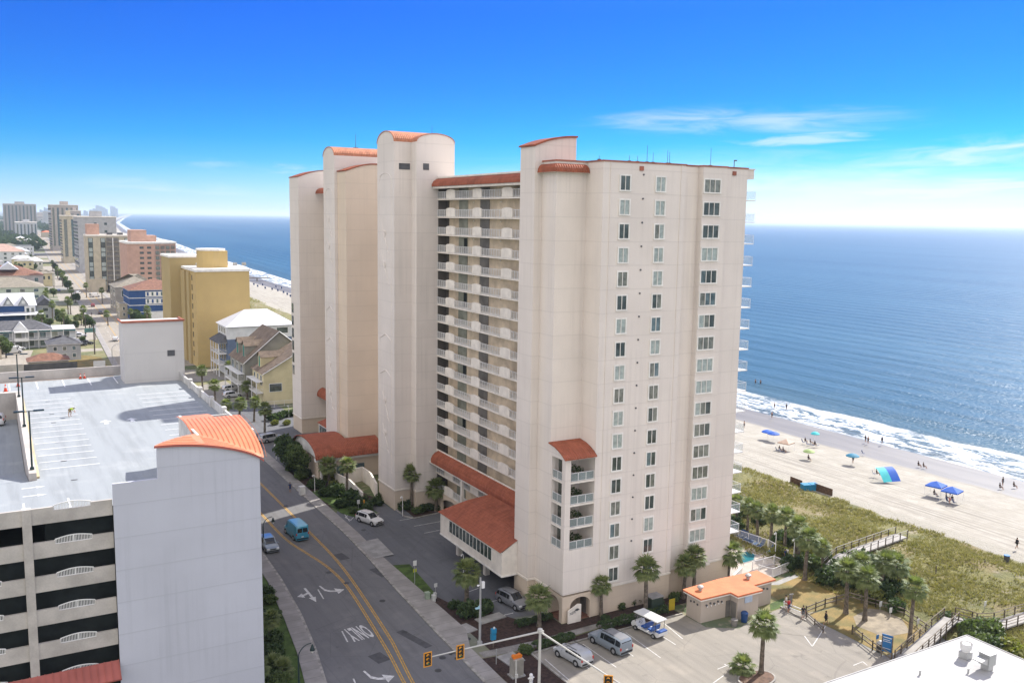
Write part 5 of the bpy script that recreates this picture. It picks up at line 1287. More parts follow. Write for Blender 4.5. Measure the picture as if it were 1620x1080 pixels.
gc = golf_cart(); gc.location = (65.2, 80.4, 0.03); gc.rotation_euler = (0, 0, R(8)); gc.scale = (1.25, 1.3, 1.1)
# ================================================================== street furniture
M_POLE = mat('galvanised', (0.42,0.42,0.41), rough=0.45, metal=0.3, var=0.08); M_LAMPD = mat('lamp_green', (0.02,0.035,0.035), rough=0.4, var=0.05)
M_SIGY = mat('signal_yellow', (0.62,0.27,0.03), rough=0.45, var=0.05); M_CREAMP = mat('cream_pole', (0.50,0.49,0.45), rough=0.5, var=0.06)
def signal(loc, label, rz=0):
    t = thing('traffic_light', label, 'traffic light', loc, rz, 'traffic lights on the mast arms')
    ob('backplate', MB().box(-.34,-.06,-.62,.34,-.03,.62), M_BLK, t, local=True)
    ob('border', MB().box(-.42,-.08,-.72,-.33,-.02,.72).box(.33,-.08,-.72,.42,-.02,.72).box(-.33,-.08,.62,.33,-.02,.72).box(-.33,-.08,-.72,.33,-.02,-.62), M_SIGY, t, local=True)
    ob('housing', MB().box(-.18,-.02,-.55,.18,.22,.55), M_SIGY, t, local=True)
    for i, z in enumerate((.38,0,-.38)):
        v = ob('visor', MB().tube([(0.15*c,-.2,z+.15*s) for c, s in ARC(10,-20,200)], .02, 5).cyl((0,-.1,z),(0,-.06,z),.16,.16,12), mat('dim_lens', (0.05,0.05,0.03)), t, local=True)
        ob('visor_hood', MB().grid([[(0.17*c,yy,z+.17*s) for c, s in ARC(8,0,180)] for yy in (-.07,-.3)]), M_SIGY, t, local=True)
    if True: ob('lit_lens', MB().cyl((0,-.12,-.38),(0,-.1,-.38),.09,.09,12), mat('green_lens', (0.05,0.35,0.16), rough=.2), t, local=True)
    return t
MP = (46.25,74.15)
t = thing('signal_mast', 'cream steel mast with two long arms at the lower edge of the picture', 'signal mast', (MP[0], MP[1], 0))
ob('pole', MB().cyl((*MP,0),(*MP,7.1),.16,.13,14).cyl((*MP,0),(*MP,.5),.3,.28,14), M_CREAMP, t)
ob('collar', MB().cyl((*MP,6.75),(*MP,7.2),.26,.26,8).cyl((*MP,7.2),(*MP,7.26),.2,.1,8).cb(MP[0],MP[1]-.1,6.95,.5,.5,.3), M_CREAMP, t)
ob('mast_arm', MB().tube([(MP[0]-.2,MP[1],6.9),(40,74.05,7.05),(33.4,74.0,7.15)], [.10,.08,.05], 10), M_CREAMP, t)
ob('mast_arm', MB().tube([(MP[0],MP[1]-.2,6.9),(46.7,66,7.0),(47.6,52,7.1)], [.10,.09,.07], 10), M_CREAMP, t)
signal((33.7,73.8,7.1), 'traffic light at the tip of the mast arm over the road'); signal((37.15,73.9,7.0), 'traffic light hung second on the mast arm, over the kerb')
signal((46.35,62.6,6.9), 'traffic light seen edge-on at the very bottom of the picture', R(-35))
def street_lamp(base, head, label):
    X, Y = g(*base); h = hz(head[0], head[1], X, Y); t = thing('street_lamp', label, 'street lamp', (X, Y, 0), 0, 'dark arched street lamps')
    ob('pole', MB().cyl((0,0,0),(0,0,h-1.2),.11,.075,10).cyl((0,0,0),(0,0,.9),.2,.13,10), M_LAMPD, t, local=True)
    pts = [(1.25*(1-c), 0, h-1.3+1.25*s) for c, s in ARC(8,0,95)]
    ob('arm', MB().tube(pts, .05, 6), M_LAMPD, t, local=True)
    ob('lantern', MB().cyl((1.45,0,h-.2),(1.45,0,h-.75),.06,.24,10).cyl((1.45,0,h-.75),(1.45,0,h-.85),.26,.26,10), M_LAMPD, t, local=True)
    ob('lens', MB().cyl((1.45,0,h-.85),(1.45,0,h-1.1),.22,.08,10), M_TRIMW, t, local=True)
    return t
street_lamp((473,1092),(500,1018), 'dark arched street lamp on the left pavement near the lower edge')
street_lamp((417,868),(437,817), 'dark arched street lamp beside the blank wall above the pale car')
def white_lamp(base, head, label, arm=0.3, group='slim white drive lamps'):
    X, Y = g(*base); h = max(2.5, min(6, hz(head[0], head[1], X, Y))); t = thing('drive_lamp', label, 'lamp', (X, Y, 0), 0, group)
    ob('pole', MB().cyl((0,0,0),(0,0,h),.07,.05,8), M_WHITE, t, local=True)
    ob('lamp_head', MB().tube([(0,0,h),(-arm*.6,0,h+.15),(-arm,0,h)], .07, 6).sphere((-arm,0,h-.05), .13, nu=8, nv=5), M_WHITE, t, local=True)
white_lamp((437,726),(437,704),'slim white lamp at the head of the hotel drive'); white_lamp((475,750),(473,732),'slim white lamp behind the white utility pillar'); white_lamp((498,778),(498,752),'slim white lamp on the lawn corner by the walk')
white_lamp((637,816),(637,786),'slim white lamp in the kerbed bed of the lift tower'); white_lamp((457,660),(457,642),'slim white lamp before the yellow house'); white_lamp((1226,884),(1226,843),'white pole lamp at the pool gate'); white_lamp((1255,893),(1255,853),'white pole lamp right of the dark figure by the pool')
white_lamp((733,905),(733,888),'white globe lamp shaded by the raised lounge')
# concrete pole with camera and box
X, Y = g(759,1019); h = hz(760,913,X,Y)
t = thing('camera_pole', 'tall grey pole with white box, camera and blue-lit lamp beside the hotel bed', 'pole', (X, Y, 0))
ob('pole', MB().cyl((0,0,0),(0,0,h),.16,.1,12).cyl((0,0,0),(0,0,.4),.32,.28,12), M_POLE, t, local=True)
ob('equipment_box', MB().cb(.3,0,h-.9,.36,.3,.75), M_WHITE, t, local=True); ob('camera', MB().tube([(0,0,h-.9),(-.3,-.1,h-.8)], .05, 6).sphere((-.36,-.1,h-.85), .12, nu=8, nv=6), M_WHITE, t, local=True)
ob('lamp_head', MB().tube([(0,0,h-3.2),(-.3,-.1,h-3.4)], .05, 6).cb(-.4,-.1,h-3.5,.5,.25,.14), mat('pale_blue', (0.35,0.55,0.62)), t, local=True)
# sign posts
def sign(base, top, w, hh, col, label, back=None, name='street_sign', rz=0.0):
    X, Y = g(*base); h = max(1.2, min(4.5, hz(top[0], top[1], X, Y))); t = thing(name, label, 'sign', (X, Y, 0), rz)
    ob('post', MB().cyl((0,0,0),(0,0,h),.04,.04,6), M_POLE, t, local=True)
    s = ob('sign_face', MB().box(-w/2,-.06,h-hh,w/2,-.04,h), col, t, local=True); return t, h
M_SW = mat('sign_white', (0.6,0.6,0.58), rough=.4, var=.04); M_SY = mat('sign_lime', (0.42,0.46,0.04), rough=.4, var=.04); M_SB = mat('sign_blue', (0.02,0.13,0.32), rough=.4, var=.05); M_CY = mat('cyan_vinyl', (0.02,0.19,0.34), rough=.4, var=.08)
sign((656,923),(656,886),.5,.7,M_SW,'white sign over the lime plate on the lawn island'); sign((656,922),(656,899),.5,.45,M_SY,'lime square plate on the lawn island post')
sign((689,936),(689,925),.45,.5,M_SW,'small white sign beside the utility boxes'); sign((567,805),(567,790),.5,.7,M_SW,'white sign with blue emblem at the ramp wall')
t = thing('bollard', 'yellow bollard by the ramp wall', 'bollard', (*g(576,806), 0)); ob('post', MB().cyl((0,0,0),(0,0,1.6),.12,.12,10), M_SIGY, t, local=True); ob('cap', MB().sphere((0,0,1.6),.12,nu=8,nv=4), M_SIGY, t, local=True)
for (b, tp, l) in (((1392,965),(1392,955),'white notice on the rail fence behind the palms'), ((1408,975),(1408,962),'pale notice on the rail fence, second'), ((1451,995),(1451,978),'white notice on the fence near the lone palm'), ((1472,1004),(1472,990),'small white notice at the fence end'), ((1557,968),(1557,950),'white notice alone in the dune grass')):
    sign(b, tp, .5, .65, M_SW, l, name='notice_sign')
# blue information panel and small blue sign
X, Y = g(1402,1040); t = thing('info_panel', 'tall blue information panel at the boardwalk entrance', 'sign', (X, Y, 0), R(-70))
ob('post', MB().cyl((-.55,0,0),(-.55,0,2.6),.07,.07,8).cyl((.55,0,0),(.55,0,2.6),.07,.07,8), M_BARK, t, local=True); p_ = ob('panel', MB().box(-.6,-.05,.7,.6,.05,2.7), M_SB, t, local=True)
ob('panel_text', MB().box(-.45,-.06,2.35,.45,-.052,2.45).box(-.45,-.06,2.1,.3,-.052,2.16).box(-.45,-.06,1.9,.4,-.052,1.96).box(-.45,-.06,1.1,.4,-.052,1.16), M_SW, p_, local=True)
sign((1386,1030),(1387,1003),.45,.5,M_SB,'small square blue sign beside the litter bin',name='street_sign')
X, Y = g(1392,1030); t = thing('litter_bin', 'grey mesh litter bin under the small blue sign', 'bin', (X, Y, 0))
ob('bin_body', MB().cyl((0,0,0),(0,0,1.0),.36,.4,14), mat('bin_mesh', (0.10,0.10,0.09), fine=.4, scale=3), t, local=True); ob('lid', MB().cyl((0,0,1.0),(0,0,1.3),.4,.15,14), M_POLE, t, local=True)
# map totem wrapped in cyan
X, Y = g(780,1024); t = thing('bag_dispenser', 'bright blue post box with white top in the mulch bed by the road', 'post box', (X, Y, 0))
ob('post', MB().cyl((0,0,0),(0,0,1.1),.06,.06,8), M_BARK, t, local=True); ob('box', MB().box(-.28,-.2,1.0,.28,.2,1.65).box(-.26,-.22,1.72,.32,.16,2.3), M_CY, t, local=True); ob('lid', MB().cb(.05,-.1,2.4,.16,.16,.2), M_SW, t, local=True)
# orange topped controller
X, Y = g(817,1068); t = thing('controller_cabinet', 'ribbed metal controller box with orange light on top', 'cabinet', (X, Y, 0))
c_ = MB().box(-.6,-.45,.15,.6,.45,2.0)
for i in range(9): c_.box(-.6+.14*i,-.49,.2,-.54+.14*i,-.45,1.95)
ob('cabinet', c_, mat('aluminium', (0.45,0.43,0.38), rough=.4, metal=.4), t, local=True); ob('base', MB().box(-.8,-.6,0,.8,.6,.15), M_CONC, t, local=True)
ob('beacon', MB().cyl((-.35,-.2,2.2),(-.35,.2,2.2),.22,.22,12).cyl((.35,-.2,2.2),(.35,.2,2.2),.22,.22,12).box(-.35,-.18,2.0,.35,.18,2.35), mat('orange_plastic', (0.70,0.19,0.02), rough=.4), t, local=True)
X, Y = g(816,1085); t = thing('pedestrian_post', 'white post with push button before the orange topped box', 'post', (X, Y, 0)); ob('post', MB().cyl((0,0,0),(0,0,2.9),.08,.08,8), M_CREAMP, t, local=True); ob('push_button', MB().cb(0,-.12,1.2,.3,.16,.4), M_CREAMP, t, local=True)
X, Y = g(785,1050); t = thing('sign_post', 'thin brown post below the bright blue box', 'post', (X, Y, 0)); ob('post', MB().cyl((0,0,0),(0,0,1.7),.05,.05,6), M_POLE, t, local=True); ob('cap', MB().sphere((0,0,1.7),.08,nu=6,nv=4), M_POLE, t, local=True)
X, Y = g(840,1080); t = thing('fire_hydrant', 'pale hydrant-like pedestal at the bottom edge by the mast', 'hydrant', (X, Y, 0))
ob('barrel', MB().cyl((0,0,0),(0,0,.9),.2,.18,12).sphere((0,0,.9),.2,nu=10,nv=6), M_WHITE, t, local=True); ob('outlet', MB().cyl((-.35,0,.6),(.35,0,.6),.09,.09,8).cyl((0,-.3,.6),(0,0,.6),.1,.1,8), M_WHITE, t, local=True)
for i, (px, py, w, h, c, l) in enumerate(((676,948,.55,1.0,(0.30,0.36,0.27),'pale green utility pedestal on the lawn tip'), (686,951,.4,.9,(0.58,0.58,0.55),'white utility pedestal, left of the white pair'), (688,946,.35,.75,(0.5,0.5,0.48),'small grey pedestal behind the white one'), (478,782-0,.9,1.5,(0.62,0.61,0.58),'white utility pillar in the bed by the walk'))):
    X, Y = g(px, py); t = thing('utility_box', l, 'utility box', (X, Y, 0)); mt = mat('util_%d' % i, c, rough=.5)
    ob('box', MB().cb(0,0,h*.45,w,w,h*.9), mt, t, local=True); ob('lid', MB().cb(0,0,h*.95,w+.06,w+.06,h*.1), mt, t, local=True)
# dark utility enclosure and wheelie bins by the restroom
X, Y = g(1066,975); t = thing('transformer_box', 'dark green transformer box with pale cap behind the hedge', 'utility box', (69.6, 84.9, 0)); ob('box', MB().box(-.9,-.6,0,.9,.8,1.9), mat('dark_green', (0.03,0.045,0.035), rough=.4), t, local=True); ob('lid', MB().box(-.95,-.65,1.9,.95,.85,2.0), M_CONC, t, local=True)
t = thing('warning_board', 'yellow board leaning beside the restroom corner', 'board', (71.6, 84.0, 0)); ob('board', MB().box(-.45,-.03,.05,.45,.03,1.5), mat('yellow_board', (0.5,0.38,0.03)), t, local=True); ob('leg', MB().box(-.4,.03,0,-.3,.3,.9).box(.3,.03,0,.4,.3,.9), M_BARK, t, local=True)
# ================================================================== restroom block
M_RB = stucco('taupe_block', (0.45,0.385,0.325), step=9, z0=-5, stain=.12); M_ORF = mat('orange_roofing', (0.56,0.185,0.085), rough=.8, var=.06, scale=.8, fine=.08)
t = thing('restroom_block', 'small taupe block with flat orange roof and row of round vents', 'building', (72.3, 78.5, 0))
RP = [(72.3,82.1),(72.3,79.5),(76.9,79.4),(76.9,78.1),(80.3,78.1),(80.3,79.7),(84.2,79.8),(84.2,82.4),(78,82.6)]
ob('wall', MB().prism(RP, 0, 3.05), M_RB, t); ob('roof', MB().prism(off(RP, .35), 3.05, 3.27), M_ORF, t); ob('fascia', MB().prism(off(RP, .3), 2.88, 3.04), M_TRIMW, t)
ob('door', MB().box(76.2,79.32,0.05,76.85,79.4,2.1).box(76.82,78.3,.05,76.9,79.2,2.1), M_DOORD, t)
for (x, y) in ((73.6,81.2),(81.5,81.2)): ob('roof_vent', MB().cyl((x,y,3.27),(x,y,3.55),.22,.22,10).sphere((x,y,3.7),.42,.42,.25,10,6), M_POLE, t)
vv = MB()
for i in range(3): vv.cyl((72.3,80.1+.6*i,2.15+.12*(i%2)),(72.22,80.1+.6*i,2.15+.12*(i%2)),.13,.13,10)
for i in range(5): vv.cyl((73.1+.6*i,79.44,2.15+.14*(i%2)),(73.1+.6*i,79.34,2.15+.14*(i%2)),.13,.13,10)
for i in range(5): vv.cyl((80.3+.65*i+.5,79.7,2.15+.14*(i%2)),(80.3+.65*i+.5,79.62,2.15+.14*(i%2)),.13,.13,10)
ob('round_vents', vv, M_LOUV, t)
vv = MB()
for i in range(5): vv.cyl((73.25+.6*i,79.44,1.95),(73.25+.6*i,79.36,1.95),.08,.08,8)
ob('shell_tiles', vv, M_WHITE, t)
ob('wall_sign', MB().box(78.0,78.02,1.95,79.2,78.09,2.75), mat('sign_pale_blue', (0.42,0.5,0.62), rough=.4), t)
X, Y = g(1176,992); t = thing('waste_bin', 'dark blue wheeled bin against the restroom block', 'bin', (77.3, 77.3, 0)); BB = mat('bin_blue', (0.012,0.05,0.16), rough=.4)
ob('bin_body', MB().cyl((0,0,.05),(0,0,1.15),.38,.45,12), BB, t, local=True); ob('lid', MB().cyl((0,0,1.15),(0,0,1.35),.47,.3,12), BB, t, local=True)
X, Y = g(1156,1000); t = thing('planter', 'weathered concrete litter urn left of the blue bin', 'urn', (75.4, 77.0, 0)); ob('urn', MB().cyl((0,0,0),(0,0,.75),.3,.4,12), M_CONCD, t, local=True); ob('rim', MB().cyl((0,0,.75),(0,0,.85),.44,.42,12), M_CONCD, t, local=True)
# ================================================================== white roofed building, lower right
M_WR = mat('white_roofing', (0.40,0.395,0.385), var=.05, scale=.35, fine=.03); _n = N(M_WR.node_tree); _b = _n.n['Principled BSDF']; _src = _b.inputs['Base Color'].links[0].from_socket; _p = _n.pos(); _x, _y, _z = _n.xyz(_p)
_c = _n.mix(_n.m('LESS_THAN', _n.m('FRACT', _n.mul(_x, 1/2.4)), 0.02), _src, (0.28,0.275,0.265)); _c = _n.mix(_n.ss(_n.noise(_p, 0.22, 6.0, 0.6), 0.52, 0.68, 0.0, 0.5), _c, (0.30,0.285,0.26)); _n.put(_b.inputs['Base Color'], _c)
t = thing('white_roof_building', 'building in the lower right corner with flat white roof and two vent units', 'building', (87.9, 55.6, 0))
ob('wall', MB().box(50,25,0,87.8,55.5,4.75), M_TRIM, t); ob('roof', MB().box(49.8,24.8,4.76,88,55.65,5.0), M_WR, t); ob('roof_edge', MB().box(49.7,55.66,4.6,88.1,55.78,5.06).box(88.01,24.8,4.6,88.13,55.78,5.06), M_WR, t)
X, Y = g(1527,1040,5.0)
f = thing('exhaust_fan', 'round white rooftop exhaust fan with open bowl', 'roof fan', (X, Y, 5.02)); ob('curb', MB().cb(0,0,.35,.9,.9,.7), M_POLE, f, local=True)
ob('fan_bowl', MB().cyl((0,0,.7),(0,0,.95),.42,.42,18).cyl((0,0,.95),(0,0,1.55),.52,.58,20,False).cyl((0,0,1.0),(0,0,1.02),.5,.5,20), M_WHITE, f, local=True, smooth=40); ob('fan_cap', MB().cyl((0,0,1.38),(0,0,1.5),.44,.38,18), M_WHITE, f, local=True)
X, Y = g(1561,1058,5.0)
f = thing('air_intake', 'box-shaped metal air intake with sloped duct on the white roof', 'air unit', (X, Y, 5.02)); ob('curb', MB().cb(0,0,.25,.8,.8,.5), M_POLE, f, local=True)
ob('cabinet', MB().box(-.5,-.5,.5,.6,.6,1.65), mat('sheet_metal', (0.36,0.37,0.36), rough=.4, metal=.3, var=.08), f, local=True); ob('cap', MB().box(-.56,-.56,1.65,.66,.66,1.72), M_POLE, f, local=True)
ob('duct', MB().ext([(-1.6,1.15),(-.5,.65),(-.5,1.35),(-1.6,1.25)], -.4, .55, 'y'), M_POLE, f, local=True)
rp_ = MB()
for (a, b) in ((80.5,50.5),(83.5,46.0),(76,52.5)): rp_.cyl((a,b,5.0),(a,b,5.45),.09,.09,8).cyl((a,b,5.45),(a,b,5.5),.14,.14,8)
ob('vent_pipe', rp_, M_POLE, t) if False else None
for (a, b) in ((80.5,50.5),(83.5,46.0),(76,52.5)): ob('vent_pipe', MB().cyl((a,b,5.0),(a,b,5.45),.09,.09,8).cyl((a,b,5.45),(a,b,5.5),.14,.14,8), M_POLE, bpy.data.objects['white_roof_building'])
# ================================================================== pool terrace
M_PD = mat('pool_deck', (0.42,0.36,0.31), var=.06, scale=.6, fine=.06); M_PW = mat('pool_water', (0.03,0.16,0.19), rough=.08, var=.1, scale=1.2, spec=.6)
flat('terrace', [(84.4,87.9),(84.4,140),(93.5,140),(95.4,100),g(1250,884),g(1246,905),g(1215,915),(86,87.6)], .05, M_PD)
px_ = [g(*p) for p in ((1166,880),(1171,875),(1184,873),(1194,878),(1192,886),(1178,890),(1168,889))]
cx0 = sum(p[0] for p in px_)/7; cy0 = sum(p[1] for p in px_)/7
pool = thing('swimming_pool', 'small freeform pool behind the tower corner', 'pool', (cx0, cy0, 0)); ob('coping', MB().prism([(cx0+(x-cx0)*1.14, cy0+(y-cy0)*1.14) for x, y in px_], .0, .09), M_CONC, pool); ob('water', MB().prism(px_, .0, .10), M_PW, pool)
def lounger():
    t = thing('sun_lounger', 'blue', 'sun lounger'); ob('frame', MB().box(-.33,-1,.28,.33,.4,.33).box(-.3,-.9,0,-.25,-.85,.28).box(.25,-.9,0,.3,-.85,.28).box(-.3,.3,0,-.25,.35,.28).box(.25,.3,0,.3,.35,.28), M_WHITE, t)
    ob('sling', MB().poly([(-.3,-1,.35),(.3,-1,.35),(.3,.3,.35),(-.3,.3,.35)]).poly([(-.3,.3,.35),(.3,.3,.35),(.3,.95,.95),(-.3,.95,.95)]).poly([(-.3,.98,.94),(.3,.98,.94),(.3,.33,.33),(-.3,.33,.33)]), mat('navy_sling', (0.03,0.07,0.16), rough=.6), t); return Kind(t)
LG = lounger()
for i, p in enumerate(((1172,849),(1177,852),(1182,855),(1187,857),(1192,859),(1197,862),(1204,865),(1220,874),(1223,877))):
    X, Y = g(*p); LG.place(X, Y, .05, R(-70), 'blue sun lounger in the row along the pool fence', 'sun loungers by the pool fence')
def fence_run(name, pts, h, label, mt=None, step=.13, z=0.05, grp=None):
    t = thing(name, label, 'fence', (*pts[0], z), group=grp); m = MB(); 
    for a, b in zip(pts, pts[1:]): railing(m, a, b, z, h, step, 1.8)
    ob('railing', m, mt or M_WHITE, t); pm_ = MB()
    for (x, y) in pts: pm_.cb(x, y, z+h/2, .12, .12, h+.1)
    ob('corner_posts', pm_, mt or M_WHITE, t); return t
fence_run('pool_fence', [(96.0,131), (95.7,112), g(1215,867), g(1246,884)], 1.3, 'long white fence along the seaward side of the pool')
fence_run('pool_fence', [g(1190,902), g(1224,893), g(1247,903), g(1222,914), g(1200,908)], 1.3, 'white fenced enclosure at the near end of the pool')
wl = MB(); wallpath(wl, [(84.6,87.0), g(1172,909)], 1.1); tag(ob('low_wall', wl, M_TRIM), 'low cream wall stepping from the tower corner to the pool gate', 'wall')
X, Y = g(1232,893); 
# ================================================================== rail fences, boardwalks
M_WOOD = mat('weathered_wood', (0.25,0.21,0.165), var=.2, scale=1.5, fine=.25, bump=.3); M_WOODD = mat('dark_wood', (0.12,0.095,0.07), var=.2, scale=1.5, fine=.25); M_PLANK = conc_slab('deck_planks', (0.36,0.34,0.31))
def rail_fence(pts, label, h=1.1, rails=2, mt=None, step=2.2, z=0):
    t = thing('rail_fence', label, 'fence', (*pts[0], z)); m = MB(); p_ = MB()
    for (x0, y0), (x1, y1) in zip(pts, pts[1:]):
        L = math.hypot(x1-x0, y1-y0); a = math.atan2(y1-y0, x1-x0); n_ = max(1, round(L/step))
        for i in range(rails): m.cb((x0+x1)/2, (y0+y1)/2, z+h*(.45+.45*i/(max(1, rails-1))), L, .07, .13, a)
        for i in range(n_+1): ob('post', MB().cyl((x0+(x1-x0)*i/n_, y0+(y1-y0)*i/n_, z), (x0+(x1-x0)*i/n_, y0+(y1-y0)*i/n_, z+h+.08), .08, .08, 7), mt or M_WOODD, t)
    ob('rail', m, mt or M_WOOD, t); return t
rail_fence([g(1275,972), g(1305,960), g(1340,950)], 'wooden rail fence right of the standing figures')
rail_fence([g(1341,948), g(1385,960), g(1430,975), g(1472,1004)], 'wooden rail fence running along the dune with notices')
rail_fence([g(1348,1003), g(1380,1028), g(1410,1048)], 'low wooden fence at the car park edge by the litter bin')
rail_fence([g(1276,976), g(1302,1000), g(1318,993)][:2], 'low rail along the car park corner in front of the palms', h=.7)
wf = rail_fence([g(1240,962), g(1272,975)], 'pale low rail beside the shower post', h=.9, mt=M_WHITE)
M_WOODL = mat('silver_wood', (0.36,0.34,0.31), var=.15, scale=1.5, fine=.2)
def boardwalk(pts, w, label, zs, rails=3, cap=M_WOOD):
    t = thing('boardwalk', label, 'boardwalk', (*pts[0], 0)); d = MB(); r_ = MB(); p_ = MB(); n_ = len(pts); sides = []
    for i, (x, y) in enumerate(pts):
        a = Vector(pts[max(0, i-1)]); b = Vector(pts[min(n_-1, i+1)]); dr = (b-a).normalized(); sides.append((Vector((x, y))+Vector((-dr.y, dr.x))*w/2, Vector((x, y))-Vector((-dr.y, dr.x))*w/2))
    for i in range(n_-1):
        (l0, r0), (l1, r1) = sides[i], sides[i+1]; z0, z1 = zs[i], zs[i+1]
        d.poly([(*l0, z0), (*l1, z1), (*r1, z1), (*r0, z0)][::-1]); d.poly([(*l0, z0-.2), (*l1, z1-.2), (*l1, z1), (*l0, z0)]); d.poly([(*r0, z0-.2), (*r1, z1-.2), (*r1, z1), (*r0, z0)]); d.poly([(*l0, z0-.2), (*r0, z0-.2), (*r1, z1-.2), (*l1, z1-.2)])
        for A, B in ((l0, l1), (r0, r1)):
            for k in range(rails): 
                zz = 1.05-.36*k; r_.tube([(*A, z0+zz), (*B, z1+zz)], .06 if k == 0 else .045, 4)
            L = (B-A).length; q = max(1, round(L/1.9))
            for j in range(q+(i == n_-2)): 
                c = A+(B-A)*j/q; zc = z0+(z1-z0)*j/q; ob('post', MB().cb(c.x, c.y, (zc+1.1)/2-.1, .11, .11, zc+1.2), M_WOODD, t)
    ob('deck', d, M_PLANK, t); ob('handrail', r_, cap, t); return t
b0 = g(1302,905); 
boardwalk([(99.3,83.7),(100.4,83.9),(102.5,84.3),(110,85.3),(117.8,86.3)], 1.9, 'short boardwalk ramp with grey rails crossing the dune', [0.5,.9,1.5,1.5,1.45], 2, M_WOODL)
stp = MB()
for i in range(5): stp.box(98.1+.25*i,82.8,.05,98.4+.25*i,84.6,.12+.16*i)
tag(ob('wooden_steps', stp, M_WOOD), 'weathered wooden steps at the foot of the short ramp', 'steps')
rail_fence([g(1277,903,0), g(1300,893,0)], 'pale timber handrail leading to the ramp steps', h=1.2)
boardwalk([(85.3,61.2),(88.3,61.9),(91.4,62.6),(94.6,63.4),(98.3,64.4)], 1.7, 'near end of the long timber boardwalk rising from the car park', [.2,.5,.8,1.1,1.2], 3)
boardwalk([(98.6,64.3),(99.3,62.6),(99.6,61.6),(102,60.6),(106,60.4),(112,60.3),(118,60.3),(125,60.3),(132,60.3)], 1.8, 'far stretch of the long timber boardwalk at the right edge', [1.2,1.2,1.2,1.2,1.3,1.3,1.2,.9,.3], 3)
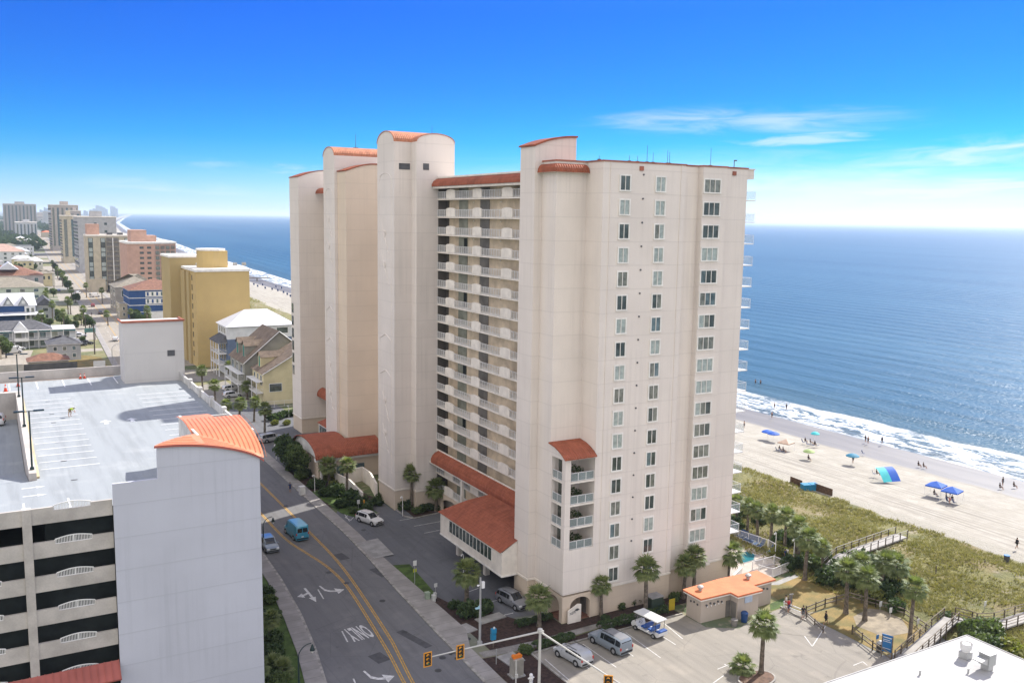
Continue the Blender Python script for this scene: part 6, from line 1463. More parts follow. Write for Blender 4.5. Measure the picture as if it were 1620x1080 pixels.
# ================================================================== people
M_SKIN = mat('skin', (0.36,0.20,0.13), rough=.6, var=.04); M_HAIRD = mat('hair_dark', (0.025,0.017,0.012), var=.1)
def skin_mesh(verts, edges, radii, root=0, sub=1):
    me = bpy.data.meshes.new('body'); me.from_pydata([Vector(v) for v in verts], edges, []); o = bpy.data.objects.new('body', me); C.objects.link(o)
    o.modifiers.new('s', 'SKIN'); sv = me.skin_vertices[0].data
    for i, r_ in enumerate(radii): sv[i].radius = (r_, r_); sv[i].use_root = (i == root)
    sm = o.modifiers.new('u', 'SUBSURF'); sm.levels = sub; sm.render_levels = sub
    dg_ = bpy.context.evaluated_depsgraph_get(); dg_.update(); m2 = bpy.data.meshes.new_from_object(o.evaluated_get(dg_)); bpy.data.objects.remove(o); m2.shade_smooth(); return m2
def person(pose, label, shirt, short, hair=M_HAIRD, skin=None, hat=None):
    """pose: dict of joints (metres, figure faces -Y)"""
    J = dict(pel=(0,0,.95), ch=(0,0,1.28), nk=(0,0,1.47), hd=(0,-.01,1.60), ht=(0,0,1.72), shl=(.18,0,1.42), ell=(.24,.02,1.14), hal=(.24,-.06,.88), shr=(-.18,0,1.42), elr=(-.24,.02,1.14), har=(-.24,-.06,.88),
             hpl=(.09,0,.92), knl=(.11,-.02,.5), anl=(.11,0,.08), tol=(.12,-.18,.03), hpr=(-.09,0,.92), knr=(-.11,-.02,.5), anr=(-.11,0,.08), tor=(-.12,-.18,.03)); J.update(pose)
    R_ = dict(pel=.13, ch=.135, nk=.055, hd=.095, ht=.07, shl=.06, ell=.042, hal=.032, shr=.06, elr=.042, har=.032, hpl=.095, knl=.06, anl=.042, tol=.03, hpr=.095, knr=.06, anr=.042, tor=.03)
    E_s = [('pel','ch'),('ch','nk'),('nk','hd'),('hd','ht'),('ch','shl'),('shl','ell'),('ell','hal'),('ch','shr'),('shr','elr'),('elr','har'),('pel','hpl'),('hpl','knl'),('knl','anl'),('anl','tol'),('pel','hpr'),('hpr','knr'),('knr','anr'),('anr','tor')]
    ks = list(J); V = [J[k] for k in ks]; Rr = [R_[k] for k in ks]; Ed = [(ks.index(a), ks.index(b)) for a, b in E_s]
    for hnd, elb in (('hal','ell'), ('har','elr')):
        h = Vector(J[hnd]); d = (h-Vector(J[elb])).normalized(); sd = d.cross(Vector((0,1,0.1))).normalized(); pi = ks.index(hnd)
        V.append(h+d*.07); Rr.append(.03); palm_i = len(V)-1; Ed.append((pi, palm_i))
        for k in range(4):
            o_ = sd*(-.03+.02*k); L = (.065,.078,.072,.055)[k]
            V.append(h+d*(.075+L*.5)+o_); Rr.append(.009); V.append(h+d*(.075+L)+o_+Vector((0,-.015,0))); Rr.append(.008); Ed += [(palm_i, len(V)-2), (len(V)-2, len(V)-1)]
        V.append(h+d*.05-sd*.045); Rr.append(.011); V.append(h+d*.085-sd*.06); Rr.append(.009); Ed += [(pi, len(V)-2), (len(V)-2, len(V)-1)]
    t = thing('person', label, 'person')
    b_ = ob('body', skin_mesh(V, Ed, Rr, ks.index('pel')), skin or M_SKIN, t)
    def cloth(nm, keys, edges, grow, mt):
        me = skin_mesh([J[k] for k in keys], [(keys.index(a), keys.index(b)) for a, b in edges], [R_[k]+grow for k in keys]); ob(nm, me, mt, t)
    if shirt: cloth('shirt', ['pel','ch','shl','ell','shr','elr'], [('pel','ch'),('ch','shl'),('shl','ell'),('ch','shr'),('shr','elr')], .022, shirt)
    if short: cloth('shorts', ['pel','hpl','knl','hpr','knr'], [('pel','hpl'),('hpl','knl'),('pel','hpr'),('hpr','knr')], .024, short)
    hd, ht = Vector(J['hd']), Vector(J['ht']); c = hd*.35+ht*.65
    ob('hair', MB().sphere(c+Vector((0,.02,.01)), .105, .115, .10, 10, 6), hair, t)
    ob('eyes', MB().sphere(hd+Vector((.035,-.10,.03)), .014, nu=6, nv=4).sphere(hd+Vector((-.035,-.10,.03)), .014, nu=6, nv=4), M_BLK, t); ob('nose', MB().cyl(hd+Vector((0,-.09,.02)), hd+Vector((0,-.125,-.01)), .01, .016, 6), skin or M_SKIN, t)
    if hat: ob('hat', MB().cyl(c+Vector((0,0,.03)), c+Vector((0,0,.10)), .12, .09, 12).cyl(c+Vector((0,0,.02)), c+Vector((0,0,.035)), .17, .17, 14), hat, t)
    return Kind(t)
C_ = lambda n_, c: mat('cloth_'+n_, c, rough=.85, var=.05)
BK, WH, RD, NV, GN, TN, GY, PK, BL = C_('black',(.02,.02,.022)), C_('white',(.55,.55,.53)), C_('red',(.4,.03,.03)), C_('navy',(.03,.05,.12)), C_('lime',(.42,.62,.03)), C_('tan',(.3,.22,.13)), C_('grey',(.12,.12,.13)), C_('pink',(.5,.2,.2)), C_('blue',(.05,.15,.4))
bend = dict(ch=(0,-.30,1.08), nk=(0,-.45,1.12), hd=(0,-.56,1.12), ht=(0,-.66,1.16), shl=(.17,-.38,1.10), ell=(.2,-.45,.85), hal=(.1,-.6,.70), shr=(-.17,-.38,1.10), elr=(-.2,-.45,.85), har=(-.1,-.62,.66), knl=(.13,-.08,.5), knr=(-.14,.08,.5), anr=(-.15,.12,.08), tor=(-.15,-.05,.03))
walkp = dict(knl=(.1,-.2,.52), anl=(.1,-.28,.1), tol=(.1,-.45,.04), knr=(-.1,.08,.5), anr=(-.1,.32,.12), tor=(-.1,.18,.03), hal=(.26,.14,.92), har=(-.26,-.25,.95), elr=(-.25,-.08,1.13))
sit = dict(pel=(0,0,.38), ch=(0,.08,.72), nk=(0,.1,.9), hd=(0,.08,1.03), ht=(0,.09,1.15), shl=(.18,.09,.85), ell=(.24,.05,.6), hal=(.2,-.2,.5), shr=(-.18,.09,.85), elr=(-.24,.05,.6), har=(-.2,-.2,.5), hpl=(.09,-.05,.37), hpr=(-.09,-.05,.37), knl=(.12,-.45,.48), knr=(-.12,-.45,.48), anl=(.12,-.6,.1), anr=(-.12,-.6,.1), tol=(.12,-.78,.05), tor=(-.12,-.78,.05))
wk = person(bend, 'worker', GN, TN, hat=mat('white_hat', (.55,.55,.53))); X, Y = g(111,659,22); wk.place(X, Y, 22.02, R(60), 'worker in lime vest bending on the garage roof deck')
st1 = person({}, 'standing', BK, GY); st2 = person(dict(hal=(.3,-.3,1.0), ell=(.27,-.05,1.15)), 'standing', RD, NV); st3 = person({}, 'standing', NV, NV); wl1 = person(walkp, 'walking', BK, BK); st4 = person({}, 'bather', None, BK); sit1 = person(sit, 'sitting', BK, GY); st5 = person({}, 'standing', WH, PK)
def put(K_, px, py, z, rz, label, grp=None): X, Y = g(px, py, z); K_.place(X, Y, z+.02, R(rz), label, grp)
put(st2,1247,968,0,10,'person in red shirt by the shower post, right one of the pair'); put(st5,1243,962,0,40,'person in white shirt beside the one in red'); put(st1,1270,979,0,-30,'person in dark clothes alone at the corner of the rail fence'); put(wl1,1306,988,0,60,'person walking past the rail fence in dark clothes')
put(wl1,1608,868,0,70,'lone dark walker on the sand at the right edge'); put(st3,1242,886,0,0,'dark figure standing at the pool gate'); put(st3,461,770+56-0,0,0,'person') if False else None
put(st4,1195,608,-2.9,0,'bather in the sea left of two near the tower',None); put(st4,1203,609,-2.9,0,'bather in the sea right of two near the tower')
put(st4,1225,646,-2.6,20,'bather in the foam, farther left one'); put(st1,1244,648,-2.6,0,'dark bather standing in the foam'); put(st4,1221,661,-2.2,0,'person standing on wet sand reflected beside the foam')
put(st1,1369,699,-2.1,0,'dark figure of a pair at the water edge, tall one'); put(st4,1373,701,-2.1,0,'short figure of a pair at the water edge'); put(wl1,1395,702,-2.1,80,'figure walking along the water edge with raised arm')
put(sit1,1453,738,-1.9,0,'person sitting on wet sand, left of two'); put(sit1,1461,740,-1.9,10,'person sitting on wet sand, right of two'); put(st1,1586,768,-2.1,0,'person standing at the swash near the right edge'); put(sit1,1582,773,-2.0,0,'person crouching at the swash near the right edge'); put(sit1,1604,771,-2.1,0,'person sitting in the swash at the far right')
put(st4,1177,677,-1.0,0,'small figure on the sand beside the tower edge'); put(st3,459,778,0,0,'dark figure on the walk beside the hotel drive'); put(st1,145,500,0,0,'tiny figure on the far street')
put(sit1,1274,700,-1.2,0,'sitter in the group left of the green striped umbrella',None); put(sit1,1282,702,-1.2,30,'sitter in the middle of the beach chair group'); put(sit1,1289,705,-1.2,-20,'sitter at the right of the beach chair group'); put(sit1,1233,713,-1,0,'sitter under the tan canopy, left'); put(sit1,1239,715,-1,20,'sitter under the tan canopy, right')
put(sit1,1279,728,-.8,0,'sitter under the green umbrella'); put(st1,1349,732,-.9,0,'person shaded by the small blue umbrella'); put(sit1,1387,751,-.5,20,'sitter left of the two-colour tent'); put(sit1,1478,784,-.6,0,'sitter under the left blue canopy'); put(sit1,1497,790,-.6,30,'sitter under the right blue canopy'); put(sit1,1506,793,-.6,-30,'second sitter under the right blue canopy'); put(st5,1502,796,-.6,0,'person standing at the right blue canopy')
# ================================================================== beach things
M_UB = mat('canvas_blue', (0.015,0.09,0.42), rough=.7, var=.05); M_UG = mat('canvas_green', (0.28,0.38,0.14), rough=.7, var=.1); M_UT = mat('canvas_tan', (0.45,0.33,0.25), rough=.7, var=.05); M_UC = mat('canvas_cyan', (0.05,0.42,0.45), rough=.7, var=.05); M_UD = mat('canvas_teal', (0.02,0.16,0.26), rough=.7, var=.08)
def umbrella(px, py, z, mt, label, r_=1.25, h=2.1, mt2=None, cy_=None):
    X, Y = g(px, py, z); t = thing('beach_umbrella', label, 'umbrella', (X, Y, z)); ob('pole', MB().cyl((0,0,-.2),(0,0,h+.1),.03,.03,6), M_WHITE, t, local=True)
    m = MB(); k = 12; top = (0,0,h+.1)
    rim = [(r_*math.cos(2*math.pi*i/k), r_*math.sin(2*math.pi*i/k), h-.42) for i in range(k)]; mid = [(x*.6, y*.6, h-.12) for x, y, z_ in rim]
    for i in range(k): j = (i+1)%k; m.poly([top, mid[i], mid[j]]); m.poly([mid[i], rim[i], rim[j], mid[j]]); m.poly([rim[i], (rim[i][0], rim[i][1], h-.55), (rim[j][0], rim[j][1], h-.55), rim[j]])
    ob('canopy', m, mt, t, local=True)
umbrella(1214,694,-1,M_UB,'royal blue umbrella of a touching pair, left one',1.4); umbrella(1223,697,-1,M_UB,'royal blue umbrella of a touching pair, right one',1.4); umbrella(1289,697,-1.2,M_UC,'small aqua umbrella beside the beach chairs',1.0); umbrella(1279,726,-.8,M_UG,'green striped umbrella alone on the sand',1.2); umbrella(1348,733,-.9,M_UD,'dark teal umbrella alone on the sand',1.35)
def canopy(px, py, z, mt, label, w=2.9, h=2.2):
    X, Y = g(px, py, z); t = thing('beach_canopy', label, 'canopy', (X, Y, z), R(15)); p_ = MB()
    for sx in (-1,1):
        for sy in (-1,1): p_.cyl((sx*w/2,sy*w/2,-.1),(sx*w/2,sy*w/2,h-.4),.03,.03,6)
    ob('poles', p_, M_WHITE, t, local=True); m = MB(); c = [(-w/2,-w/2),(w/2,-w/2),(w/2,w/2),(-w/2,w/2)]
    for i in range(4): a, b = c[i], c[(i+1)%4]; m.poly([(*a,h-.4),(*b,h-.4),(0,0,h+.35)]); m.poly([(*a,h-.62),(*b,h-.62),(*b,h-.4),(*a,h-.4)])
    ob('top', m, mt, t, local=True)
canopy(1243,712,-1,M_UT,'tan square canopy near the tower',2.7); canopy(1480,782,-.6,M_UB,'bright blue square canopy, left of two'); canopy(1505,791,-.6,M_UB,'bright blue square canopy, right of two')
X, Y = g(1403,758,-.5); t = thing('beach_tent', 'arched tent half turquoise half blue on the sand', 'tent', (X, Y, -.5), R(-15))
def tent_half(x0, x1): return MB().grid([[(x0+.0, 1.3-2.9*i/9*1.0, 2.1*math.sin(math.pi*(.5+.5*i/9))+.0 if i > 0 else 2.1) for i in range(10)], [(x1, 1.3-2.9*i/9, 2.1*math.sin(math.pi*(.5+.5*i/9)) if i > 0 else 2.1) for i in range(10)]])
ob('shade_cloth', tent_half(-1.9, 0), M_UC, t, local=True); ob('shade_cloth', tent_half(0, 1.9), M_UB, t, local=True); ob('tent_pole', MB().cyl((-1.9,1.3,0),(-1.9,1.3,2.1),.03,.03,6).cyl((0,1.3,0),(0,1.3,2.1),.03,.03,6).cyl((1.9,1.3,0),(1.9,1.3,2.1),.03,.03,6), M_WHITE, t, local=True)
def beach_chair():
    t = thing('beach_chair', 'beach chair', 'beach chair'); ob('frame', MB().tube([(-.28,-.3,0),(-.28,.2,.35),(-.28,.5,.95)], .02, 5).tube([(.28,-.3,0),(.28,.2,.35),(.28,.5,.95)], .02, 5).tube([(-.28,.4,0),(-.28,-.25,.35)], .02, 5).tube([(.28,.4,0),(.28,-.25,.35)], .02, 5), M_WHITE, t)
    ob('seat', MB().poly([(-.27,-.28,.32),(.27,-.28,.32),(.27,.22,.3),(-.27,.22,.3)]).poly([(-.27,.22,.3),(.27,.22,.3),(.27,.5,.93),(-.27,.5,.93)]), NV, t); return Kind(t)
BC = beach_chair()
for (px, py, z, l) in ((1271,701,-1.2,'left of the seated group'),(1278,704,-1.2,'in the middle of the seated group'),(1286,706,-1.2,'right of the seated group'),(1294,706,-1.2,'empty, at the far right of the seated group'),(1230,714,-1,'left under the tan canopy'),(1236,716,-1,'right under the tan canopy'),(1383,751,-.5,'beside the two-colour tent'),(1483,787,-.6,'under the left blue canopy'),(1500,795,-.6,'under the right blue canopy'),(1510,797,-.6,'at the outer side of the right blue canopy'),(1366,719,-1.5,'alone near the wet sand'),(1355,718,-1.4,'')):
    if not l: continue
    X, Y = g(px, py, z); BC.place(X, Y, z, R(px % 50), 'dark beach chair '+l)
X, Y = g(1251,691,-1); 
X, Y = g(1280,770,-.25); t = thing('equipment_box', 'bright blue storage box between two sand fences', 'box', (*g(1280,776,.1), .1), R(-20)); BX = mat('box_blue', (0.02,0.20,0.36), rough=.5)
ob('box', MB().box(-1.4,-.7,0,1.4,.7,1.15), BX, t, local=True); ob('lid', MB().box(-1.45,-.75,1.15,0,.75,1.3).box(.05,-.75,1.15,1.45,.75,1.35), BX, t, local=True)
for (a, b, l) in ((g(1250,768,-.2), g(1268,775,-.2), 'short brown slatted sand fence left of the blue box'), (g(1288,779,-.2), g(1316,789,-.2), 'brown slatted sand fence right of the blue box')):
    t = thing('sand_fence', l, 'fence', (*a, -.2)); m = MB(); wallpath(m, [a, b], 1.6, .08); ob('slats', m, mat('brown_slats', (0.12,0.07,0.04), var=.2, fine=.4, scale=3), t); ob('posts', MB().cyl((*a,-.3),(*a,1.2),.07,.07,6).cyl((*b,-.3),(*b,1.2),.07,.07,6), M_WOODD, t)
X, Y = g(1592,890,0.4); t = thing('beach_bin', 'dark litter barrel with blue rim on the sand at the right', 'bin', (X, Y, max(-.1, dune_z(X-176, Y)))); ob('barrel', MB().cyl((0,0,0),(0,0,1.05),.33,.4,14), mat('grey_barrel', (0.08,0.08,0.08)), t, local=True); ob('rim', MB().cyl((0,0,1.05),(0,0,1.15),.42,.42,14), M_SB, t, local=True)
for p, l in (((1557,903),'weathered post in the dune near the barrel'),((1480,912),'weathered post half lost in dune grass')):
    X, Y = g(*p); tag(ob('dune_post', MB().cyl((X,Y,0),(X,Y,1.6),.08,.07,7), M_WOODD), l, 'post')
X, Y = g(1250,962); t = thing('shower_post', 'grey beach shower post behind the pair of people', 'shower', (X, Y, 0)); ob('post', MB().box(-.15,-.15,0,.15,.15,1.9), M_CONCD, t, local=True); ob('shower_head', MB().tube([(0,0,1.9),(0,-.3,2.1),(0,-.4,2.0)], .04, 6), M_POLE, t, local=True)
# potted plants on the corner balconies
for i in range(4):
    z = 8.95+2.787*i; rdp = random.Random(50+i); t = thing('potted_plant', ['dark leafy plant on the lowest corner balcony','dark leafy plant on the second corner balcony from below','dark leafy plant on the third corner balcony from below','dark leafy plant on the top corner balcony under the tile roof'][i], 'plant', (59.6,88.6,z), 0)
    ob('pot', MB().cyl((0,0,0),(0,0,.5),.25,.32,10), M_COPE, t, local=True); ob('foliage', blob_mesh(60+i, [(0,0,1.1,.6),(-.7,.1,.95,.5),(.6,0,1.0,.45),(1.0,.1,.8,.4)], 420, .11), M_LEAFD, t, local=True)
# ================================================================== on the garage roof
for (px, py), tp, l in (((50,742),(44.5,654),'dark twin-headed lamp post at the near end of the roof divider'), ((40.3,674),(36,603),'dark twin-headed lamp post in the middle of the roof divider'), ((32.5,627),(29.7,567),'dark lamp post at the far end of the roof divider')):
    X, Y = g(px, py, 22.8); X = 2.68; h = 5.9; t = thing('roof_lamp', l, 'lamp post', (X, Y, 22.76)); ob('pole', MB().cyl((0,0,0),(0,0,h),.1,.07,8).cyl((0,0,0),(0,0,.25),.2,.2,8), M_LAMPD, t, local=True)
    for sx in (-1, 1): ob('lamp_head', MB().cb(sx*.85,0,h-.02,.95,.4,.12), M_LAMPD, t, local=True)
    ob('crossarm', MB().cyl((-.4,0,h-.05),(.4,0,h-.05),.04,.04,6), M_LAMPD, t, local=True)
def cone():
    t = thing('traffic_cone', 'cone', 'traffic cone'); ob('cone_body', MB().cyl((0,0,.03),(0,0,.75),.17,.03,12), mat('cone_orange', (0.62,0.07,0.03), rough=.5), t); ob('band', MB().cyl((0,0,.4),(0,0,.55),.108,.075,12), M_SW, t); ob('foot', MB().box(-.22,-.22,0,.22,.22,.03), M_BLK, t); return Kind(t)
CN = cone()
for (x, y, l, s) in ((1.2,149.2,'tall orange cone at the left edge of the roof deck',1.5),(2.9,153.0,'orange cone behind the lamp posts on the roof deck',1.3),(11.6,156.2,'orange cone by the back parapet, left of two touching',1.1),(12.2,156.3,'orange cone by the back parapet, right of two touching',1.1)):
    CN.place(x, y, 22.02, 0, l, None, s)
_w.place(-1.5, 140.5, 19.05, R(80), 'white car parked inside the covered garage ramp')
# ================================================================== houses and towers beyond
def wallmat(name, c): return mat('wall_'+name, c, rough=.9, var=.07, scale=.4)
M_SHG = mat('shingle_grey', (0.12,0.12,0.13), var=.15, scale=1.0, fine=.25); M_SHB = mat('shingle_brown', (0.20,0.15,0.11), var=.15, scale=1.0, fine=.25); M_SHR = mat('shingle_red', (0.24,0.12,0.08), var=.15, scale=1.0, fine=.2); M_RW = mat('roof_white_metal', (0.60,0.60,0.62), rough=.5, var=.04); M_RTAN = mat('shingle_tan', (0.26,0.23,0.18), var=.1, scale=.8, fine=.2)
def win_grid(parent, x0, x1, z0, z1, y, nx, nz, face, mt, fr, wf=.5, hf=.5, name='window'):
    """a row/column field of windows on one face; each window its own part"""
    W_, H_ = (x1-x0)/nx, (z1-z0)/nz
    for j in range(nz):
        for i in range(nx):
            a = x0+W_*(i+.5-wf/2); b = x0+W_*(i+.5+wf/2); c = z0+H_*(j+.5-hf/2); d = z0+H_*(j+.5+hf/2); q = MB(); f = MB(); e = .12
            if face == 'S': q.box(a, y-.09, c, b, y-.02, d); f.box(a-e, y-.06, c-e, b+e, y-.005, d+e)
            else: q.box(y-.09, a, c, y-.02, b, d); f.box(y-.06, a-e, c-e, y-.005, b+e, d+e)
            o = ob(name, f, fr, parent); ob('pane', q, mt if not isinstance(mt, list) else mt[(i*7+j*3) % len(mt)], o)
def hip_roof(m, x0, x1, y0, y1, z, h, ov=.5, axis='x', hip=True):
    x0 -= ov; x1 += ov; y0 -= ov; y1 += ov
    if axis == 'x':
        d = (y1-y0)/2 if hip else 0; ym = (y0+y1)/2; A, B = (x0+d, ym, z+h), (x1-d, ym, z+h)
        m.poly([(x0,y0,z),(x1,y0,z),B,A]); m.poly([(x1,y1,z),(x0,y1,z),A,B]); m.poly([(x0,y1,z),(x0,y0,z),A]); m.poly([(x1,y0,z),(x1,y1,z),B])
    else:
        d = (x1-x0)/2 if hip else 0; xm = (x0+x1)/2; A, B = (xm, y0+d, z+h), (xm, y1-d, z+h)
        m.poly([(x0,y1,z),(x0,y0,z),A,B]); m.poly([(x1,y0,z),(x1,y1,z),B,A]); m.poly([(x0,y0,z),(x1,y0,z),A]); m.poly([(x1,y1,z),(x0,y1,z),B])
    m.poly([(x0,y0,z-.02),(x0,y1,z-.02),(x1,y1,z-.02),(x1,y0,z-.02)]); return m
GLS = [M_GLASS, M_CURTG, M_GLASSB]
def house(name, label, x0, x1, y0, y1, h, rh, wm_, rm, axis='x', hip=True, nS=4, nW=3, st=2, fr=None, wf=.35, cat='house'):
    t = thing(name, label, cat, (x0, y0, 0)); ob('wall', MB().box(x0,y0,0,x1,y1,h), wm_, t)
    if rh > 0: ob('roof', hip_roof(MB(), x0, x1, y0, y1, h+.02, rh, .5, axis, hip), rm, t); ob('eave', MB().box(x0-.5,y0-.5,h-.14,x1+.5,y1+.5,h-.01), M_TRIMW, t)
    else: ob('roof', MB().box(x0+.2,y0+.2,h,x1-.2,y1-.2,h+.05), rm, t); ob('parapet', MB().box(x0-.1,y0-.1,h,x1+.1,y0+.2,h+.7).box(x0-.1,y0+.2,h,x0+.2,y1,h+.7), wm_, t)
    if nS: win_grid(t, x0+.6, x1-.6, .4, h-.2, y0, nS, st, 'S', GLS, fr or M_TRIMW, wf)
    if nW: win_grid(t, y0+.6, y1-.6, .4, h-.2, x0, nW, st, 'W', GLS, fr or M_TRIMW, wf)
    return t
# yellow slab hotel
WY = mat('wall_ochre', (0.50,0.36,0.15), rough=.9, var=.03, scale=.2); WYD = mat('wall_ochre2', (0.42,0.32,0.15), rough=.9, var=.03, scale=.2)
xr = onY(394.7,450,295)[0]
t = thing('yellow_hotel', 'tall ochre slab hotel with white roof edge and stair slots', 'building', (55.6, 295, 0))
ob('wall', MB().box(55.6,295,0,xr,318,30.0), WY, t); ob('roof_edge', MB().box(55.3,294.7,30.0,xr+.3,318,30.8), M_TRIMW, t)
xl = onY(264,380,322)[0]
ob('wall', MB().box(55.0,303.5,0,55.58,307.5,29.5).box(55.0,311,0,55.58,318,29.5).box(xl,318.1,0,66,335,33.4), WYD, t); ob('roof_edge', MB().box(xl-.3,317.8,33.4,62.5,335,34.1), M_TRIMW, t)
ob('lift_house', MB().cyl((62.5,306,30.8),(62.5,306,36.2),4.4,4.4,16).box(62.5,302,30.8,67,310,36.2), WY, t); ob('roof_edge', MB().cyl((62.5,306,36.2),(62.5,306,36.8),4.6,4.6,16), M_TRIMW, t)
for k in range(9):
    for y in (309.2, 301.0): ob('window', MB().box(55.5,y-.5,3+3.0*k,55.59,y+.5,4.7+3.0*k) if y > 305 else MB().box(55.5,y-.5,3+3.0*k,55.59,y+.5,4.7+3.0*k), M_GLASS, t)
rm_ = MB(); 
for i in range(6): rm_.cb(60+i*3, 314, 31.3, 1.2, 1.2, 1.0)
ob('roof_units', rm_, M_POLE, t)
# houses beyond the garage
WB = wallmat('slate_blue', (0.13,0.17,0.25)); WW = wallmat('white', (0.62,0.62,0.61)); WT = wallmat('taupe', (0.27,0.26,0.215)); WYL = wallmat('butter', (0.60,0.52,0.31)); WNV = wallmat('navy', (0.03,0.075,0.20)); WPK = wallmat('pink', (0.50,0.31,0.235)); WCR = wallmat('cream', (0.48,0.42,0.31)); WGR = wallmat('pale_green', (0.46,0.50,0.40)); WLG = wallmat('light_grey', (0.40,0.41,0.42))
x0, x1 = 60.4, 80.5
t = thing('white_house', 'three-storey white and slate blue house with white metal hip roof', 'house', (x0, 274.8, 0))
ob('wall', MB().box(x0,274.8,11.1,x1,288,14.8), WW, t); ob('wall', MB().box(x0+.03,274.84,3.6,x1-.03,287.95,11.08), WB, t); ob('base_wall', MB().box(x0,274.8,0,x1,288,3.58), WW, t)
ob('roof', hip_roof(MB(), x0, x1, 274.8, 288, 14.82, 4.4, .6, 'x'), M_RW, t)
pr_ = MB(); 
for z in (3.6, 6.8, 10.0): pr_.box(x0-2.6,276,z-.2,x0-.01,287,z)
for y in (276.1,279.7,283.3,286.9):
    pr_.box(x0-2.6,y-.12,0,x0-2.36,y+.12,10)
for z in (3.6,6.8): railing(pr_, (x0-2.5,276.1), (x0-2.5,286.9), z, 1, .3, 3.6); railing(pr_, (x0-2.5,276.1), (x0-.1,276.1), z, 1, .3, 2.4)
ob('porch', pr_, M_WHITE, t); ob('porch_roof', MB().poly([(x0-3,275.5,10.05),(x0-3,287.5,10.05),(x0,286,12.0),(x0,277,12.0)]).poly([(x0-3,275.5,10.05),(x0,277,12.0),(x0,275.5,10.05)]), M_SHG, t)
win_grid(t, 277, 286.5, 12.1, 14.6, x0, 4, 1, 'W', GLS, M_TRIMW, .35, .6); win_grid(t, 277, 286.5, 3.8, 9.8, x0, 3, 2, 'W', GLS, M_TRIMW, .5, .7); win_grid(t, x0+13.5, x1-1, 12.0, 14.4, 274.8, 1, 1, 'S', GLS, M_TRIMW, .6, .7)
ob('door', MB().box(x0+.8,274.74,.1,x0+1.9,274.79,2.3), M_DOORD, t)
def gable_house(name, label, x0, x1, y0, y1, h, rh, wm_, dorm, cat='house', porch=True):
    t = thing(name, label, cat, (x0, y0, 0)); xm = x0+(x1-x0)*.5
    ob('wall', MB().ext([(x0,0),(x0,h),(xm,h+rh),(x1,h),(x1,0)], y0, y1, 'y'), wm_, t)
    ov = .5; r_ = MB()
    for (xa, za, xb, zb) in ((x0-ov, h-ov*rh/(xm-x0), xm, h+rh), (x1+ov, h-ov*rh/(x1-xm), xm, h+rh)):
        r_.poly([(xa,y0-ov,za+.12),(xb,y0-ov,zb+.12),(xb,y1+ov,zb+.12),(xa,y1+ov,za+.12)]); r_.poly([(xa,y0-ov,za-.05),(xb,y0-ov,zb-.05),(xb,y0-ov,zb+.12),(xa,y0-ov,za+.12)])
    ob('roof', r_, M_SHB, t); ob('bargeboard', MB().tube([(x0-ov,y0-ov-.05,h-ov*rh/(xm-x0)),(xm,y0-ov-.05,h+rh)], .1, 4).tube([(xm,y0-ov-.05,h+rh),(x1+ov,y0-ov-.05,h)], .1, 4), M_WHITE, t)
    for yd in dorm:
        s = rh/(xm-x0); xd = x0+.9; zt = h+rh*.62; d = ob('dormer', MB().ext([(yd-1.3,h+.8*s-.2),(yd-1.3,zt-.9),(yd,zt+.3),(yd+1.3,zt-.9),(yd+1.3,h+.8*s-.2)], xd, xm, 'x'), wm_, t)
        ob('dormer_roof', MB().poly([(xd-.3,yd-1.6,zt-1.05),(xd-.3,yd,zt+.45),(xm,yd,zt+.45),(xm,yd-1.6,zt-1.05)]).poly([(xd-.3,yd+1.6,zt-1.05),(xd-.3,yd,zt+.45),(xm,yd,zt+.45),(xm,yd+1.6,zt-1.05)]), M_SHB, d)
        ob('window', MB().box(xd-.06,yd-.5,h+.8*s+.3,xd-.01,yd+.5,zt-.8), mat('teal_shutter', (0.03,0.22,0.18)), d)
    win_grid(t, y0+.8, y1-.8, 4.4, h-.4, x0, 3, 1, 'W', GLS, M_TRIMW, .4, .7)
    if porch:
        p_ = MB().box(x0-1.8,y0+.5,3.0,x0-.01,y1-.5,3.2).box(x0-1.8,y0+.5,5.9,x0-.01,y1-.5,6.05)
        for y in (y0+.6, (y0+y1)/2, y1-.6): p_.box(x0-1.8,y-.1,0,x0-1.6,y+.1,6)
        railing(p_, (x0-1.7,y0+.6), (x0-1.7,y1-.6), 3.2, 1, .3, 4); railing(p_, (x0-1.7,y0+.6), (x0-.1,y0+.6), 3.2, 1, .3, 2); ob('porch', p_, M_WHITE, t)
    return t
t = gable_house('tan_house', 'taupe house with brown gabled roof behind the yellow house', 57.5, 76, 242.5, 259, 9.2, 7.8, WT, (247, 254))
t = gable_house('yellow_house', 'pale yellow clapboard house with brown roof and teal dormer window', 58.9, 83, 228.8, 240, 8.2, 6.8, WYL, (236.2,))
win_grid(t, 60.2, 63.6, 3.2, 5.6, 228.8, 1, 1, 'S', [M_GLASS], M_WHITE, .9, .8); ob('lantern', MB().box(67.6,228.7,3.6,68.1,228.79,4.9), M_BARKD, t)
tag(ob('picket_fence', railing(MB(), (58,225.5), (76,225.5), 0, 1.6, .25, 2.5), M_WHITE), 'white picket fence below the yellow house', 'fence')
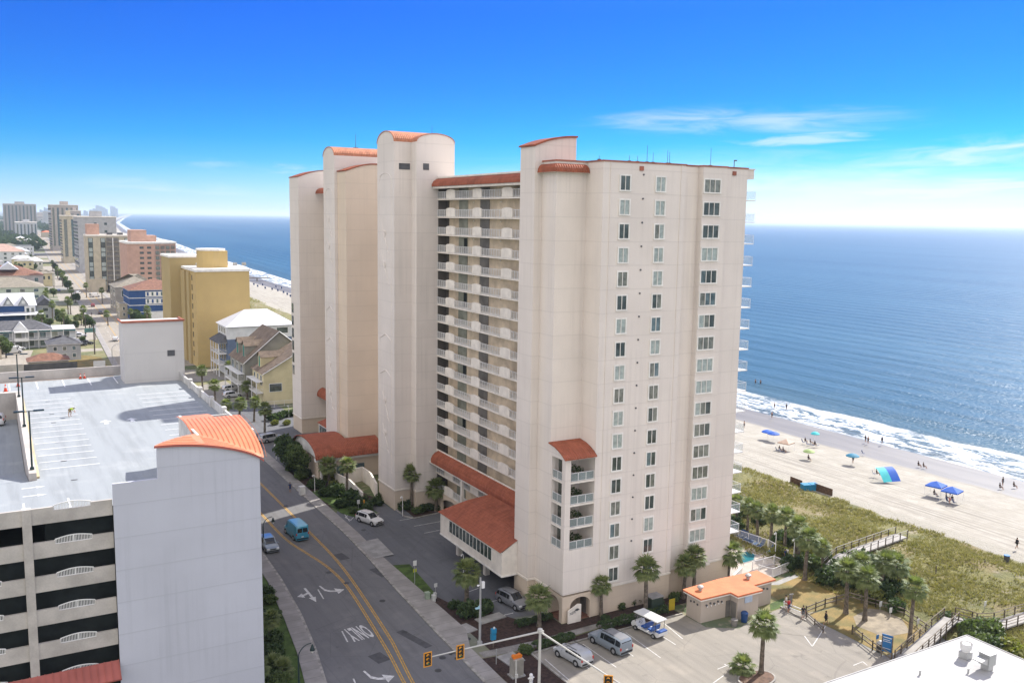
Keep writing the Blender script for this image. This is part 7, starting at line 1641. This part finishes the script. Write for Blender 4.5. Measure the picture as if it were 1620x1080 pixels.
# blue hotel
t = house('blue_hotel', 'royal blue four-storey building with white trim and brown hip roof', 54.2, 78, 441, 462, 13.3, 4.2, WNV, M_SHR, 'x', True, 0, 0)
xa, xb = 61, 77
for j in range(2): ob('window_strip', MB().box(xa,440.9,6.9+3.3*j,xb,440.98,9.2+3.3*j), M_TRIMW, t)
win_grid(t, xa, xb, 6.5, 13.1, 440.9, 8, 2, 'S', [M_GLASSB, WNV], M_TRIMW, .4, .5)
ob('white_bands', MB().box(54.1,440.93,3.2,78,440.99,3.5).box(54.1,440.93,6.3,78,440.99,6.6).box(54.1,440.93,9.6,78,440.99,9.85).box(54.1,441,3.2,54.19,462,3.5).box(54.1,441,6.3,54.19,462,6.6).box(54.1,441,9.6,54.19,462,9.85), M_TRIMW, t)
ob('base_wall', MB().box(61,440.85,0,78,440.99,3.1), M_TRIMW, t)
ob('roof_units', MB().cyl((72,444,14.6),(74,444,14.8),.7,.7,10).cyl((76,444,14.6),(78,444,14.8),.7,.7,10), M_WHITE, t)
house('grey_roof_house', 'grey-brown hip roofed house behind the blue building', 52.5, 72, 476, 500, 12.2, 5.5, wallmat('dull', (0.3,0.27,0.23)), M_RTAN, 'x', True, 3, 2, 2)
house('carport_shop', 'low beige block with dark openings before the blue building', 51.0, 56.5, 449, 462, 6.0, 0, WCR, M_CONC, nS=2, nW=2, st=2)
# pink hotel
a0 = onY(201,400,530)[0]; a1 = onY(240,400,530)[0]; a2 = onY(281,400,530)[0]
t = thing('pink_hotel', 'salmon pink hotel with white roof line and balcony grid', 'building', (a0, 530, 0)); ob('wall', MB().prism([(a0,530),(a1+1,530),(a2,535),(a2,560),(a0,560)], 0, 31.2), WPK, t); ob('roof_edge', MB().prism([(a0-.4,529.6),(a1+1,529.6),(a2+.4,534.6),(a2+.4,560),(a0-.4,560)], 31.2, 32.2), M_TRIMW, t)
win_grid(t, a0+5.5, a0+13, 3, 30.5, 530, 2, 10, 'S', [M_GLASS], WPK, .55, .42); ob('lift_house', MB().box(a0+3,536,32.2,a0+11,550,38.5).box(a0+11,536,32.2,a0+16,550,35.5), WPK, t)
for k in range(10):
    for i in range(4): X = a1+2+(a2-a1-2)*i/4; Yb = 530+5*(X-a1-1)/(a2-a1-1); ob('balcony', MB().box(X,Yb-.25,3+2.8*k,X+(a2-a1-2)/4-.8,Yb-.05,4.9+2.8*k), M_DOORD if i % 2 else M_CURTG, t)
# cream and glass hotel
b0_, b1_ = onY(139,440,610)[0], onY(212,440,610)[0]; w_ = b1_-b0_
t = thing('beige_glass_hotel', 'beige pier hotel with dark glass stripes and central balconies', 'building', (b0_, 610, 0)); ob('wall', MB().box(b0_,610,0,b1_,626,33.2), WCR, t); ob('roof_edge', MB().box(b0_-.3,609.6,33.2,b1_+.3,626,34.2), M_TRIM, t)
for f0, f1 in ((.04,.14),(.30,.41),(.82,.93)):
    ob('glass_strip', MB().box(b0_+w_*f0,609.9,6,b0_+w_*f1,609.98,32.2), M_GLASS, t)
    for k in range(10):
        z = 3.6+2.9*k; 
        if k % 3 != 2: ob('window', MB().box(b0_+w_*f0+.3,609.84,z,b0_+w_*f1-.3,609.89,z+2.3), M_CURT, t)
ob('recess', MB().box(b0_+w_*.42,609.9,3,b0_+w_*.70,609.98,32.4), M_DOORD, t)
for k in range(10):
    z = 3.6+2.9*k; ob('balcony', MB().box(b0_+w_*.42,609.2,z-.35,b0_+w_*.70,609.88,z+.55), M_RTAN, t)
ob('drain_pipe', MB().box(b0_+w_*.555,609.0,0,b0_+w_*.575,609.15,32.4), M_TRIMW, t)
ob('lift_house', MB().box(b0_+1,615,34.2,b0_+8,625,40.5), WPK, t); ob('roof_units', MB().box(b0_+12,612,34.2,b0_+15,616,35.4).box(b0_+18,612,34.2,b0_+21,616,35.4).box(b0_+24,612,34.2,b0_+27,616,35.4), M_LOUV, t)
ob('entrance', MB().box(b0_,606,0,b0_+w_*.36,609.9,7.5), WCR, t); ob('entrance_void', MB().box(b0_+w_*.42,609.7,0,b0_+w_*.85,609.9,3.2), M_DARK, t)
# towers farther up the shore
def far_tower(name, label, p0, p1, Y, top, depth, wm_, bands, vert=0, windows=None):
    xa = onY(p0, 380, Y)[0]; xb = onY(p1, 380, Y)[0]; h = onY((p0+p1)/2, top, Y)[1]; t = thing(name, label, 'building', (xa, Y, 0)); ob('wall', MB().box(xa,Y,0,xb,Y+depth,h), wm_, t)
    ob('roof', MB().box(xa-.4,Y-.4,h,xb+.4,Y+depth,h+.8), M_TRIM, t); ob('lift_house', MB().box(xa+(xb-xa)*.35,Y+5,h+.8,xa+(xb-xa)*.65,Y+15,h+5), wm_, t)
    for k in range(bands): ob('balcony_band', MB().box(xa-.25,Y+1,4+k*(h-6)/bands,xa-.02,Y+depth-1,4+k*(h-6)/bands+1.3), M_LOUV if k % 2 else M_GLASS, t)
    for i in range(vert): X = xa+(xb-xa)*(i+.5)/vert; ob('window_column', MB().box(X-(xb-xa)/vert*.22,Y-.2,6,X+(xb-xa)/vert*.22,Y-.02,h-3), M_GLASSB if i % 2 else M_CURTG, t)
    if windows:
        for (f, z) in windows: ob('window', MB().box(xa+(xb-xa)*f-1,Y-.15,h-z-.9,xa+(xb-xa)*f+1,Y-.02,h-z+.9), M_GLASS, t)
    return t
far_tower('white_slab_hotel','pale grey slab hotel with few small windows behind the beige one',124,185,800,344,40,wallmat('slab',(0.40,0.39,0.385)),14,0,[(.72,5),(.72,11),(.72,17),(.72,23),(.45,5),(.45,11),(.45,17)])
far_tower('cream_tower','narrow cream tower with green glass column left of the pale slab',99,122,950,342,30,WCR,14,2)
far_tower('terraced_tower','tall beige tower with ragged roof line farther up the shore',83,126,1250,325,60,wallmat('sandt',(0.42,0.37,0.33)),16,6)
far_tower('tall_tower','beige tower just right of the ragged one',112,130,1120,334,60,wallmat('sandt2',(0.40,0.36,0.34)),12,2)
far_tower('block_hotel','large pale block hotel at the far left on the horizon',8,60,2100,323,60,wallmat('farblock',(0.36,0.33,0.31)),0,9)
far_tower('block_wing','lower white wing before the large block hotel',26,60,1800,352,50,wallmat('white2',(0.5,0.5,0.5)),0,6)
rd = random.Random(9)
for i in range(46):
    Y = rd.uniform(1300, 6500); side = rd.random() < .55
    if side: X = lerp_tab(RR, Y)+rd.uniform(4, 40)+(Y-2000)*.03*(Y > 2000); h = rd.choice((9,12,20,34,46)) if Y < 3500 else rd.choice((12,25,40,55))
    else: X = lerp_tab(RL, Y)-rd.uniform(30, 30+Y*.11); h = rd.choice((6,7,8,9,12,15))
    w = rd.uniform(14, 30)
    if X+w > cx(Y)-60: continue
    c = rd.choice(((.45,.43,.40),(.42,.36,.30),(.36,.38,.42),(.48,.47,.46),(.3,.22,.18))); t = thing('distant_building', 'distant low block in the haze along the shore road', 'building', (X, Y, 0), 0, 'distant buildings along the shore road'); ob('wall', MB().box(X,Y,0,X+w,Y+rd.uniform(15,35),h), mat('far_wall_%d' % (i % 6), c, var=.1, scale=.05), t); ob('roof', MB().box(X-.5,Y-.5,h,X+w+.5,Y+14,h+1), M_SHG if h < 10 else M_TRIM, t)
for i in range(60):
    Y = 560*math.exp(rd.random()*1.35); X = rl(Y)-rd.uniform(16, 16+Y*.09); w = rd.uniform(9, 16); dd = rd.uniform(9, 16); h = rd.uniform(5, 8.5)
    if any(abs(Y-q) < 24 for q in (626, 950, 1140, 1038, 1250)) or X < -0.03*Y-20: continue
    t = thing('suburban_house', 'small hip-roofed house in the blocks left of the far street', 'house', (X, Y, 0), 0, 'houses in the blocks left of the far street')
    ob('wall', MB().box(X,Y,0,X+w,Y+dd,h), (WW, WLG, WCR, WW, WYL)[i % 5], t); ob('roof', hip_roof(MB(), X, X+w, Y, Y+dd, h, rd.uniform(2, 3.4), .5, 'x'), (M_SHG, M_RTAN, M_RW, M_RW, M_RTAN, M_CONC)[i % 6], t)
    q = MB()
    for k in range(3): q.box(X+w*(.15+.3*k),Y-.08,h*.55,X+w*(.27+.3*k),Y-.02,h*.8)
    ob('windows', q, M_GLASS, t)
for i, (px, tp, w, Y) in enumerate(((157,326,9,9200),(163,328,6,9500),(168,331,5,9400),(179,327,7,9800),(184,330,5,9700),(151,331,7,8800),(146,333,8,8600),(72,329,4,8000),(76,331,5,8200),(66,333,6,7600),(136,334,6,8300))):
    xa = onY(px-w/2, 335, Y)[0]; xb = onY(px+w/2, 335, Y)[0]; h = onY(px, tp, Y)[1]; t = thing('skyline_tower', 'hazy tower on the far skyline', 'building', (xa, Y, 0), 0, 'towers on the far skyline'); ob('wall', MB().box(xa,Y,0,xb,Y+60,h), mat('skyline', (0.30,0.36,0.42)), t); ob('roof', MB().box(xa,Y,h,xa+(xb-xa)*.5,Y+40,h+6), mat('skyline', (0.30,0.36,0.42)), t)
# ---- left side of the street
t = thing('motel', 'long two-storey white motel with teal bands and grey roof', 'building', (-14, 362, 0)); ob('wall', MB().box(-14,362,0,26,372,6.4), WLG, t); ob('roof', hip_roof(MB(), -14, 18, 362, 372, 6.42, 3.0, .7, 'x'), M_SHG, t); ob('upper_wall', MB().box(-13,366,6.4,16,371.5,9.6), WW, t) if False else None
ob('teal_band', MB().box(-14.2,361.85,5.6,26.2,361.98,6.1).box(26.02,361.9,5.6,26.15,372,6.1), mat('teal_trim', (0.05,0.22,0.26)), t)
m = railing(MB(), (-14,360.6), (26,360.6), 3.0, 1.1, .35, 3); m.box(-14,360.5,2.8,26,361.98,3.0)
for x in range(-14, 27, 4): m.box(x-.1,360.5,0,x+.1,360.7,6.4)
m.box(-14,360.5,6.2,26,361.98,6.4); ob('gallery', m, M_WHITE, t); win_grid(t, -13, 25, .3, 5.9, 362, 10, 2, 'S', [M_GLASS, M_GLASSB, M_DOORG], M_WHITE, .5, .7)
ob('roof_terrace', railing(MB().box(18.6,362,6.42,26,372,6.6), (18.7,362.2), (25.9,362.2), 6.6, 1.1, .3, 2.4), M_WHITE, t); ob('gable', MB().ext([(6,6.4),(8.5,9.2),(11,6.4)], 361.2, 366, 'y'), WW, t)
ob('stair', MB().box(6.4,358.6,2.8,11,360.5,3.0).box(6.4,358.6,0,6.6,358.8,6).box(10.8,358.6,0,11,358.8,6).box(6.4,358.6,5.9,11,360.4,6.1).box(6.4,358.5,3.0,11,358.6,4), M_WHITE, t)
house('grey_cottage', 'small pale house with dark grey hip roof near the pavement', 15.3, 24.8, 327, 338, 5.3, 2.3, WLG, M_SHG, 'x', True, 3, 2, 2)
house('brown_roof_cottage', 'low cottage showing only a brown roof behind the timber fence', 9, 20, 310.5, 318, 2.6, 1.9, WCR, M_SHR, 'x', True, 0, 0)
house('orange_roof_cottage', 'cottage with orange-brown roof cut by the left edge of the picture', -9, 2.2, 338, 350, 4.2, 2.8, WCR, M_SHR, 'x', True, 3, 0)
tag(ob('timber_fence', MB().box(7.6,308.1,0,22.2,308.3,2.2), M_LOUV), 'dark timber fence right behind the garage roof', 'fence'); tag(ob('panel_fence', MB().box(-25,306,0,7.5,306.2,2.7), M_GCONC), 'pale grey panel fence left of the dark timber one', 'fence')
tag(ob('white_gate', MB().box(26.8,309,0,30.2,309.15,1.9), WW), 'small white louvred panel at the pavement beside the yellow lawn', 'gate')
t = thing('navy_house', 'navy house with white metal roof and two pointed dormers', 'house', (-8, 448, 0)); ob('wall', MB().box(-8,448,0,17,462,7.2), WNV, t); ob('roof', MB().poly([(-8.5,447.4,7.2),(17.5,447.4,7.2),(16.5,455,12.2),(-8.5,455,12.2)]).poly([(-8.5,462.6,7.2),(17.5,462.6,7.2),(16.5,455,12.2),(-8.5,455,12.2)]), M_RW, t); ob('gable', MB().ext([(448,7.2),(455,12.2),(462,7.2)], 16.2, 16.9, 'x'), WW, t)
ob('porch_roof', MB().poly([(-8.5,443,3.6),(20,443,3.6),(20,448,4.5),(-8.5,448,4.5)]), M_RW, t); ob('bay', MB().box(12.6,446.6,0,16.8,448,7.0), WW, t)
for x in (6.5, 12.2):
    d = ob('dormer', MB().ext([(x-1.7,7.6),(x,10.8),(x+1.7,7.6)], 447.6, 453, 'y'), WLG, t); ob('dormer_roof', MB().poly([(x-2.1,447.2,7.5),(x,447.2,11.2),(x,454,11.2),(x-2.1,450,7.5)]).poly([(x+2.1,447.2,7.5),(x,447.2,11.2),(x,454,11.2),(x+2.1,450,7.5)]), M_RW, d); ob('window', MB().box(x-.6,447.5,8.0,x+.6,447.58,9.4), M_WHITE, d)
ob('gable', MB().ext([(-12,7.2),(-3,12.5),(4,7.2)], 446.5, 455, 'y'), WLG, t); win_grid(t, 12.9, 16.6, 1, 6.8, 446.6, 2, 2, 'S', GLS, M_TRIMW, .6, .6)
house('grey_annex', 'plain grey gabled annex behind the navy house', 17.2, 24.5, 452, 470, 6.5, 3.5, WLG, M_SHG, 'y', False, 1, 0)
house('pale_green_house', 'pale green apartment house with tan hip roof', -14, 24, 522, 545, 9.8, 4.5, WGR, M_RTAN, 'x', True, 6, 2, 3)
house('beige_roof_villa', 'villa with red-brown roof and white cupola beyond the green house', -10, 28, 612, 640, 10.0, 5.5, wallmat('mauve', (0.42,0.38,0.37)), M_SHR, 'x', True, 6, 2, 2)
ob('cupola', hip_roof(MB(), 5, 15, 614, 630, 13.5, 4.0, .4, 'y', False), M_RW, None); o = bpy.data.objects[-1] if False else None
house('pink_roof_hotel', 'cream house with wide pinkish hip roof at the far left', -8, 29, 935, 965, 11.5, 6.5, WW, wallmat('rosy', (0.40,0.27,0.22)), 'x', True, 6, 0, 3)
house('white_flat_block', 'long white flat-roofed block under the far hotel', 16, 44, 1130, 1150, 9, 0, WW, M_RW, nS=8, nW=0, st=2, cat='building'); house('white_gable_block', 'white low house left of the far street bend', 2, 36, 1030, 1046, 8, 4, WW, M_RW, 'x', True, 6, 0, 2)
house('grey_low_block', 'grey low shop left of the far street', 20, 46, 1240, 1262, 7, 0, WLG, M_SHG, nS=6, nW=0, st=2, cat='building'); house('orange_strip_shop', 'low tan shop with orange roof strip far up the street', 88, 104, 1900, 1925, 9, 3, WCR, M_ORF, 'x', True, 0, 0)
for o in list(bpy.data.objects):
    if o.name == 'cupola': tag(o, 'white pointed roof cupola of the red-brown villa', 'roof'); o.parent = next(q for q in bpy.data.objects if q.name == 'beige_roof_villa'); o.location = -o.parent.location; [o.pop(k_) for k_ in ('label', 'category') if k_ in o.keys()]
# utility poles along the left pavement
for (b, tp, l) in (((150,560),(149,513),'tall brown pole at the kerb near the grey cottage'), ((136,532),(135,501),'tall brown pole beside the green board'), ((86,466),(86,452),'thin pole far up the left kerb')):
    X, Y = g(*b); h = hz(tp[0], tp[1], X, Y); t = thing('utility_pole', l, 'pole', (X, Y, 0)); ob('pole', MB().cyl((0,0,0),(0,0,h),.22,.16,8), M_BARKD, t, local=True); ob('pole_cap', MB().cb(0,0,h,.5,.5,.15), M_LOUV, t, local=True)
X, Y = g(143,538); t = thing('street_board', 'dull green board on posts beside the far pavement', 'sign', (X, Y, 0)); ob('post', MB().box(-1.8,-.1,0,-1.6,.1,3).box(1.6,-.1,0,1.8,.1,3), M_BARKD, t, local=True); ob('board', MB().box(-1.9,-.12,3,1.9,.12,4.6), mat('sign_green', (0.10,0.22,0.20)), t, local=True)
X, Y = g(178,578); h = hz(180,545,X,Y); t = thing('arched_lamp', 'pale curved street lamp left of the rear stair tower', 'street lamp', (X, Y, 0)); ob('pole', MB().cyl((0,0,0),(0,0,h-1.5),.12,.1,8), M_POLE, t, local=True); ob('arm', MB().tube([(1.8*(1-c),0,h-1.5+1.5*s) for c, s in ARC(8,0,90)]+[(2.6,0,h)], .08, 6), M_POLE, t, local=True)
# trees by the street and among the houses
tl = []
for (px, py, s, k) in ((12,452,2.0,2),(25,450,2.2,2),(3,560,1.6,0),(10,566,1.5,0),(62,515,1.2,0),(75,522,1.2,0),(85,470,1.3,0),(90,505,1.1,1),(98,515,1.3,1),(108,520,1.2,0),(118,522,1.0,2),(72,478,1.1,0),(78,486,1.0,1),(130,545,.8,0),(44,442,1.4,0),(50,436,1.3,1),(60,452,1.2,0),(55,428,1.3,0),(48,425,1.3,0),
    (165,512,1.1,0),(172,518,1.2,2),(178,508,1.2,1),(186,515,1.1,0),(196,516,1.3,2),(205,514,1.2,0),(212,508,1.1,2),(150,478,1.3,2),(158,472,1.1,0),(120,452,1.6,0),(114,440,1.6,1),(108,428,1.6,2),(104,420,1.5,0),(100,410,1.5,1),(97,402,1.5,2),(94,396,1.4,0),(90,388,1.5,0),(124,458,1.5,2),(132,452,1.5,1),(130,440,1.4,0),(122,430,1.5,2),(46,410,1.6,0),(52,400,1.5,1),(48,392,1.6,0),(40,418,1.8,2),(30,432,1.8,2),(20,440,2.0,2),(84,380,1.4,0),(80,374,1.4,1),(50,384,1.5,0),(54,376,1.5,1)):
    X, Y = g(px, py)
    if rl(Y)-1 < X < rr(Y)+1: X = rl(Y)-3 if X < (rl(Y)+rr(Y))/2 else rr(Y)+3.5
    s *= .62; lf = X < (rl(Y)+rr(Y))/2
    lb_ = ('leafy tree on the house side of the far street' if lf else 'leafy tree on the hotel side of the far street'); gp_ = 'trees on the house side of the far street' if lf else 'trees on the hotel side of the far street'
    TREE[k].place(X, Y, 0, px, lb_, gp_, s)
    if px % 2: TREE[(k+1) % 3].place(X+(-5 if lf else 5)*s, Y+9*s, 0, px*2, lb_, gp_, s*.85)
    if px % 3 == 0: PALM[6].place(X+(2 if not lf else -2), Y-6, 0, px, 'palm among the leafy trees on the '+('house' if lf else 'hotel')+' side of the far street', 'palms mixed into the far street trees', 1.15)
for (px, py, s, k, l) in ((457,744,1.05,2,'dark feathery tree at the hotel drive entrance'), (474,756,.95,0,'brownish tree beside the lobby end'), (242,503,.9,0,'tree tops just left of the ochre hotel'), (256,500,.9,1,'tree between blue building and ochre hotel'), (300,640,.6,2,'low bush-like tree outside the parapet')):
    X, Y = g(px, py); TREE[k].place(X, Y, 0, 1.0, l, None, s)
rd = random.Random(77); M_FARW = leafmat('far_wood', (0.035,0.06,0.03), (0.06,0.085,0.045)); fw_ = MB()
for i in range(8000):
    Y = 1250*math.exp(rd.random()*2.2); X = rd.uniform(-.25, .16)*Y
    if rl(Y)-2 < X < rr(Y)+4 or X > cx(Y)-70 or (X > rr(Y) and Y < 2600 and rd.random() < .6): continue
    s = rd.uniform(3, 6)*(1+Y/6000); z = rd.uniform(3, 9)
    a = rd.uniform(0, 3.14); nx, ny = math.cos(a), math.sin(a)
    fw_.poly([(X-nx*s,Y-ny*s,z-2),(X,Y,z-4),(X+nx*s,Y+ny*s,z-2),(X,Y,z+s*.5)]); fw_.poly([(X-ny*s,Y+nx*s,z-1.5),(X,Y,z-4),(X+ny*s,Y-nx*s,z-2),(X,Y,z+s*.6)])
tag(ob('far_wood', fw_, M_FARW), 'tree canopy filling the land up to the horizon', 'woodland', kind='stuff')
# far beach visitors and their shades, left of the tower
for i, p in enumerate(((402,443),(408,446),(420,449),(431,451),(440,453),(449,456),(455,459),(416,444),(446,449),(460,462),(437,447))):
    X, Y = g(p[0], p[1]+9, -1.4); z = -1.4
    BC.place(X, Y, z, 0, 'tiny dark beach set far away left of the towers', 'beach sets far away', 2.0)
sh = thing('fishing_pier', 'dark pier decking beyond the ochre hotel at the foam', 'pier', (onY(330,420,700)[0], 700, -1)); xq = onY(330,420,700)[0]
ob('pier_deck', MB().box(xq,699,-.2,xq+45,703,.2), M_WOODD, sh); ob('pile', MB().box(xq+5,699.5,-3,xq+5.6,700,0), M_WOODD, sh); ob('pile', MB().box(xq+20,699.5,-3,xq+20.6,700,0), M_WOODD, sh); ob('pile', MB().box(xq+35,699.5,-4,xq+35.6,700,0), M_WOODD, sh)
# ================================================================== sea air
hzm = bpy.data.materials.new('haze'); hzm.use_nodes = True; hn = N(hzm.node_tree); hn.n.clear()
hv = hn.node('ShaderNodeVolumePrincipled'); hv.inputs['Color'].default_value = (0.72, 0.86, 1.0, 1); hv.inputs['Density'].default_value = 0.00007; hv.inputs['Anisotropy'].default_value = 0.2
ho = hn.node('ShaderNodeOutputMaterial'); hn.l.new(hv.outputs[0], ho.inputs['Volume'])
hb = ob('haze', MB().box(-95000, -500, -14, 245000, 125000, 130), hzm); hb['kind'] = 'stuff'
